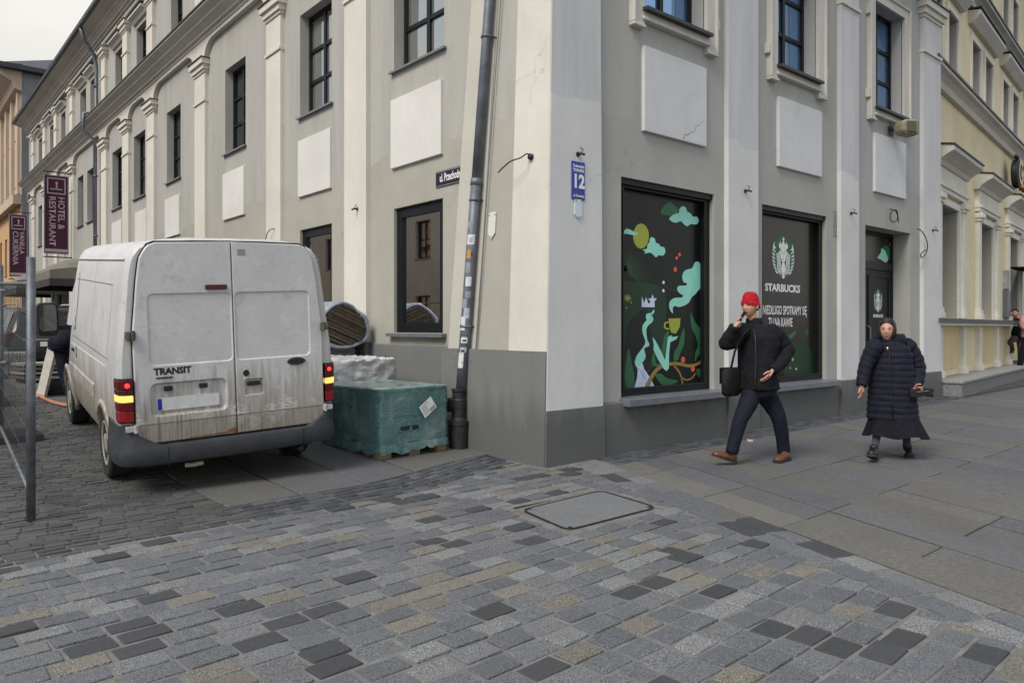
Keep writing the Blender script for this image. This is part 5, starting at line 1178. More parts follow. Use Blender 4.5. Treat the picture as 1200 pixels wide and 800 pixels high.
mb = MB(rearT(.035)); mb.box(.105, .225, -.01, .018, .935, .975); mb.build('handle', M['black'], dr_, bevel=.006)
mb = MB(rearT(.05)); mb.prism(rr_(-.235, -.05, 1.825, 1.868, .01), -.005, .014); mb.build('high_brake_light', simple('brake_light_dark_red', (.09, .012, .014), .35, .1, 10, 0, kind='Object'), dl)
mb = MB(rearT(.0515)); mb.prism([(.055, 2.13), (.125, 2.13), (.125, 2.185), (.055, 2.185)], 0, .001); mb.build('sticker', stm['g'], dr_)
rust = simple('rust_streak', (.16, .075, .025), .9, .5, 25, .4, 80, kind='Object')
mb = MB(rearT(.0512))
for i in range(26):
    x = -.42 + .0158 * i; hh = .006 + .018 * (i / 25) ** 1.5 * rnd.uniform(.4, 1.4) + (.02 if i > 20 else 0); mb.poly([(x, .0, ZB + .01), (x + .0162, .0, ZB + .01), (x + .0162, .0, ZB + .01 + hh * rnd.uniform(.6, 1)), (x, 0, ZB + .01 + hh)])
mb.build('rust', rust, dl)
# tail lamps
def emis(name, c, e, base):
    t = NT(name); v = t.pos(kind='Object'); t.set(col=base, rough=.25, spec=.5, emit=c, es=t.ramp(t.noise(v, 40, 2), [(.3, e * .8), (.7, e * 1.2)])); t.bump(t.noise(v, 60, 2), .1, .004); return t.mat
LRED = simple('lamp_red', (.11, .008, .010), .22, .2, 60, .15, 90, kind='Object'); LDK = simple('lamp_smoked', (.06, .018, .018), .22, .2, 60, .1, 90, kind='Object')
LRON = emis('lamp_red_lit', (1, .03, .03), 1.3, (.3, .01, .01)); LAM = emis('lamp_amber_lit', (1, .50, .12), .85, (.6, .25, .04)); LR2 = simple('lamp_red_bright', (.26, .012, .016), .2, .2, 50, .1, 90, kind='Object')
for sg in (-1, 1):
    z0, z1 = .706, 1.083
    def lampbox(za, zb, k=0):
        m_ = MB(); rr = []
        for z in (za, zb):
            w_ = hw(z) + .004 + k; rr.append([(sg * (DX + .016), -.045 - k, z), (sg * (w_ - .05), -.035 - k, z), (sg * (w_ - .014), -.008, z), (sg * w_, .05, z), (sg * w_, .125, z), (sg * (DX + .016), .125, z)])
        m_.rings(rr); return m_
    lp = lampbox(z0, z1).build('tail_lamp', simple('lamp_housing', (.02, .008, .009), .4, kind='Object') if 'lamp_housing' not in bpy.data.materials else bpy.data.materials['lamp_housing'], van)
    def seg(za, zb, nm, mt): lampbox(za, zb, .004).build(nm, mt, lp, bevel=.004)
    H_ = z1 - z0
    seg(z0 + .012, z0 + .10, 'reflector_lens', LR2); seg(z0 + .105, z0 + .175, 'fog_lens', LRED); seg(z0 + .18, z0 + .236, 'indicator_lens', LAM); seg(z0 + .241, z0 + .285, 'reverse_lens', LDK); seg(z0 + .29, z1 - .012, 'brake_lens', LRED)
    mb = MB(); mb.lathe([(.022, -.006), (.016, -.014), (.004, -.017)], 14, (sg * .893, -.038, z1 - .055), axis='y'); mb.build('bulb_glow', LRON, lp, True)
# bumper
mb = MB(); prof = []
Bx = [(-.985, .55), (-.99, .30), (-.985, .13), (-.968, .03), (-.93, -.03), (-.86, -.07), (-.70, -.095), (-.4, -.112), (0, -.118), (.4, -.112), (.70, -.095), (.86, -.07), (.93, -.03), (.968, .03), (.985, .13), (.99, .30), (.985, .55)]
def bump_ring(x, y):
    n_ = Vector((x, y - .6)).normalized(); up_ = .685 if abs(x) > .9 else .60 if abs(x) > .8 else .495
    inn = lambda k: (x - n_.x * k, y - n_.y * k)
    a0, a1 = inn(0), inn(.12)
    return [(a1[0], a1[1], .325), (a0[0] * .995, a0[1] + .012, .33), (a0[0], a0[1], .355), (a0[0], a0[1], .46), (inn(.012)[0], inn(.012)[1], .485), (inn(.02)[0], inn(.02)[1], up_ - .01), (inn(.035)[0], inn(.035)[1], up_), (a1[0], a1[1], up_)]
mb.rings([bump_ring(*b) for b in Bx]); bp = mb.build('rear_bumper', VDK, van, weld=True); 
for p in bp.data.polygons: p.use_smooth = True
bp.data.set_sharp_from_angle(angle=R(35)) if hasattr(bp.data, 'set_sharp_from_angle') else None
for sg in (-1, 1): mb = MB(); mb.box(sg * .60, sg * .604, -.104, -.08, .31, .48); mb.build('bumper_joint', GAP, bp)
mb = MB(); mb.tube([(-.45, .0, .27), (-.38, -.02, .268), (-.3, .0, .27)], .02, 8); mb.build('towing_eye', simple('rusty_white', (.35, .33, .28), .7, .3, 30, .2, 60, kind='Object'), van)
mb = MB(); mb.tube([(.62, .02, .26), (.62, .7, .26)], .03, 10); mb.build('exhaust', M['castiron'], van)
# roof gutter, side creases, rails, sliding-door seams
for sg in (-1, 1):
    mb = MB(); x = hw(2.09); mb.tube([(sg * (x + .004), .12, 2.09), (sg * (x + .006), 2.0, 2.09), (sg * (x + .004), 3.2, 2.09)], .011, 6); mb.build('roof_gutter', VP, van, True)
    x = lambda z: sg * (hw(z) + .003)
    mb = MB()
    mb.poly([(x(1.12), .62, 1.12), (x(1.12), 3.3, 1.10), (x(1.135), 3.3, 1.115), (x(1.135), .62, 1.135)]); mb.build('side_rail', M['white'], van)
    seamm = simple('panel_seam', (.06, .058, .055), .8, kind='Object') if 'panel_seam' not in bpy.data.materials else bpy.data.materials['panel_seam']
    for y, za, zb in ((.52, 1.18, 1.85), (1.62, .46, 2.06), (2.82, .46, 2.06)):
        mb = MB(); n = 10; mb.rings([[(x(za + (zb - za) * k / n), y, za + (zb - za) * k / n), (x(za + (zb - za) * k / n), y + .006, za + (zb - za) * k / n)] for k in range(n + 1)], cap=False, closed=False); mb.build('panel_seam', seamm, van)
    for za in (1.86, 1.20):
        mb = MB(); mb.rings([[(x(za), y, za), (x(za + .006), y, za + .006)] for y in (.52, 1.6, 3.1)], cap=False, closed=False); mb.build('panel_crease', seamm, van)
    mb = MB(); mb.rings([[(sg * (hw(.78) + .012), y, .72), (sg * (hw(.82) + .012), y, .84), (sg * (hw(.84) - .0), y, .86), (sg * (hw(.7) - .0), y, .70)] for y in (1.42, 3.48)], cap=True); mb.build('side_moulding', VP if sg < 0 else VP, van)
    # wheel arch lips
    for yc in (.954, 3.95):
        mb = MB(); n = 14; rr = []
        for k in range(n + 1):
            t = R(-12 + 204 * k / n); cy, cz = yc + math.cos(t) * .385, .33 + math.sin(t) * .385; cy2, cz2 = yc + math.cos(t) * .445, .33 + math.sin(t) * .445
            rr.append([(sg * (hw(max(.38, cz)) + .022), cy, cz), (sg * (hw(max(.38, cz2)) + .004), cy2, cz2), (sg * (hw(max(.38, cz)) - .06), cy, cz)])
        mb.rings(rr); mb.build('wheel_arch', VP, van, True)
    # cab side glass, mirror
    mb = MB(); mb.rings([[(x(1.28) * (1 if y < 3.3 else .985), y, 1.28), (x(zt) * (1 if y < 3.3 else .98), y, zt)] for y, zt in ((2.9, 1.95), (3.3, 1.92), (3.62, 1.70), (3.88, 1.40))], cap=False, closed=False); mb.build('cab_glass', M['pane'], van)
    mr = MB(); xm = sg * 1.16; mr.prism(rr_(xm - .11, xm + .11, 1.16, 1.56, .05), 3.66, 3.78); mo = mr.build('wing_mirror', M['black'], van, bevel=.015, seg=2)
    mb = MB(); mb.prism(rr_(xm - .09, xm + .09, 1.22, 1.54, .035), 3.652, 3.659); mb.build('mirror_glass', M['pane'], mo); mb = MB(); mb.box(min(sg * .93, xm), max(sg * .93, xm), 3.7, 3.74, 1.22, 1.28); mb.build('mirror_arm', M['black'], mo)
    mb = MB(); mb.box(sg * (hw(1.0) - .01), sg * (hw(1.0) + .02), 2.98, 3.1, 1.03, 1.06); mb.build('door_handle', M['black'], van)
    mb = MB(); mb.box(sg * (hw(.95) - .01), sg * (hw(.95) + .008), 2.78, 2.80, .98, 1.10); mb.build('handle_slot', M['black'], van)
# windscreen, wheels
mb = MB(); mb.poly([(-.62, 3.44, 2.215), (.62, 3.44, 2.215), (.78, 4.07, 1.52), (-.78, 4.07, 1.52)]); mb.build('windscreen', M['pane'], van)
tyre = simple('tyre_rubber', (.022, .022, .022), .85, .3, 20, .3, 80, kind='Object'); rim = simple('wheel_rim_dirty', (.26, .25, .225), .5, .3, 12, .2, 60, kind='Object')
for yc in (.954, 3.95):
    for sg in (-1, 1):
        # the wheel hangs where the pavement is
        wp = van.matrix_basis.copy() if False else Matrix.Translation(van.location) @ van.rotation_quaternion.to_matrix().to_4x4()
        P = wp @ Vector((sg * .85, yc, 0)); dz = gz(P.x, P.y) - P.z
        zc = .335 + dz; r = .335
        mb = MB(); mb.lathe([(.20, -.09), (.27, -.105), (r - .025, -.105), (r - .004, -.085), (r, -.05), (r, .05), (r - .004, .085), (r - .025, .105), (.27, .105), (.20, .09)], 40, (sg * .85, yc, zc), axis='x'); wt = mb.build('wheel', tyre, van, True, weld=True)
        wt.data.set_sharp_from_angle(angle=R(50)) if hasattr(wt.data, 'set_sharp_from_angle') else None
        mb = MB()
        for k in range(40):
            t = 2 * math.pi * k / 40
            for s2 in (-1, 1): 
                t2 = t + (.0 if s2 > 0 else .07); x0, x1 = (.012, .085) if s2 > 0 else (-.085, -.012)
                mb.poly([(sg * .85 + x0, yc + math.cos(t2) * (r + .002), zc + math.sin(t2) * (r + .002)), (sg * .85 + x1, yc + math.cos(t2 + .03) * (r + .001), zc + math.sin(t2 + .03) * (r + .001)), (sg * .85 + x1, yc + math.cos(t2 + .11) * (r + .001), zc + math.sin(t2 + .11) * (r + .001)), (sg * .85 + x0, yc + math.cos(t2 + .08) * (r + .002), zc + math.sin(t2 + .08) * (r + .002))])
        mb.build('tread', tyre, wt)
        mb = MB(); mb.lathe([(.215, .09), (.215, .10), (.195, .102), (.185, .07), (.10, .08), (.085, .10), (.0301, .105)], 30, (sg * .85 - (.0 if sg > 0 else 0), yc, zc), axis='x')
        if sg < 0: mb.v = [(2 * sg * .85 - a_, b_, c_) for a_, b_, c_ in mb.v]
        mb.build('rim', rim, wt, True)
        for k in range(8):
            t = 2 * math.pi * k / 8; mb = MB(); mb.lathe([(.022, .074), (.022, .079), (.01, .080)], 8, (0, 0, 0), axis='x'); mb.v = [(sg * .85 + sg * a_, yc + b_ + .145 * math.cos(t), zc + c_ + .145 * math.sin(t)) for a_, b_, c_ in mb.v]; mb.build('rim_hole', GAP, wt)

# ------------------------------------------------------------------ wrapped pallets and building material by the wall
def wrapped(name, w, d, h, mat, parent, seed=0, amp=.012, n=16, bulge=.015, foot=.0, top=None):
    """film-wrapped load: box skin with creases; origin at front-left bottom corner"""
    mb = MB(); m2 = int(n * h / max(w, d)) + 4
    def f(x, y, z):
        cx, cy = (x / w - .5) * 2, (y / d - .5) * 2
        nn = noise.noise((x * 9 + seed, y * 9, z * 14)) * amp + noise.noise((x * 26 + seed, y * 26, z * 30 + x * 18)) * amp * .5
        px, py, pz = x, y, z
        k = 1 - .35 * (z / h) ** 6
        ex = bulge * (1 - cx * cx) ; ey = bulge * (1 - cy * cy)
        if abs(cx) > .999: px += math.copysign(1, cx) * (ey + nn)
        if abs(cy) > .999: py += math.copysign(1, cy) * (ex + nn)
        if z > h * .999: pz += nn * .8 - .01 * (abs(cx) ** 6 + abs(cy) ** 6)
        if z < 1e-4: pz += nn * 2 + foot * (.5 + .5 * math.sin(x * 11 + y * 9 + seed))
        return (px, py, pz)
    per = [(w * i / n, 0) for i in range(n)] + [(w, d * i / n) for i in range(n)] + [(w * (1 - i / n), d) for i in range(n)] + [(0, d * (1 - i / n)) for i in range(n)]
    mb.rings([[f(x, y, h * k / m2) for x, y in per] for k in range(m2 + 1)], cap=False)
    for i in range(n):
        for j in range(n):
            mb.poly([f(w * a / n, d * b / n, h) for a, b in ((i, j), (i + 1, j), (i + 1, j + 1), (i, j + 1))])
    return mb.build(name, mat, parent, True, weld=True)
def film(name, c1, c2, c3, rough=.28, band=None, kscale=1):
    t = NT(name); v = t.pos(kind='Object'); 
    n1 = t.noise(v, 2.4 * kscale, 5, .6); w1_ = t.noise(t.pos((3, 3, 22), 'Object'), 1.7, 6, .65)
    vo = t.n.new('ShaderNodeTexVoronoi'); vo.feature = 'DISTANCE_TO_EDGE'; vo.inputs['Scale'].default_value = 3.5; 
    wp = t.n.new('ShaderNodeVectorMath'); wp.operation = 'ADD'; nn = t.n.new('ShaderNodeTexNoise'); nn.inputs['Scale'].default_value = 2.5; t.l.new(t.pos((1.2, 1.2, 2.2), 'Object'), nn.inputs['Vector']); t.l.new(t.pos((1.2, 1.2, 2.6), 'Object'), wp.inputs[0]); t.l.new(nn.outputs['Color'], wp.inputs[1]); t.l.new(wp.outputs[0], vo.inputs['Vector'])
    c = t.ramp(n1, [(.35, c1), (.55, c2), (.72, c3)])
    c = t.mix(t.math('MULTIPLY', t.ramp(vo.outputs['Distance'], [(0, 1.0), (.03, 0.0)]), .35), c, sc(c3, 1.5))
    c = t.mix(t.ramp(w1_, [(.55, 0.0), (.75, .45)]), c, sc(c1, .5))
    t.set(col=c, rough=t.ramp(w1_, [(.3, rough * .7), (.7, rough * 1.5)]), spec=.6, coat=.5)
    t.bump(t.math('ADD', t.math('MULTIPLY', w1_, .6), t.math('MULTIPLY', t.ramp(vo.outputs['Distance'], [(0, 1.0), (.05, 0.0)]), .3)), .8, .016); return t.mat
woodm = simple('pallet_wood', (.20, .13, .07), .85, .3, 14, .4, 60, stretch=(1, 1, 1)); woodd = simple('pallet_wood_grey', (.13, .10, .075), .85, .3, 14, .4, 60)
def pallet(e, w, d):
    for x in (.0, w / 2 - .07, w - .14):
        for y in (0, d / 2 - .07, d - .14): mb = MB(); mb.box(x, x + .14, y, y + .14, .022, .10); mb.build('block', woodm, e)
        mb = MB(); mb.box(x, x + .14, 0, d, 0, .022); mb.build('bottom_board', woodd, e)
    for k in range(5): mb = MB(); y = (d - .12) * k / 4; mb.box(0, w, y, y + .12, .10, .124); mb.build('top_board', woodm, e)
F0 = GP(446, 540); yawp = R(5)
pal = empty('wrapped_pallet', (F0.x, F0.y, F0.z - .0), yawp); tag(pal, 'pallet of building blocks wrapped in crumpled teal film with a white label', 'pallet')
pallet(pal, .92, 1.18)
teal = film('teal_film', (.035, .135, .135), (.12, .25, .245), (.30, .40, .39), .16); teal.node_tree.nodes['Principled BSDF'].inputs['Alpha'].default_value = .72
ld = MB(); cm = simple('grey_blocks', (.30, .30, .285), .8, .2, 9, .2, 60)
mb = MB()
for k in range(3):
    for j in range(4): mb.box(.02 + .225 * j, .235 + .225 * j, .02, 1.15, .13 + .2 * k, .32 + .2 * k)
mb.build('block_load', cm, pal)
wr = wrapped('wrap', .93, 1.19, .645, teal, pal, 3, .007, 26, .008, .05); wr.location = (-.005, -.005, .125)
# skirts of torn film at the corners, label, marking
def curtain(pts, zt, drop, seed, mat, parent):
    m_ = MB(); top = []; mid = []; bot = []
    N_ = 40
    for k in range(N_ + 1):
        t = k / N_ * (len(pts) - 1); i_ = min(int(t), len(pts) - 2); a_, b_ = Vector(pts[i_]), Vector(pts[i_ + 1]); q = a_.lerp(b_, t - i_); d_ = (b_ - a_).normalized(); n_ = Vector((d_.y, -d_.x))
        w_ = noise.noise((k * .45, seed, 0)); top.append((q.x, q.y, zt)); m1 = q + n_ * (.012 + .02 * w_); z_ = zt - drop * (.55 + .45 * noise.noise((k * .28, seed, 5))); mid.append((m1.x, m1.y, zt - drop * .45)); m3 = q + n_ * (.016 + .03 * noise.noise((k * .6, seed, 9))); bot.append((m3.x, m3.y, max(.012, z_ - drop * .4)))
    m_.rings([top, mid, bot], cap=False, closed=False); return m_.build('film_hem', mat, parent, True)
curtain([(-.006, .6), (-.008, .0), (-.0, -.012), (.5, -.015)], .16, .105, 2, teal, pal); curtain([(.48, -.014), (.93, -.012), (.94, .3)], .16, .085, 6, teal, pal); curtain([(-.006, 1.19), (-.01, .58)], .16, .10, 11, teal, pal)
mint = film('mint_top_film', (.20, .30, .285), (.33, .44, .42), (.44, .54, .52), .2)  # added pale layer: sky sheen on the teal top put into its colour
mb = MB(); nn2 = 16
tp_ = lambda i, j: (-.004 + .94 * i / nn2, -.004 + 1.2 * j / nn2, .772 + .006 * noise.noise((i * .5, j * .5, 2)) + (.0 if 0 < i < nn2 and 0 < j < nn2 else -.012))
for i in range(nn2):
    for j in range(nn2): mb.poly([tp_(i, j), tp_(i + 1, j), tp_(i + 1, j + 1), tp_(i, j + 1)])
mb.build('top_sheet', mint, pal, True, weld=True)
TLb = lambda s, d, z: (s, -.030 - d, z)
lb = MB(lambda s, d, z: TLb(.62 + (s * .82 - z * .57), d, .53 + (s * .57 + z * .82) * 1.0))
lb.box(-.10, .10, 0, .003, -.075, .075); lbo = lb.build('label', M['white'], pal)
for k in range(5):
    l2 = MB(lb.T); l2.box(-.085, -.085 + rnd.uniform(.06, .13), .0035, .0038, .05 - .025 * k, .056 - .025 * k); l2.build('print_line', M['ink'], lbo)
for k in range(7):
    l2 = MB(lb.T); l2.box(.01 + .011 * k, .016 + .011 * k, .0035, .0038, -.065, -.03); l2.build('print_bar', M['ink'], lbo)
for k in range(8):
    mb = MB(); x = .25 + .032 * k; mb.box(x, x + .022, -.028, -.024, .30, .345); mb.build('stencil_mark', M['ink'], pal) if k != 4 else None
# white-wrapped pallet behind
F1 = GP(389, 497); wp_ = empty('white_wrapped_pallet', (-1.10, 2.98, gz(-.7, 3.4)), R(3)); tag(wp_, 'pallet wrapped in crumpled white plastic behind the teal pallet', 'pallet')
pallet(wp_, 1.14, 1.2)
wfilm = film('white_film', (.55, .545, .54), (.74, .74, .735), (.82, .82, .81), .3)
w_ = wrapped('wrap', 1.16, 1.2, .76, wfilm, wp_, 11, .045, 26, .02, .05); w_.location = (0, 0, .12)
gr_ = MB(); gr_.box(.38, .62, -.015, .02, .72, .80)
# crates and the wrapped roll
ce = empty('grey_crate', (-.62, 4.45, gz(-.6, 4.8)), R(2)); tag(ce, 'flat grey plastic crate stack under the wrapped roll', 'crate')
cg = simple('crate_grey', (.25, .255, .26), .6, .15, 9, .1, 60)
for k in range(3):
    mb = MB(); z = .02 + .30 * k; mb.box(0, .85, 0, 1.3, z, z + .26); c_ = mb.build('crate', cg, ce, bevel=.012)
    for j in range(4): mb = MB(); mb.box(.04, .81, -.006, .0, z + .03 + .055 * j, z + .055 + .055 * j); mb.build('rib', simple('crate_rib', (.17, .175, .18), .6) if 'crate_rib' not in bpy.data.materials else bpy.data.materials['crate_rib'], c_)
zc_ = gz(-.6, 4.8) + .90
ro = empty('wrapped_roll', (-.06, 4.30, zc_), R(2)); ro.scale = (1.18, 1.1, 1.08); tag(ro, 'bundle of dark brown mats wrapped in bluish plastic lying on the crates', 'bundle')
rw = film('blue_white_film', (.20, .23, .30), (.34, .38, .45), (.46, .48, .52), .35)
outl = [(.06, .30), (.0, .52)]
base = [(-.34, .16), (-.33, .42), (-.14, .60), (.05, .62), (.28, .46), (.36, .30), (.33, .10), (.16, -.0), (-.06, -.02), (-.24, .03)]
base = smooth_loop(base, 3)
def ring_(k, y, seed=0): return [(.0 + x * k + noise.noise((x * 7, z * 7, y * 4 + seed)) * .032, y + noise.noise((x * 9, z * 9, 7 + seed)) * .05 * (1 if y < .1 else .3), .30 + (z - .30) * k) for x, z in base]
mb = MB(); mb.rings([ring_(1.0, y) for y in (.9, .6, .3, .12)] + [ring_(1.01, .04), ring_(.98, -.02), ring_(.9, -.035), ring_(.82, -.0), ring_(.80, .05)], cap=False); mb.build('plastic_wrap', rw, ro, True)
mt = simple('mat_brown', (.11, .082, .058), .9, .4, 20, .5, 90); mt2 = simple('mat_dark', (.055, .042, .031), .9, .4, 20, .5, 90)
inner = [(x * .82, .30 + (z - .30) * .82) for x, z in base]; TA = R(-24); ca, sa = math.cos(TA), math.sin(TA)
loc = [(x * ca + (z - .3) * -sa * -1 * -1, 0) for x, z in inner]
def rot2(x, z): return (x * ca + z * sa, -x * sa + z * ca)
L2 = [rot2(x, z - .30) for x, z in inner]; zmin, zmax = min(p[1] for p in L2), max(p[1] for p in L2); N = 22
for k in range(N):
    a0, a1 = zmin + (zmax - zmin) * k / N, zmin + (zmax - zmin) * (k + .86) / N; m_ = (a0 + a1) / 2
    xs = []
    for i in range(len(L2)):
        p, q = L2[i], L2[(i + 1) % len(L2)]
        if (p[1] - m_) * (q[1] - m_) < 0: t = (m_ - p[1]) / (q[1] - p[1]); xs.append(p[0] + (q[0] - p[0]) * t)
    if len(xs) < 2: continue
    x0, x1 = min(xs), max(xs); off = rnd.uniform(-.012, .012)
    mb = MB(); mb.box(x0, x1, -.035 + off, .5, a0, a1); mb.v = [(x * ca - z * sa, y, x * sa + z * ca + .30) for x, y, z in mb.v]; mb.build('mat_layer', mt if k % 2 else mt2, ro)
mb = MB(); mb.rings([[(x * .815, .10, .30 + (z - .30) * .815) for x, z in base], [(x * .815, .88, .30 + (z - .30) * .815) for x, z in base]]); mb.build('mat_core', mt2, ro)
# concrete kerb block visible under the teal pallet's left
# litter: a few scraps
def scrap(px, py, s, mat, label, cat='litter'):
    p = GP(px, py); mb = MB(); pts = [(s * math.cos(a) * rnd.uniform(.6, 1), s * math.sin(a) * rnd.uniform(.5, .9)) for a in (0, 1.1, 2.0, 3.3, 4.2, 5.3)]
    rr = [[(x, y, .0) for x, y in pts], [(x * .9, y * .9, s * .35 + .2 * abs(x)) for x, y in pts], [(x * .3, y * .3, s * .42) for x, y in pts]]; mb.rings(rr); o = mb.build('litter_scrap', mat, None); o.location = (p.x, p.y, p.z + .003); o.rotation_euler = (0, 0, rnd.uniform(0, 6)); tag(o, label, cat); return o
scrap(879, 517, .045, simple('litter_pink', (.55, .38, .34), .7), 'crumpled pinkish paper scrap on the setts behind the walking man')
# ------------------------------------------------------------------ construction fence
galv = simple('galvanised_tube', (.13, .142, .158), .5, .3, 12, .15, 70, metal=.4); wire = simple('fence_wire', (.06, .065, .07), .5, .2, 12, 0, metal=.4); concf = simple('fence_foot', (.05, .05, .052), .9, .3, 12, .4, 60)
def fence_panel(A, B, label, hgt=1.98, lift=.0):
    A = Vector((*A, gz(*A) + lift)); B = Vector((*B, gz(*B) + lift)); e = empty('mesh_fence', A); tag(e, label, 'fence', 'mesh fence panels along the street'); D = B - A; L = D.length
    for t in (0, 1): mb = MB(); p = D * t; mb.tube([p, p + Vector((0, 0, hgt))], .031, 12); mb.build('post', galv, e, True)
    for z in (.20, 1.78): mb = MB(); mb.tube([Vector((0, 0, z)), D + Vector((0, 0, z))], .017, 8); mb.build('rail', galv, e, True)
    mb = MB(); n = int(L / .15)
    for k in range(1, n): p = D * (k / n); mb.tube([p + Vector((.004, 0, .20)), p + Vector((.004, 0, 1.78))], .0025, 4, False)
    for k in range(1, 7): z = .20 + 1.58 * k / 7; mb.tube([Vector((-.004, 0, z)), D + Vector((-.004, 0, z))], .0022, 4, False)
    o = mb.build('wire_mesh', wire, e); o['kind'] = 'stuff'
    for z in (1.70, .9): mb = MB(); mb.tube([D + Vector((-.06, .04, z)), D + Vector((.06, -.04, z))], .028, 8); mb.build('coupler', galv, e)
    return e
fa, fb, fc, fd = (-4.44, .91), (-4.27, 4.30), (-4.16, 7.75), (-4.08, 11.2)
fence_panel(fa, fb, 'galvanised mesh fence panel with open end post beside the van'); fence_panel((fb[0] - .03, fb[1] + .09), fc, 'galvanised mesh fence panel following the first one along the street', lift=.02); fence_panel((fc[0] - .03, fc[1] + .09), fd, 'galvanised mesh fence panel furthest down the street', lift=.02)
for i, (x, y, lb_) in enumerate(((*fb, 'dark rubber ballast block under the joint of the first two fence panels'), (*fc, 'dark rubber ballast block under the joint of the second and third fence panels'))):
    e = empty('ballast_block', (x, y + .05, gz(x, y)), R(8)); tag(e, lb_, 'ballast block', 'fence ballast blocks')
    mb = MB(); mb.rings([[(-.40, -.13, 0), (.40, -.13, 0), (.40, .13, 0), (-.40, .13, 0)], [(-.40, -.13, .07), (.40, -.13, .07), (.40, .13, .07), (-.40, .13, .07)], [(-.32, -.09, .145), (.32, -.09, .145), (.32, .09, .145), (-.32, .09, .145)]]); mb.build('block', concf, e)
    for k in (-.15, 0, .15): mb = MB(); mb.lathe([(.036, .145), (.03, .148)], 10, (k, 0, 0)); mb.build('socket', M['black'], e)
# ------------------------------------------------------------------ things further down the street
sol = Vector((0, 0, 0))
def box_thing(name, px, py, w, d, h, mat, label, cat, rot=0, group=None):
    p = GP(px, py); e = empty(name, p, rot); tag(e, label, cat, group); return e
cb = simple('cardboard', (.17, .105, .055), .85, .2, 6, .1, 40); cbt = simple('parcel_tape', (.26, .2, .12), .4)
for (px, py, w, h, lab) in ((47, 437, .55, .85, 'tall brown cardboard box in front of the parked car'), (36, 436, .35, .8, 'narrow brown cardboard box next to the tall one'), (55, 438, .4, .28, 'low dark brown cardboard box at the foot of the tall one')):
    e = box_thing('cardboard_box', px, py, w, .5, h, cb, lab, 'box', R(-12), 'cardboard boxes before the car')
    mb = MB(); mb.box(-w / 2, w / 2, 0, .5, 0, h); mb.build('carton', cb, e, bevel=.006); mb = MB(); mb.box(-.03, .03, -.003, .0, 0, h); mb.box(-.03, .03, 0, .5, h + .0005, h + .002); mb.build('tape', cbt, e)
    for s in (-1, 1): mb = MB(); mb.poly([(s * w / 2, .0, h), (s * w / 2, .5, h), (s * (w / 2 + .12), .5, h + .06), (s * (w / 2 + .12), 0, h + .06)]); mb.build('flap', cb, e)
e = box_thing('wire_crate', 19, 443, .6, .6, .7, galv, 'grey wire mesh crate with white bags behind the fence', 'crate')
for k in range(9): mb = MB(); x = -.3 + .6 * k / 8; mb.box(x - .006, x + .006, -.006, .006, 0, .7); mb.build('bar', galv, e)
for z in (.02, .35, .68): mb = MB(); mb.box(-.31, .31, -.012, .012, z, z + .02); mb.build('hoop', galv, e)
mb = MB(); mb.box(-.28, .28, .03, .55, .05, .6); mb.build('bag_load', simple('bag_white', (.34, .34, .33), .8, .2, 8, .4, 20), e, bevel=.08, seg=3)
mb = MB(); mb.box(-.31, .31, .56, .58, 0, .7); mb.build('rear_panel', galv, e)
e = box_thing('waste_bin', 20, 428, .6, .7, 1.1, M['black'], 'tall dark wheeled waste bin behind the fence', 'bin')
mb = MB(); mb.rings([[(-.25, -.3, .1), (.25, -.3, .1), (.25, .3, .1), (-.25, .3, .1)], [(-.33, -.38, 1.3), (.33, -.38, 1.3), (.33, .38, 1.3), (-.33, .38, 1.3)]]); mb.build('tub', simple('bin_charcoal', (.03, .033, .038), .6), e, bevel=.02)
mb = MB(); mb.rings([[(-.35, -.41, 1.31), (.35, -.41, 1.31), (.35, .41, 1.31), (-.35, .41, 1.31)], [(-.3, -.3, 1.45), (.3, -.3, 1.45), (.3, .4, 1.45), (-.3, .4, 1.45)]]); mb.build('lid', simple('bin_lid', (.04, .045, .05), .6), e, bevel=.02)
for x in (-.26, .26): mb = MB(); mb.lathe([(.1, -.03), (.1, .03)], 14, (x, .3, .1), axis='x'); mb.build('wheel', M['black'], e)
# leaning white board with black box behind
p = GP(51, 466); e = empty('leaning_board', p, 0); tag(e, 'white painted board leaning against a black box left of the van', 'board')
q = PX(65, 408, 12.3); d_ = q - p; wv_ = Vector((.10, .05, 0)); th = Vector((.0, .55, 0)); dv = d_
mb = MB(); n_ = Vector((.045, .02, 0)); tt = Vector((-.05, .42, .0))
mb.rings([[tuple(o_), tuple(o_ + n_), tuple(o_ + n_ + tt), tuple(o_ + tt)] for o_ in (Vector((0, 0, 0)), d_)]); mb.build('board', simple('board_white', (.52, .50, .44), .7, .15, 8, .1, 40), e)
mb = MB(); mb.rings([[tuple(o_ + n_ * 1.02), tuple(o_ + n_ * 1.3), tuple(o_ + n_ * 1.3 + tt), tuple(o_ + n_ * 1.02 + tt)] for o_ in (d_ * .15, d_ * .2)]); mb.build('batten', woodm, e)
p = GP(64, 463); e = empty('black_tool_case', p, R(-15)); tag(e, 'low black tool case on the street behind the leaning board', 'case')
mb = MB(); mb.box(-.22, .5, 0, .4, 0, .26); mb.build('shell', M['black'], e, bevel=.02); mb = MB(); mb.box(-.2, .48, -.004, .4, .262, .3); mb.build('lid', simple('case_lid', (.06, .06, .062), .5), e, bevel=.01); mb = MB(); mb.tube([(.05, -.02, .2), (.05, -.05, .18), (.23, -.05, .18), (.23, -.02, .2)], .012, 6); mb.build('handle', M['black'], e)
p = GP(66, 447); e = empty('plank_stack', p, R(10)); tag(e, 'small stack of pale planks on bearers beyond the leaning board', 'planks')
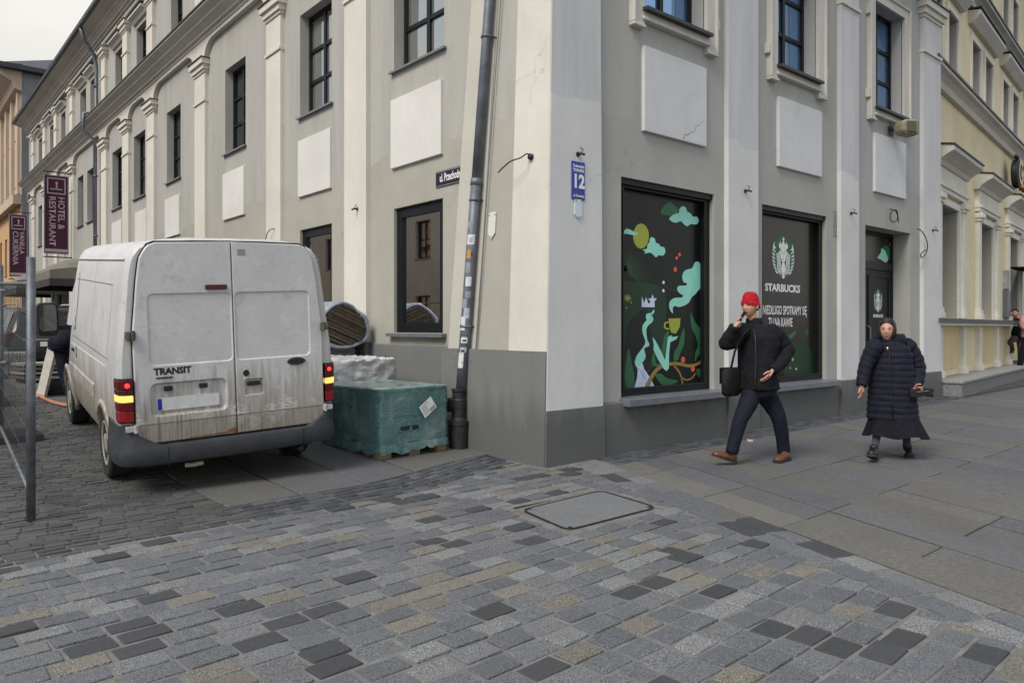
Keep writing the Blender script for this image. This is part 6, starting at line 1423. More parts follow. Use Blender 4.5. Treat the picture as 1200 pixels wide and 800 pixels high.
for k in range(4): mb = MB(); mb.box(-.6, .5, 0, .8, .08 + .09 * k, .13 + .09 * k); mb.build('plank', [woodd, simple('plank_pale', (.30, .27, .22), .8)][k % 2] if 'plank_pale' not in bpy.data.materials else [woodd, bpy.data.materials['plank_pale']][k % 2], e)
for x in (-.5, .35): mb = MB(); mb.box(x, x + .1, 0, .8, 0, .075); mb.build('bearer', woodd, e)
hp = [GP(*q) for q in ((18, 436), (28, 444), (37, 456), (46, 465), (56, 471), (68, 475), (80, 477), (100, 476))]; cable('hose', [h_ + Vector((0, 0, .03)) for h_ in hp], .028, 'orange hose curving over the street setts towards the van', 'hose', mat=simple('hose_orange', (.42, .17, .09), .6, .15, 8))
# parked dark car
def car(loc, rz, label):
    e = empty('parked_car', loc, rz); tag(e, label, 'car'); paint = simple('car_paint_dark', (.02, .019, .018), .25, .1, 4, 0, spec=.6, kind='Object')
    def sec(y, w, zb, zs, zt, wt): return [(-w * .93, y, zb), (-w, y, zb + .15), (-w, y, zs - .08), (-w * .95, y, zs), (-wt, y, zt - .06), (-wt * .88, y, zt), (wt * .88, y, zt), (wt, y, zt - .06), (w * .95, y, zs), (w, y, zs - .08), (w, y, zb + .15), (w * .93, y, zb)]
    mb = MB(); mb.rings([sec(0, .80, .42, .95, 1.02, .74), sec(.06, .88, .28, 1.0, 1.12, .78), sec(.28, .92, .26, 1.02, 1.52, .70), sec(.6, .93, .25, 1.02, 1.61, .68), sec(2.2, .93, .25, 1.0, 1.64, .68), sec(2.7, .93, .25, .99, 1.58, .68), sec(3.35, .92, .25, .98, 1.06, .80), sec(4.2, .88, .3, .86, .92, .76), sec(4.5, .78, .4, .7, .74, .68)]); mb.build('body', paint, e, True)
    mb = MB(); mb.poly([(-.66, .085, 1.10), (.66, .085, 1.10), (.60, .262, 1.47), (-.60, .262, 1.47)]); mb.v = [(a, b - .012, c) for a, b, c in mb.v]; mb.build('rear_window', M['pane'], e)
    for s in (-1, 1):
        for y0, y1, t0, t1 in ((.45, 1.15, 1.5, 1.54), (1.2, 2.1, 1.54, 1.55), (2.15, 3.1, 1.55, 1.15)):
            mb = MB(); xs = lambda z: s * (.885 - (z - 1.0) * .335 + .006); mb.poly([(xs(1.06), y0, 1.06), (xs(1.06), y1, 1.06), (xs(t1), y1 if t1 > 1.3 else y0 + .25, t1 if t1 > 1.3 else 1.5), (xs(t0), y0, t0)]); mb.build('side_window', M['pane'], e)
        mb = MB(); mb.tube([(s * .62, .5, 1.62), (s * .62, .62, 1.70), (s * .62, 2.0, 1.72), (s * .62, 2.15, 1.66)], .022, 8); mb.build('roof_rail', simple('car_rail', (.5, .5, .5), .3, metal=.6) if 'car_rail' not in bpy.data.materials else bpy.data.materials['car_rail'], e, True)
        mb = MB(); mb.box(s * .66, s * .90, -.012 + .02, .12, .86, 1.02); mb.build('tail_light', LRED, e, bevel=.02)
        for y in (.85, 3.6): mb = MB(); mb.lathe([(.2, -.1), (.33, -.1), (.34, 0), (.33, .1), (.2, .1)], 24, (s * .83, y, .34), axis='x'); wv2 = mb.build('wheel', tyre, e, True); mb = MB(); mb.lathe([(.21, -.11), (.19, -.112), (.02, -.10)] if s < 0 else [(.21, .11), (.19, .112), (.02, .10)], 20, (s * .83, y, .34), axis='x'); mb.build('rim', rim, wv2)
    mb = MB(); mb.box(-.86, .86, -.06, .1, .36, .60); mb.build('rear_bumper', M['black'], e, bevel=.03, seg=2); mb = MB(); mb.box(-.26, .26, -.02, .03, .68, .79); mb.build('number_plate', M['white'], e); mb = MB(); mb.box(-.62, .62, -.012, .04, .83, .86); mb.build('trim_strip', bpy.data.materials['car_rail'], e)
    return e
car((-2.05, 15.2, gz(-2, 15)), R(3), 'dark parked estate car with roof rails down the street behind the van')
# metal pole of a street lamp in front of the far facade
pl_ = empty('drain_post', (-.2, 20.0, gz(0, 20))); tag(pl_, 'slim dark post under the domed awning', 'post'); mb = MB(); mb.lathe([(.09, 0), (.09, .12), (.05, .16), (.045, 2.7)], 12); mb.build('shaft', M['castiron'], pl_); mb = MB(); mb.lathe([(.08, 2.70), (.03, 2.8)], 12); mb.build('finial', M['castiron'], pl_)

# ------------------------------------------------------------------ people
def skin_mesh(nodes, edges, root=0, sub=2):
    me = bpy.data.meshes.new('sk'); me.from_pydata([tuple(n[0]) for n in nodes], edges, []); o = bpy.data.objects.new('sk', me); COL.objects.link(o)
    m = o.modifiers.new('s', 'SKIN'); m.use_smooth_shade = True
    if not me.skin_vertices: me.skin_vertices.new()
    for i, n in enumerate(nodes):
        r = n[1]; me.skin_vertices[0].data[i].radius = r if isinstance(r, tuple) else (r, r); me.skin_vertices[0].data[i].use_root = i == root
    s = o.modifiers.new('u', 'SUBSURF'); s.levels = sub; s.render_levels = sub
    dg = bpy.context.evaluated_depsgraph_get(); r = bpy.data.meshes.new_from_object(o.evaluated_get(dg), depsgraph=dg)
    bpy.data.objects.remove(o); bpy.data.meshes.remove(me); return r
def chain(*pts): return list(pts), [(i, i + 1) for i in range(len(pts) - 1)]
def join_meshes(ms):
    v = []; f = []
    for m in ms:
        b = len(v); v += [tuple(q.co) for q in m.vertices]; f += [[b + i for i in p.vertices] for p in m.polygons]
    me = bpy.data.meshes.new('j'); me.from_pydata(v, [], f); me.update(); return me
def frame(f):
    f = Vector((f[0], f[1], 0)).normalized(); return f, Vector((f.y, -f.x, 0))      # forward, right of the person
def head_mesh(c, f, size=1.0, tilt=0, ears=(-1, 1)):
    f, r = frame(f); mb = MB(); NU, NV = 36, 26; up_ = Vector((0, 0, 1))
    def pt(i, j):
        th = math.pi * j / NV; ph = 2 * math.pi * i / NU; x = math.sin(th) * math.cos(ph); y = math.sin(th) * math.sin(ph); z = math.cos(th)
        X, Y, Zz = x * .076, y * .096, z * .118
        if z < 0: k = 1 - .30 * (-z) ** 1.5; X *= k; Y = Y * (1 - .12 * -z) + .012 * (-z)
        if y > 0:
            g = lambda x0, z0, sx, sz: math.exp(-((X - x0) / sx) ** 2 - ((Zz - z0) / sz) ** 2)
            Y += .024 * g(0, -.022, .011, .016) + .012 * g(0, .0, .009, .022) + .006 * g(0, .026, .04, .01) - .010 * (g(.031, .008, .016, .011) + g(-.031, .008, .016, .011)) + .006 * g(0, -.058, .02, .007) + .006 * g(0, -.094, .02, .014) - .004 * g(0, -.07, .022, .005)
        p = (r * X + f * Y + up_ * Zz) * size; return c + p
    rr = [[tuple(pt(i, j)) for i in range(NU)] for j in range(1, NV)]; mb.rings(rr); parts = [mb.mesh('h')]
    for s in ears:
        e = MB(); q = c + (r * s * .077 + f * -.004 + up_ * -.005) * size; rr = []
        for j in range(1, 6):
            th = math.pi * j / 6; rr.append([tuple(q + (r * s * .012 * math.cos(ph) + f * (.018 * math.sin(th) * math.sin(ph)) + up_ * (.032 * math.cos(th)) + r * s * .004) * size) for ph in [2 * math.pi * k / 8 for k in range(8)]])
        e.rings(rr); parts.append(e.mesh('e'))
    return parts
def face_bits(c, f, parent, size=1.0):
    f, r = frame(f); up_ = Vector((0, 0, 1))
    for s in (-1, 1):
        q = c + (r * s * .031 + f * .0805 + up_ * .008) * size
        mb = MB(); mb.lathe([(.001, -.006), (.005, -.004), (.0065, 0), (.005, .004), (.001, .006)], 10, tuple(q)); mb.build('eye', EYE, parent, True)
        mb = MB(); mb.tube([q + (r * -.016 + up_ * .016 + f * .006) * size, q + (up_ * .020 + f * .010) * size, q + (r * .016 + up_ * .016 + f * .006) * size], .0022, 6); mb.build('eyebrow', HAIR, parent, True)
    q = c + (f * .0935 + up_ * -.056) * size; mb = MB(); mb.tube([q - r * .02 * size - f * .004, q, q + r * .02 * size - f * .004], .0045, 6); mb.build('lips', LIPS, parent, True)
def hand_mesh(wrist, d, side, nrm, curl=.5, size=1.0, thumb=1, spread=.25):
    """d: wrist to knuckles, side: towards the thumb, nrm: palm side"""
    d = d.normalized(); side = (side - d * side.dot(d)).normalized(); nrm = d.cross(side) if nrm is None else nrm; s = size; ms = []
    n, e = chain((wrist - d * .03, .026 * s), (wrist, (.026 * s, .02 * s)), (wrist + d * .04 * s, (.034 * s, .017 * s)), (wrist + d * .08 * s, (.036 * s, .014 * s))); ms.append(skin_mesh(n, e))
    for k, L in enumerate((.070, .080, .074, .056)):
        o = (1.5 - k) / 1.5 * .030 * s; b = wrist + d * .085 * s + side * o; dd = (d + side * (1.5 - k) / 1.5 * spread * .5).normalized(); a = curl * (1 + .08 * k)
        p1 = b + (dd * math.cos(a * .6) + nrm * math.sin(a * .6)) * L * .45 * s; p2 = p1 + (dd * math.cos(a * 1.4) + nrm * math.sin(a * 1.4)) * L * .32 * s; p3 = p2 + (dd * math.cos(a * 2.1) + nrm * math.sin(a * 2.1)) * L * .26 * s
        n, e = chain((b - dd * .03 * s, .0085 * s), (b, .009 * s), (p1, .0085 * s), (p2, .0078 * s), (p3, .006 * s)); ms.append(skin_mesh(n, e, 0, 1))
    b = wrist + d * .025 * s + side * .028 * s; t1 = (d * .55 + side * .75 + nrm * .35).normalized(); p1 = b + t1 * .034 * s; p2 = p1 + (d * .85 + side * .3 + nrm * .4).normalized() * .03 * s; p3 = p2 + (d * .95 + nrm * .35).normalized() * .022 * s
    n, e = chain((b - side * .01 * s, .012 * s), (b, .012 * s), (p1, .0105 * s), (p2, .0095 * s), (p3, .007 * s)); ms.append(skin_mesh(n, e, 0, 1)); return ms
def shoe(heel, toe, mat, solemat, parent, name='shoe', w=1.0, hgt=1.0, upv=None):
    d = toe - heel; L = d.length; d.normalize(); s = Vector((0, 0, 1)).cross(d).normalized(); u = d.cross(s) if upv is None else upv
    st_ = [(0, .028, .06), (.06, .036, .085), (.2, .038, .095), (.38, .038, .085), (.55, .044, .062), (.75, .047, .05), (.9, .040, .042), (.985, .020, .03)]
    mb = MB(); rr = []
    for t, wd, h in st_:
        c = heel + d * L * t; wd *= w; h *= hgt; rr.append([tuple(c + s * wd * a + u * (h * b + .018)) for a, b in ((-1, 0), (-1, .35), (-.8, .75), (-.35, 1), (.35, 1), (.8, .75), (1, .35), (1, 0))])
    mb.rings(rr); sh = mb.build(name, mat, parent, True)
    mb = MB(); mb.rings([[tuple(heel + d * (L * (t * 1.03 - .012)) + s * a * (wd * w + .004) + u * z) for a, z in ((-1, 0), (-1, .022), (1, .022), (1, 0))] for t, wd, h in st_]); mb.build('sole', solemat, sh)
    return sh
SKIN = NT('skin'); SKIN.set(col=srgb(186, 142, 120), rough=.55, sss=.06); SKIN = SKIN.mat
HAIR = simple('dark_hair', (.018, .014, .012), .6, .3, 40, .3, 120); EYE = simple('eye_dark', (.02, .015, .012), .2); LIPS = simple('lips', srgb(160, 108, 96), .5)
def fabric(name, col, rough=.8, sheen=.0, wr_=.8, sc2=8):
    t = NT(name); v = t.pos(); n1 = t.noise(v, sc2, 5, .6); t.set(col=t.ramp(n1, [(.3, sc(col, .75)), (.7, sc(col, 1.35))]), rough=rough, spec=.22, sheen=sheen)
    t.bump(t.math('ADD', n1, t.math('MULTIPLY', t.noise(v, 260, 2), .12)), wr_, .03); return t.mat
JKT = fabric('black_jacket_cloth', (.0075, .008, .011)); TRS = fabric('navy_trouser_cloth', (.009, .0105, .020), wr_=.6); CAP = fabric('red_knit', (.42, .012, .022), sc2=30); BRN = simple('brown_leather', (.13, .048, .022), .45, .3, 18, .15, 80); SOL = simple('dark_sole', (.03, .025, .022), .8); BAG = fabric('black_bag_cloth', (.011, .011, .012), .7)
PUF = fabric('navy_quilted_nylon', (.008, .009, .018), .75, .03, .35, 16); SKT = fabric('black_skirt_cloth', (.007, .007, .011)); TIG = fabric('grey_tights', (.045, .05, .065), .9, .1, .1); BSH = simple('black_leather', (.012, .012, .013), .45, .2, 20, .1, 60); TAU = fabric('taupe_trousers', (.085, .07, .058)); PNK = fabric('pink_sleeve', (.48, .25, .24))

# --- man on the phone
Y0 = 8.0
def P(px, py, dy=0): return PX(px, py, Y0 + dy)
fwd_m = (-RGT * .75 - FWD * .66)
fm, rm = frame(fwd_m)
ft = GP(860, 543); man = empty('person', (ft.x, ft.y, ft.z)); tag(man, 'person in red knit cap and black jacket walking with a phone at the face', 'person')
inv = Matrix.Translation(-Vector(man.location))
def child(me, name, mat, parent, smooth=True):
    me.transform(Matrix.Translation(-Vector(parent.location)) if parent.type == 'EMPTY' else Matrix.Identity(4)); return link(name, me, mat, parent, smooth)
class Local:            # builders below work in world space, then shift into the person's frame
    pass
hc = P(879, 359, -.03); pel = P(888, 447); chest = P(889, 400); nk = P(884, 381)
shR, shL = P(868, 389, -.02), P(907, 391, -.03)
elR, haR = P(851, 402, -.10), P(863, 379, -.20)
elL, haL = P(922, 411, -.04), P(903, 437, -.24)
hipR, hipL = P(881, 452, -.02), P(897, 453, .04)
knR, anR = P(868, 491, -.14), P(857, 531, -.16)
knL, anL = P(912, 488, .02), P(918, 530, .10)
wrR = haR + (elR - haR).normalized() * .03; wrL = haL + (elL - haL).normalized() * .04
nodes = [(pel, .08), (chest, .08), (nk, .055), (hc, .055), (shR, .04), (elR, .035), (wrR, .028), (shL, .04), (elL, .035), (wrL, .028), (hipR, .05), (knR, .04), (anR, .035), (hipL, .05), (knL, .04), (anL, .035)]
ed = [(0, 1), (1, 2), (2, 3), (1, 4), (4, 5), (5, 6), (1, 7), (7, 8), (8, 9), (0, 10), (10, 11), (11, 12), (0, 13), (13, 14), (14, 15)]
ms = [skin_mesh(nodes, ed)] + head_mesh(hc, fm) + hand_mesh(wrR, (hc - wrR + Vector((0, 0, .01))), -fm + rm * .2, -rm * .4 + fm * .1, .7, 1.0) + hand_mesh(wrL, (haL - wrL) + rm * .02 + Vector((0, 0, -.03)), fm, -rm * -.2 + rm * .8, .6, 1.0)
def put(me, name, mat, root, parent=None, smooth=True):
    me.transform(Matrix.Translation(-Vector(root.location))); return link(name, me, mat, parent or root, smooth)
body_m = put(join_meshes(ms), 'body', SKIN, man)
def torso(prof, r, f, n=48, wob=.016, seed=0):
    pf = []
    for (a, b), k in zip(zip(prof, prof[1:]), range(99)): pf += [tuple(p + (q - p) * t / 4 for p, q in zip(a, b)) for t in range(4)]
    prof = pf + [prof[-1]]
    m_ = MB(); rr = []
    for i, (x, y, ra, rb) in enumerate(prof): rr.append([tuple(P(x, y) + r * (ra + wob * (noise.noise((2 * math.cos(a), 2 * math.sin(a), y * .06 + seed)) + .6 * noise.noise((3 * math.cos(a) + y * .05, 3 * math.sin(a), y * .16 + seed)))) * math.copysign(abs(math.cos(a)) ** .85, math.cos(a)) + f * (rb + wob * noise.noise((2 * math.cos(a) + 9, 2 * math.sin(a), y * .06 + seed))) * math.copysign(abs(math.sin(a)) ** .85, math.sin(a))) for a in [2 * math.pi * k / n for k in range(n)]])
    m_.rings(rr, cap=True); return m_.mesh('torso')
def limb(pts, rs, n=6, k=16, wob=.05, seed=0):
    Q = [Vector(p) for p in pts]; out = []; rad = []
    for i in range(len(Q) - 1):
        p0, p1, p2, p3 = Q[max(0, i - 1)], Q[i], Q[i + 1], Q[min(len(Q) - 1, i + 2)]
        for j in range(n):
            t = j / n; out.append(.5 * ((2 * p1) + (p2 - p0) * t + (2 * p0 - 5 * p1 + 4 * p2 - p3) * t * t + (3 * p1 - p0 - 3 * p2 + p3) * t ** 3)); rad.append((rs[i] + (rs[i + 1] - rs[i]) * t) * (1 + wob * math.sin(len(out) * 1.3 + seed) + wob * .8 * noise.noise((len(out) * .7, seed, 1))))
    out.append(Q[-1]); rad.append(rs[-1]); m_ = MB(); m_.tube(out, rad, k); return m_.mesh('limb')
jk = torso([(887.5, 457, .20, .15), (887.5, 455, .228, .168), (887.5, 446, .226, .165), (887.5, 432, .216, .158), (888, 418, .214, .158), (889, 404, .22, .158), (889, 395, .215, .15), (887, 388, .18, .13), (885.5, 383, .125, .11), (884, 379, .085, .09)], rm, fm)
put(join_meshes([jk, limb([P(876, 390, -.02), shR, P(859, 398, -.06), elR, P(855, 393, -.14), wrR], [.09, .095, .085, .078, .064, .052], seed=1), limb([P(900, 390, 0), shL, P(916, 401, -.02), elL, P(914, 426, -.16), wrL], [.09, .10, .09, .08, .066, .054], seed=2)]), 'jacket', JKT, man)
mb = MB(); mb.rings([[tuple(P(884, y, .01) + (rm * math.cos(t) * r1 + fm * math.sin(t) * r1 * .9)) for t in [2 * math.pi * k / 14 for k in range(14)]] for y, r1 in ((384, .10), (378, .092), (372.5, .088), (373, .08), (380, .075))], cap=False); put(mb.mesh('c'), 'collar', JKT, man)
put(join_meshes([torso([(888, 448, .2, .14), (888, 456, .205, .145), (888.5, 463, .18, .13), (888.5, 468, .12, .10)], rm, fm, wob=.004), limb([P(884, 452, -.0), P(880, 464, -.04), P(874, 478, -.09), knR, P(862, 512, -.155), P(857.5, 530, -.16)], [.10, .108, .092, .078, .069, .066], wob=.02), limb([P(893, 452, .02), P(899, 464, .03), P(906, 476, .03), knL, P(916.5, 510, .06), P(918.5, 530, .10)], [.10, .108, .094, .08, .070, .066], wob=.02, seed=2)]), 'trousers', TRS, man)
def shoe_in(root, h, t, mat, sol, **k):
    sh = shoe(h, t, mat, sol, root, **k)
    for o in (sh, *sh.children): o.data.transform(Matrix.Translation(-Vector(root.location)))
    return sh
gh = GP(861, 544); gt2 = GP(924, 539)
shoe_in(man, gh + Vector((0, 0, .012)), gh - RGT * .25 + FWD * -.06 + Vector((0, 0, .10)), BRN, SOL)
shoe_in(man, gt2 + Vector((0, 0, .004)), gt2 - RGT * .20 - FWD * .17 + Vector((0, 0, .002)), BRN, SOL)
def cap_mesh(c, f, size=1.0):
    f, r = frame(f); mb = MB(); rr = []; up_ = Vector((0, 0, 1))
    for j in range(9):
        t = j / 8; z = .012 + .145 * math.sin(t * math.pi / 2); k = math.cos(t * math.pi / 2) ** .55 if j < 8 else .05
        rr.append([tuple(c + (r * .086 * k * math.cos(a) + f * (.106 * k * math.sin(a) - .012) + up_ * (z + .022 * math.sin(a) * (1 - t))) * size) for a in [2 * math.pi * q / 28 for q in range(28)]])
    mb.rings(rr); return mb
mb = MB(); mb.tube([P(884, 386, -.14), P(885.5, 400, -.185), P(886, 420, -.175), P(885.5, 440, -.175), P(885, 455, -.18)], .006, 6); put(mb.mesh('zp'), 'jacket_zip', M['darkmetal'], man)
for px_, dy_ in ((872, -.15), (901, -.13)):
    mb = MB(); mb.tube([P(px_ - 3, 434, dy_), P(px_ + 1, 443, dy_ - .01)], .007, 6); put(mb.mesh('pk'), 'pocket_welt', JKT, man)
put(cap_mesh(hc, fm).mesh('cap'), 'knit_cap', CAP, man)
mb = MB(); 
f_, r_2 = frame(fwd_m); rr = []
for z, k in ((-.004, 1.03), (.012, 1.06), (.034, 1.06), (.044, 1.02)): rr.append([tuple(hc + r_2 * .088 * k * math.cos(a) + f_ * (.108 * k * math.sin(a) - .012) + Vector((0, 0, z + .022 * math.sin(a)))) for a in [2 * math.pi * q / 28 for q in range(28)]])
mb.rings(rr, cap=False); put(mb.mesh('band'), 'cap_band', CAP, man)
fb = empty('tmp', (0, 0, 0))
def face_put(c, f, root, parent):
    before = set(COL.objects); face_bits(c, f, parent)
    for o in set(COL.objects) - before: o.data.transform(Matrix.Translation(-Vector(root.location)))
bpy.data.objects.remove(fb); face_put(hc, fwd_m, man, body_m)
mb = MB(); rr = [[tuple(hc + r_2 * .079 * math.cos(a) + f_ * (.097 * math.sin(a) - .004) + Vector((0, 0, z))) for a in [math.pi + math.pi * q / 10 for q in range(11)]] for z in (-.045, -.01, .02)]; mb.rings(rr, cap=False, closed=False); put(mb.mesh('hr'), 'hair', HAIR, man)
# phone and bag are things of their own
ph_ = empty('mobile_phone', tuple(haR + (hc - haR) * .45)); tag(ph_, 'black mobile phone held at the cheek of the person in the red cap', 'phone')
dd = ((hc + Vector((0, 0, .03))) - haR).normalized(); mb = MB(); sx_ = -fm; nn_ = dd.cross(sx_)
def phT(a, b, c): return tuple(sx_ * a + nn_ * b + dd * c)
mb = MB(phT); mb.box(-.036, .036, -.005, .005, -.075, .075); mb.build('case', M['black'], ph_, bevel=.004, seg=2); mb = MB(phT); mb.box(-.033, .033, .0052, .0058, -.07, .07); mb.build('screen', M['pane'], ph_)
bg0 = P(857, 446, -.06); bag = empty('shoulder_bag', tuple(bg0 - Vector((0, 0, .16)))); tag(bag, 'black shoulder bag hanging at the hip of the person in the red cap', 'bag')
mb = MB(); a1 = fm; b1 = rm; rr = []
for z, k in ((0, .7), (.03, .95), (.15, 1.0), (.26, .95), (.30, .7)): rr.append([tuple(a1 * .15 * k * math.copysign(abs(math.cos(t)) ** .6, math.cos(t)) + b1 * .055 * k * math.copysign(abs(math.sin(t)) ** .7, math.sin(t)) + Vector((0, 0, z))) for t in [2 * math.pi * q / 20 for q in range(20)]])
mb.rings(rr); mb.build('pouch', BAG, bag, True)
mb = MB(); s0 = -Vector(bag.location); mb.tube([s0 + P(856, 434, -.08), s0 + P(861, 412, -.13), s0 + P(868, 396, -.14), s0 + P(877, 386, -.10), s0 + P(882, 380, .05)], .013, 6); mb.build('strap', BAG, bag, True)
mb = MB(); rr = [[tuple(a1 * x * .9 + b1 * .062 + Vector((0, 0, z))) for x in (-.14, -.05, .05, .14)] for z in (.13, .22, .30)]; mb.rings(rr, cap=False, closed=False); mb.build('flap', BAG, bag)

# --- woman in the quilted coat
Y0 = 8.15
fw_ = (-RGT * .5 - FWD * .86); fw, rw2 = frame(fw_)
ft = GP(1024, 540); wom = empty('person', tuple(ft)); tag(wom, 'person in long dark quilted coat and skirt walking past the shop door with a purse', 'person')
hc = P(1039.5, 387, -.02); pel = P(1044, 455); chest = P(1043, 415); nk = P(1041, 402)
shR, shL = P(1024, 408, -.02), P(1064, 407, .02); elR, wrR = P(1013.5, 431, -.02), P(1009.5, 452, -.06); elL, wrL = P(1076, 432, .0), P(1070, 455, -.14)
anR, anL = P(1024, 523, -.06), P(1063, 520, .06); knR, knL = P(1034, 488, .06), P(1060, 486, .05)
nodes = [(pel, .07), (P(1043, 418), .06), (nk, .05), (hc, .055), (shR, .04), (elR, .035), (wrR, .027), (shL, .04), (elL, .035), (wrL, .027), (P(1036, 468), .04), (knR, .03), (anR, .018), (P(1055, 468), .04), (knL, .03), (anL, .018)]
ms = [skin_mesh(nodes, ed)] + head_mesh(hc, fw, .98, 0, ()) + hand_mesh(wrR, Vector((0, 0, -1)) + fw * .1, fw, -rw2 * -.8, .5, .95) + hand_mesh(wrL, (rw2 * .1 - rw2 * .6 + fw * .5 + Vector((0, 0, -.1))), Vector((0, 0, 1)), -rw2 * .3 - fw * .3, 1.0, .95)
body_w = put(join_meshes(ms), 'body', SKIN, wom); face_put(hc, fw_, wom, body_w)
# coat: quilted rings
mb = MB(); rr = []; rows = []
prof = [(398, .085, .075), (402, .13, .095), (407, .185, .115), (415, .215, .135), (428, .222, .15), (445, .232, .158), (462, .245, .165), (478, .258, .17), (491, .265, .172)]
ys = [398 + 93 * i / 78 for i in range(79)]
for i, y in enumerate(ys):
    for (a, b, c), (a2, b2, c2) in zip(prof, prof[1:]):
        if a <= y <= a2: t = (y - a) / (a2 - a); ra, rb = b + (b2 - b) * t, c + (c2 - c) * t; break
    q = abs(math.sin(math.pi * i / 6.0)) ** .6; ra += .009 * q - .012; rb += .009 * q - .010; cx = 1043.5 + (y - 398) / 93 * 2.5
    rr.append([tuple(P(cx, y) + rw2 * (ra + .006 * noise.noise((t_ * 2, i * .35, 1))) * math.cos(t_) + fw * (rb + .006 * noise.noise((t_ * 2, i * .35, 4))) * math.sin(t_)) for t_ in [2 * math.pi * k / 40 for k in range(40)]])
mb.rings(rr); coat = put(mb.mesh('coat'), 'coat', PUF, wom)
def sleeve(pts, rs, n=40):
    P_ = [Vector(p) for p in pts]; out = []; rad = []
    for i in range(len(P_) - 1):
        for j in range(n // (len(P_) - 1)):
            t = j / (n // (len(P_) - 1)); out.append(P_[i].lerp(P_[i + 1], t)); k = len(out) - 1; rad.append((rs[i] + (rs[i + 1] - rs[i]) * t) * (1 + .09 * (abs(math.sin(math.pi * k / 5)) ** .6 - .5)))
    out.append(P_[-1]); rad.append(rs[-1]); m_ = MB(); m_.tube(out, rad, 16); return m_.mesh('sl')
put(sleeve([P(1028, 405, -.0), shR, P(1018, 420, -.01), elR, P(1011, 444, -.04), wrR], [.09, .088, .078, .068, .062, .056]), 'sleeve', PUF, wom); put(sleeve([P(1060, 404, .0), shL, P(1072, 420, .02), elL, P(1075, 446, -.06), wrL], [.09, .092, .086, .078, .068, .058]), 'sleeve', PUF, wom)
mb = MB(); mb.tube([P(1041.5, 404, -.10), P(1042, 415, -.145), P(1043, 440, -.165), P(1045, 470, -.178), P(1046, 489, -.18)], .006, 6); put(mb.mesh('z'), 'zip', M['black'], wom); mb = MB(); mb.box(-.008, .008, -.008, .008, -.02, .02); mb.v = [tuple(Vector(v_) + P(1040, 408.5, -.145)) for v_ in mb.v]; put(mb.mesh('zp'), 'zip_pull', simple('zip_metal', (.5, .5, .48), .3, metal=.8), wom)
# chin-length dark hair
mb = MB(); rr = []
for j in range(12):
    t = j / 11; th = R(6) + t * R(132); z = .012 + .125 * math.cos(th); k = math.sin(th) ** .7 * (1 + .05 * t)
    half = R(50) + R(22) * (1 - t) ** 2
    rr.append([tuple(hc + rw2 * ((.091 + .004 * noise.noise((q * .9, j * .4, 3))) * k * math.sin(a)) + fw * (-(.112 + .004 * noise.noise((q * .9, j * .4, 8))) * k * math.cos(a) + .004) + Vector((0, 0, z))) for q, a in enumerate([(-math.pi + half) + (2 * math.pi - 2 * half) * q / 30 for q in range(31)])])
mb.rings(rr, cap=False, closed=False); hd_ = put(mb.mesh('hairb'), 'hair_bob', HAIR, wom); so2 = hd_.modifiers.new('t', 'SOLIDIFY'); so2.thickness = .012
mb = MB(); rr = [[tuple(P(1042, y, .03) + rw2 * ra * math.cos(t_) + fw * (ra * .8 * math.sin(t_) - .03)) for t_ in [2 * math.pi * k / 24 for k in range(24)]] for y, ra in ((406, .15), (401, .172), (396, .168), (391, .145), (393, .12))]; mb.rings(rr, cap=False); put(mb.mesh('hd'), 'hood_collar', PUF, wom)
mb = MB(); rr = []
for j in range(9):
    t = j / 8 * math.pi / 2; rr.append([tuple(hc + rw2 * .084 * math.cos(t) ** .6 * math.cos(a) + fw * (.102 * math.cos(t) ** .6 * math.sin(a) * (.86 if math.sin(a) > 0 else 1.08) - .016) + Vector((0, 0, .01 + .122 * math.sin(t) + (.045 * max(0, math.sin(a)) * math.cos(t)) - .06 * max(0, -math.sin(a)) * math.cos(t)))) for a in [2 * math.pi * q / 26 for q in range(26)]])
mb.rings(rr); put(mb.mesh('hair'), 'hair', HAIR, wom)
# skirt, legs, shoes
mb = MB(); rr = []
for y, ra, rb, wv_ in ((484, .23, .16, 0), (495, .262, .19, .008), (503, .285, .215, .018), (510, .31, .235, .03)):
    rr.append([tuple(P(1047 + (y - 486) * .10, y + (1.6 if y > 505 else 0) * math.sin(5 * t_)) + rw2 * (ra + wv_ * math.sin(9 * t_)) * math.cos(t_) + fw * (rb + wv_ * math.sin(7 * t_ + 1)) * math.sin(t_)) for t_ in [2 * math.pi * k / 60 for k in range(60)]])
mb.rings(rr, cap=False); put(mb.mesh('sk'), 'skirt', SKT, wom)
for kn, an in ((knR, anR), (knL, anL)): n, e = chain((kn, .056), (kn.lerp(an, .35), .056), (kn.lerp(an, .75), .042), (an + Vector((0, 0, -.05)), .04)); put(skin_mesh(n, e), 'tights', TIG, wom)
g1, g2 = GP(1025, 539.5), GP(1067, 533); shoe_in(wom, g1 + Vector((0, 0, .012)), g1 - RGT * .125 - FWD * .17 + Vector((0, 0, .075)), BSH, SOL, hgt=1.15); shoe_in(wom, g2 + Vector((0, 0, .01)), g2 - RGT * .12 - FWD * .20 + Vector((0, 0, .0)), BSH, SOL, hgt=1.25)
for an, g in ((anR, g1), (anL, g2)): n, e = chain((an + Vector((0, 0, .03)), .05), (an + Vector((0, 0, -.05)), .05), (g + Vector((0, 0, .07)), .045)); put(skin_mesh(n, e), 'boot_shaft', BSH, wom)
pu = P(1078, 459, -.22); pr_ = empty('purse', tuple(pu)); tag(pr_, 'black folded purse carried in the hand of the person in the quilted coat', 'purse')
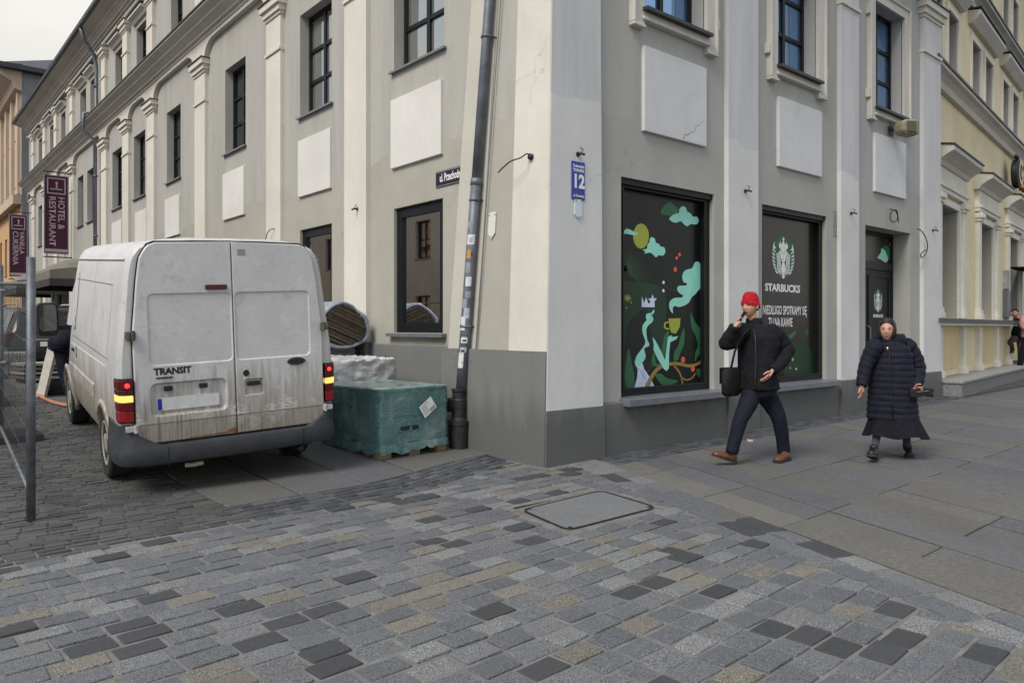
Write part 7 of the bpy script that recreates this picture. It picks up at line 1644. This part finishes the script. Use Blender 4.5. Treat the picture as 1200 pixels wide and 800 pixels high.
mb = MB(lambda a, b, c: tuple(RGT * (a * .97) + FWD * b + Vector((0, 0, c + .12 * a)))); mb.prism([(-.11, -.05), (.05, -.05), (.15, -.075), (.135, -.02), (.155, .015), (.04, .045), (-.11, .04)], -.02, .02); mb.build('pouch', BSH, pr_, bevel=.012, seg=2); mb = MB(); mb.tube([tuple(RGT * -.05 + FWD * -.025 + Vector((0, 0, .0))), tuple(RGT * .08 + FWD * -.025 + Vector((0, 0, .012)))], .004, 6); mb.build('zip', M['sill'], pr_)

# --- man leaning at the yellow ledge and his companion at the picture edge
def stand(label, Yd, foot, joints, mats, fdir, seatz=None):
    global Y0
    Y0 = Yd; e = empty('person', tuple(foot)); tag(e, label, 'person'); J = {k: P(*v) for k, v in joints.items()}; f, r = frame(fdir)
    nd = [(J['pel'], .08), (J['chest'], .08), (J['nk'], .055), (J['hd'], .055), (J['sR'], .04), (J['eR'], .035), (J['wR'], .028), (J['sL'], .04), (J['eL'], .035), (J['wL'], .028), (J['hR'], .05), (J['kR'], .04), (J['aR'], .035), (J['hL'], .05), (J['kL'], .04), (J['aL'], .035)]
    m_ = [skin_mesh(nd, ed)] + head_mesh(J['hd'], f) + hand_mesh(J['wR'], J['wR'] - J['eR'], f, None, .6) + hand_mesh(J['wL'], J['wL'] - J['eL'], f, None, .6)
    b = put(join_meshes(m_), 'body', SKIN, e); face_put(J['hd'], fdir, e, b)
    jm = [limb([J['pel'] + Vector((0, 0, -.08)), J['pel'], J['pel'].lerp(J['chest'], .5), J['chest'], J['nk'] + Vector((0, 0, -.05)), J['nk']], [.17, .185, .185, .19, .13, .07], wob=.01)]
    for q in 'RL': jm.append(limb([J['s' + q].lerp(J['chest'], .4), J['s' + q], J['e' + q], J['w' + q].lerp(J['e' + q], .12)], [.08, .09, .07, .052]))
    put(join_meshes(jm), 'jacket', mats[0], e)
    put(join_meshes([limb([J['pel'] + Vector((0, 0, .02)), J['pel'] + Vector((0, 0, -.12))], [.17, .14], wob=0)] + [limb([J['h' + q] + Vector((0, 0, .05)), J['h' + q], J['k' + q], J['a' + q]], [.1, .108, .08, .066], wob=.02) for q in 'RL']), 'trousers', mats[1], e)
    for a in ('aR', 'aL'): h_ = J[a] + Vector((0, 0, -.085)) - f * .05; shoe_in(e, h_, h_ + f * .27, mats[2], SOL)
    mb = MB(); c = J['hd']; rr = []
    for j in range(8):
        t = j / 7 * math.pi / 2; rr.append([tuple(c + r * .083 * math.cos(t) ** .6 * math.cos(a) + f * (.102 * math.cos(t) ** .6 * math.sin(a) * (.9 if math.sin(a) > 0 else 1.06) - .014) + Vector((0, 0, .02 + .112 * math.sin(t) + .04 * max(0, math.sin(a)) * math.cos(t) - .05 * max(0, -math.sin(a)) * math.cos(t)))) for a in [2 * math.pi * q / 24 for q in range(24)]])
    mb.rings(rr); put(mb.mesh('hair'), 'hair', HAIR, e); return e
Yd = 21.4
stand('person in black jacket and taupe trousers leaning on the yellow building ledge', Yd, PX(1184, 413, Yd), dict(pel=(1193, 394), chest=(1196, 381), nk=(1193, 373), hd=(1190, 367), sR=(1187, 376), eR=(1179, 378, -.1), wR=(1185, 369, -.25), sL=(1203, 377), eL=(1208, 385), wL=(1204, 392, -.2), hR=(1190, 396), kR=(1184, 400, -.3), aR=(1186, 410, -.15), hL=(1196, 396), kL=(1196, 409, -.1), aL=(1196, 424, -.1)), (JKT, TAU, BSH), -RGT * .7 - FWD * .6)
stand('person in pink top and dark trousers standing at the ledge beside the leaning one', 20.6, PX(1203, 430, 20.6), dict(pel=(1206, 392), chest=(1207, 378), nk=(1207, 369), hd=(1207, 362), sR=(1200, 372), eR=(1198, 381, -.05), wR=(1203, 386, -.15), sL=(1214, 372), eL=(1217, 383), wL=(1216, 392), hR=(1203, 396), kR=(1199, 412, -.05), aR=(1195, 428), hL=(1209, 396), kL=(1208, 412), aL=(1206, 429)), (PNK, SKT, BSH), -RGT * .9 - FWD * .3)
# --- worker bending at the van cab
stand('person in navy work clothes bending at the far side of the van cab', 11.6, PX(82, 472, 11.6), dict(pel=(72, 402), chest=(88, 390, .05), nk=(95, 384, .1), hd=(100, 380, .1), sR=(90, 386, -.1), eR=(96, 405, -.1), wR=(104, 420, -.1), sL=(90, 388, .25), eL=(98, 408, .25), wL=(106, 422, .25), hR=(71, 408), kR=(76, 440), aR=(84, 466), hL=(73, 408, .1), kL=(80, 440, .15), aL=(92, 466, .2)), (TRS, TRS, BSH), RGT * .95 + FWD * .2)
bpy.context.view_layer.update()
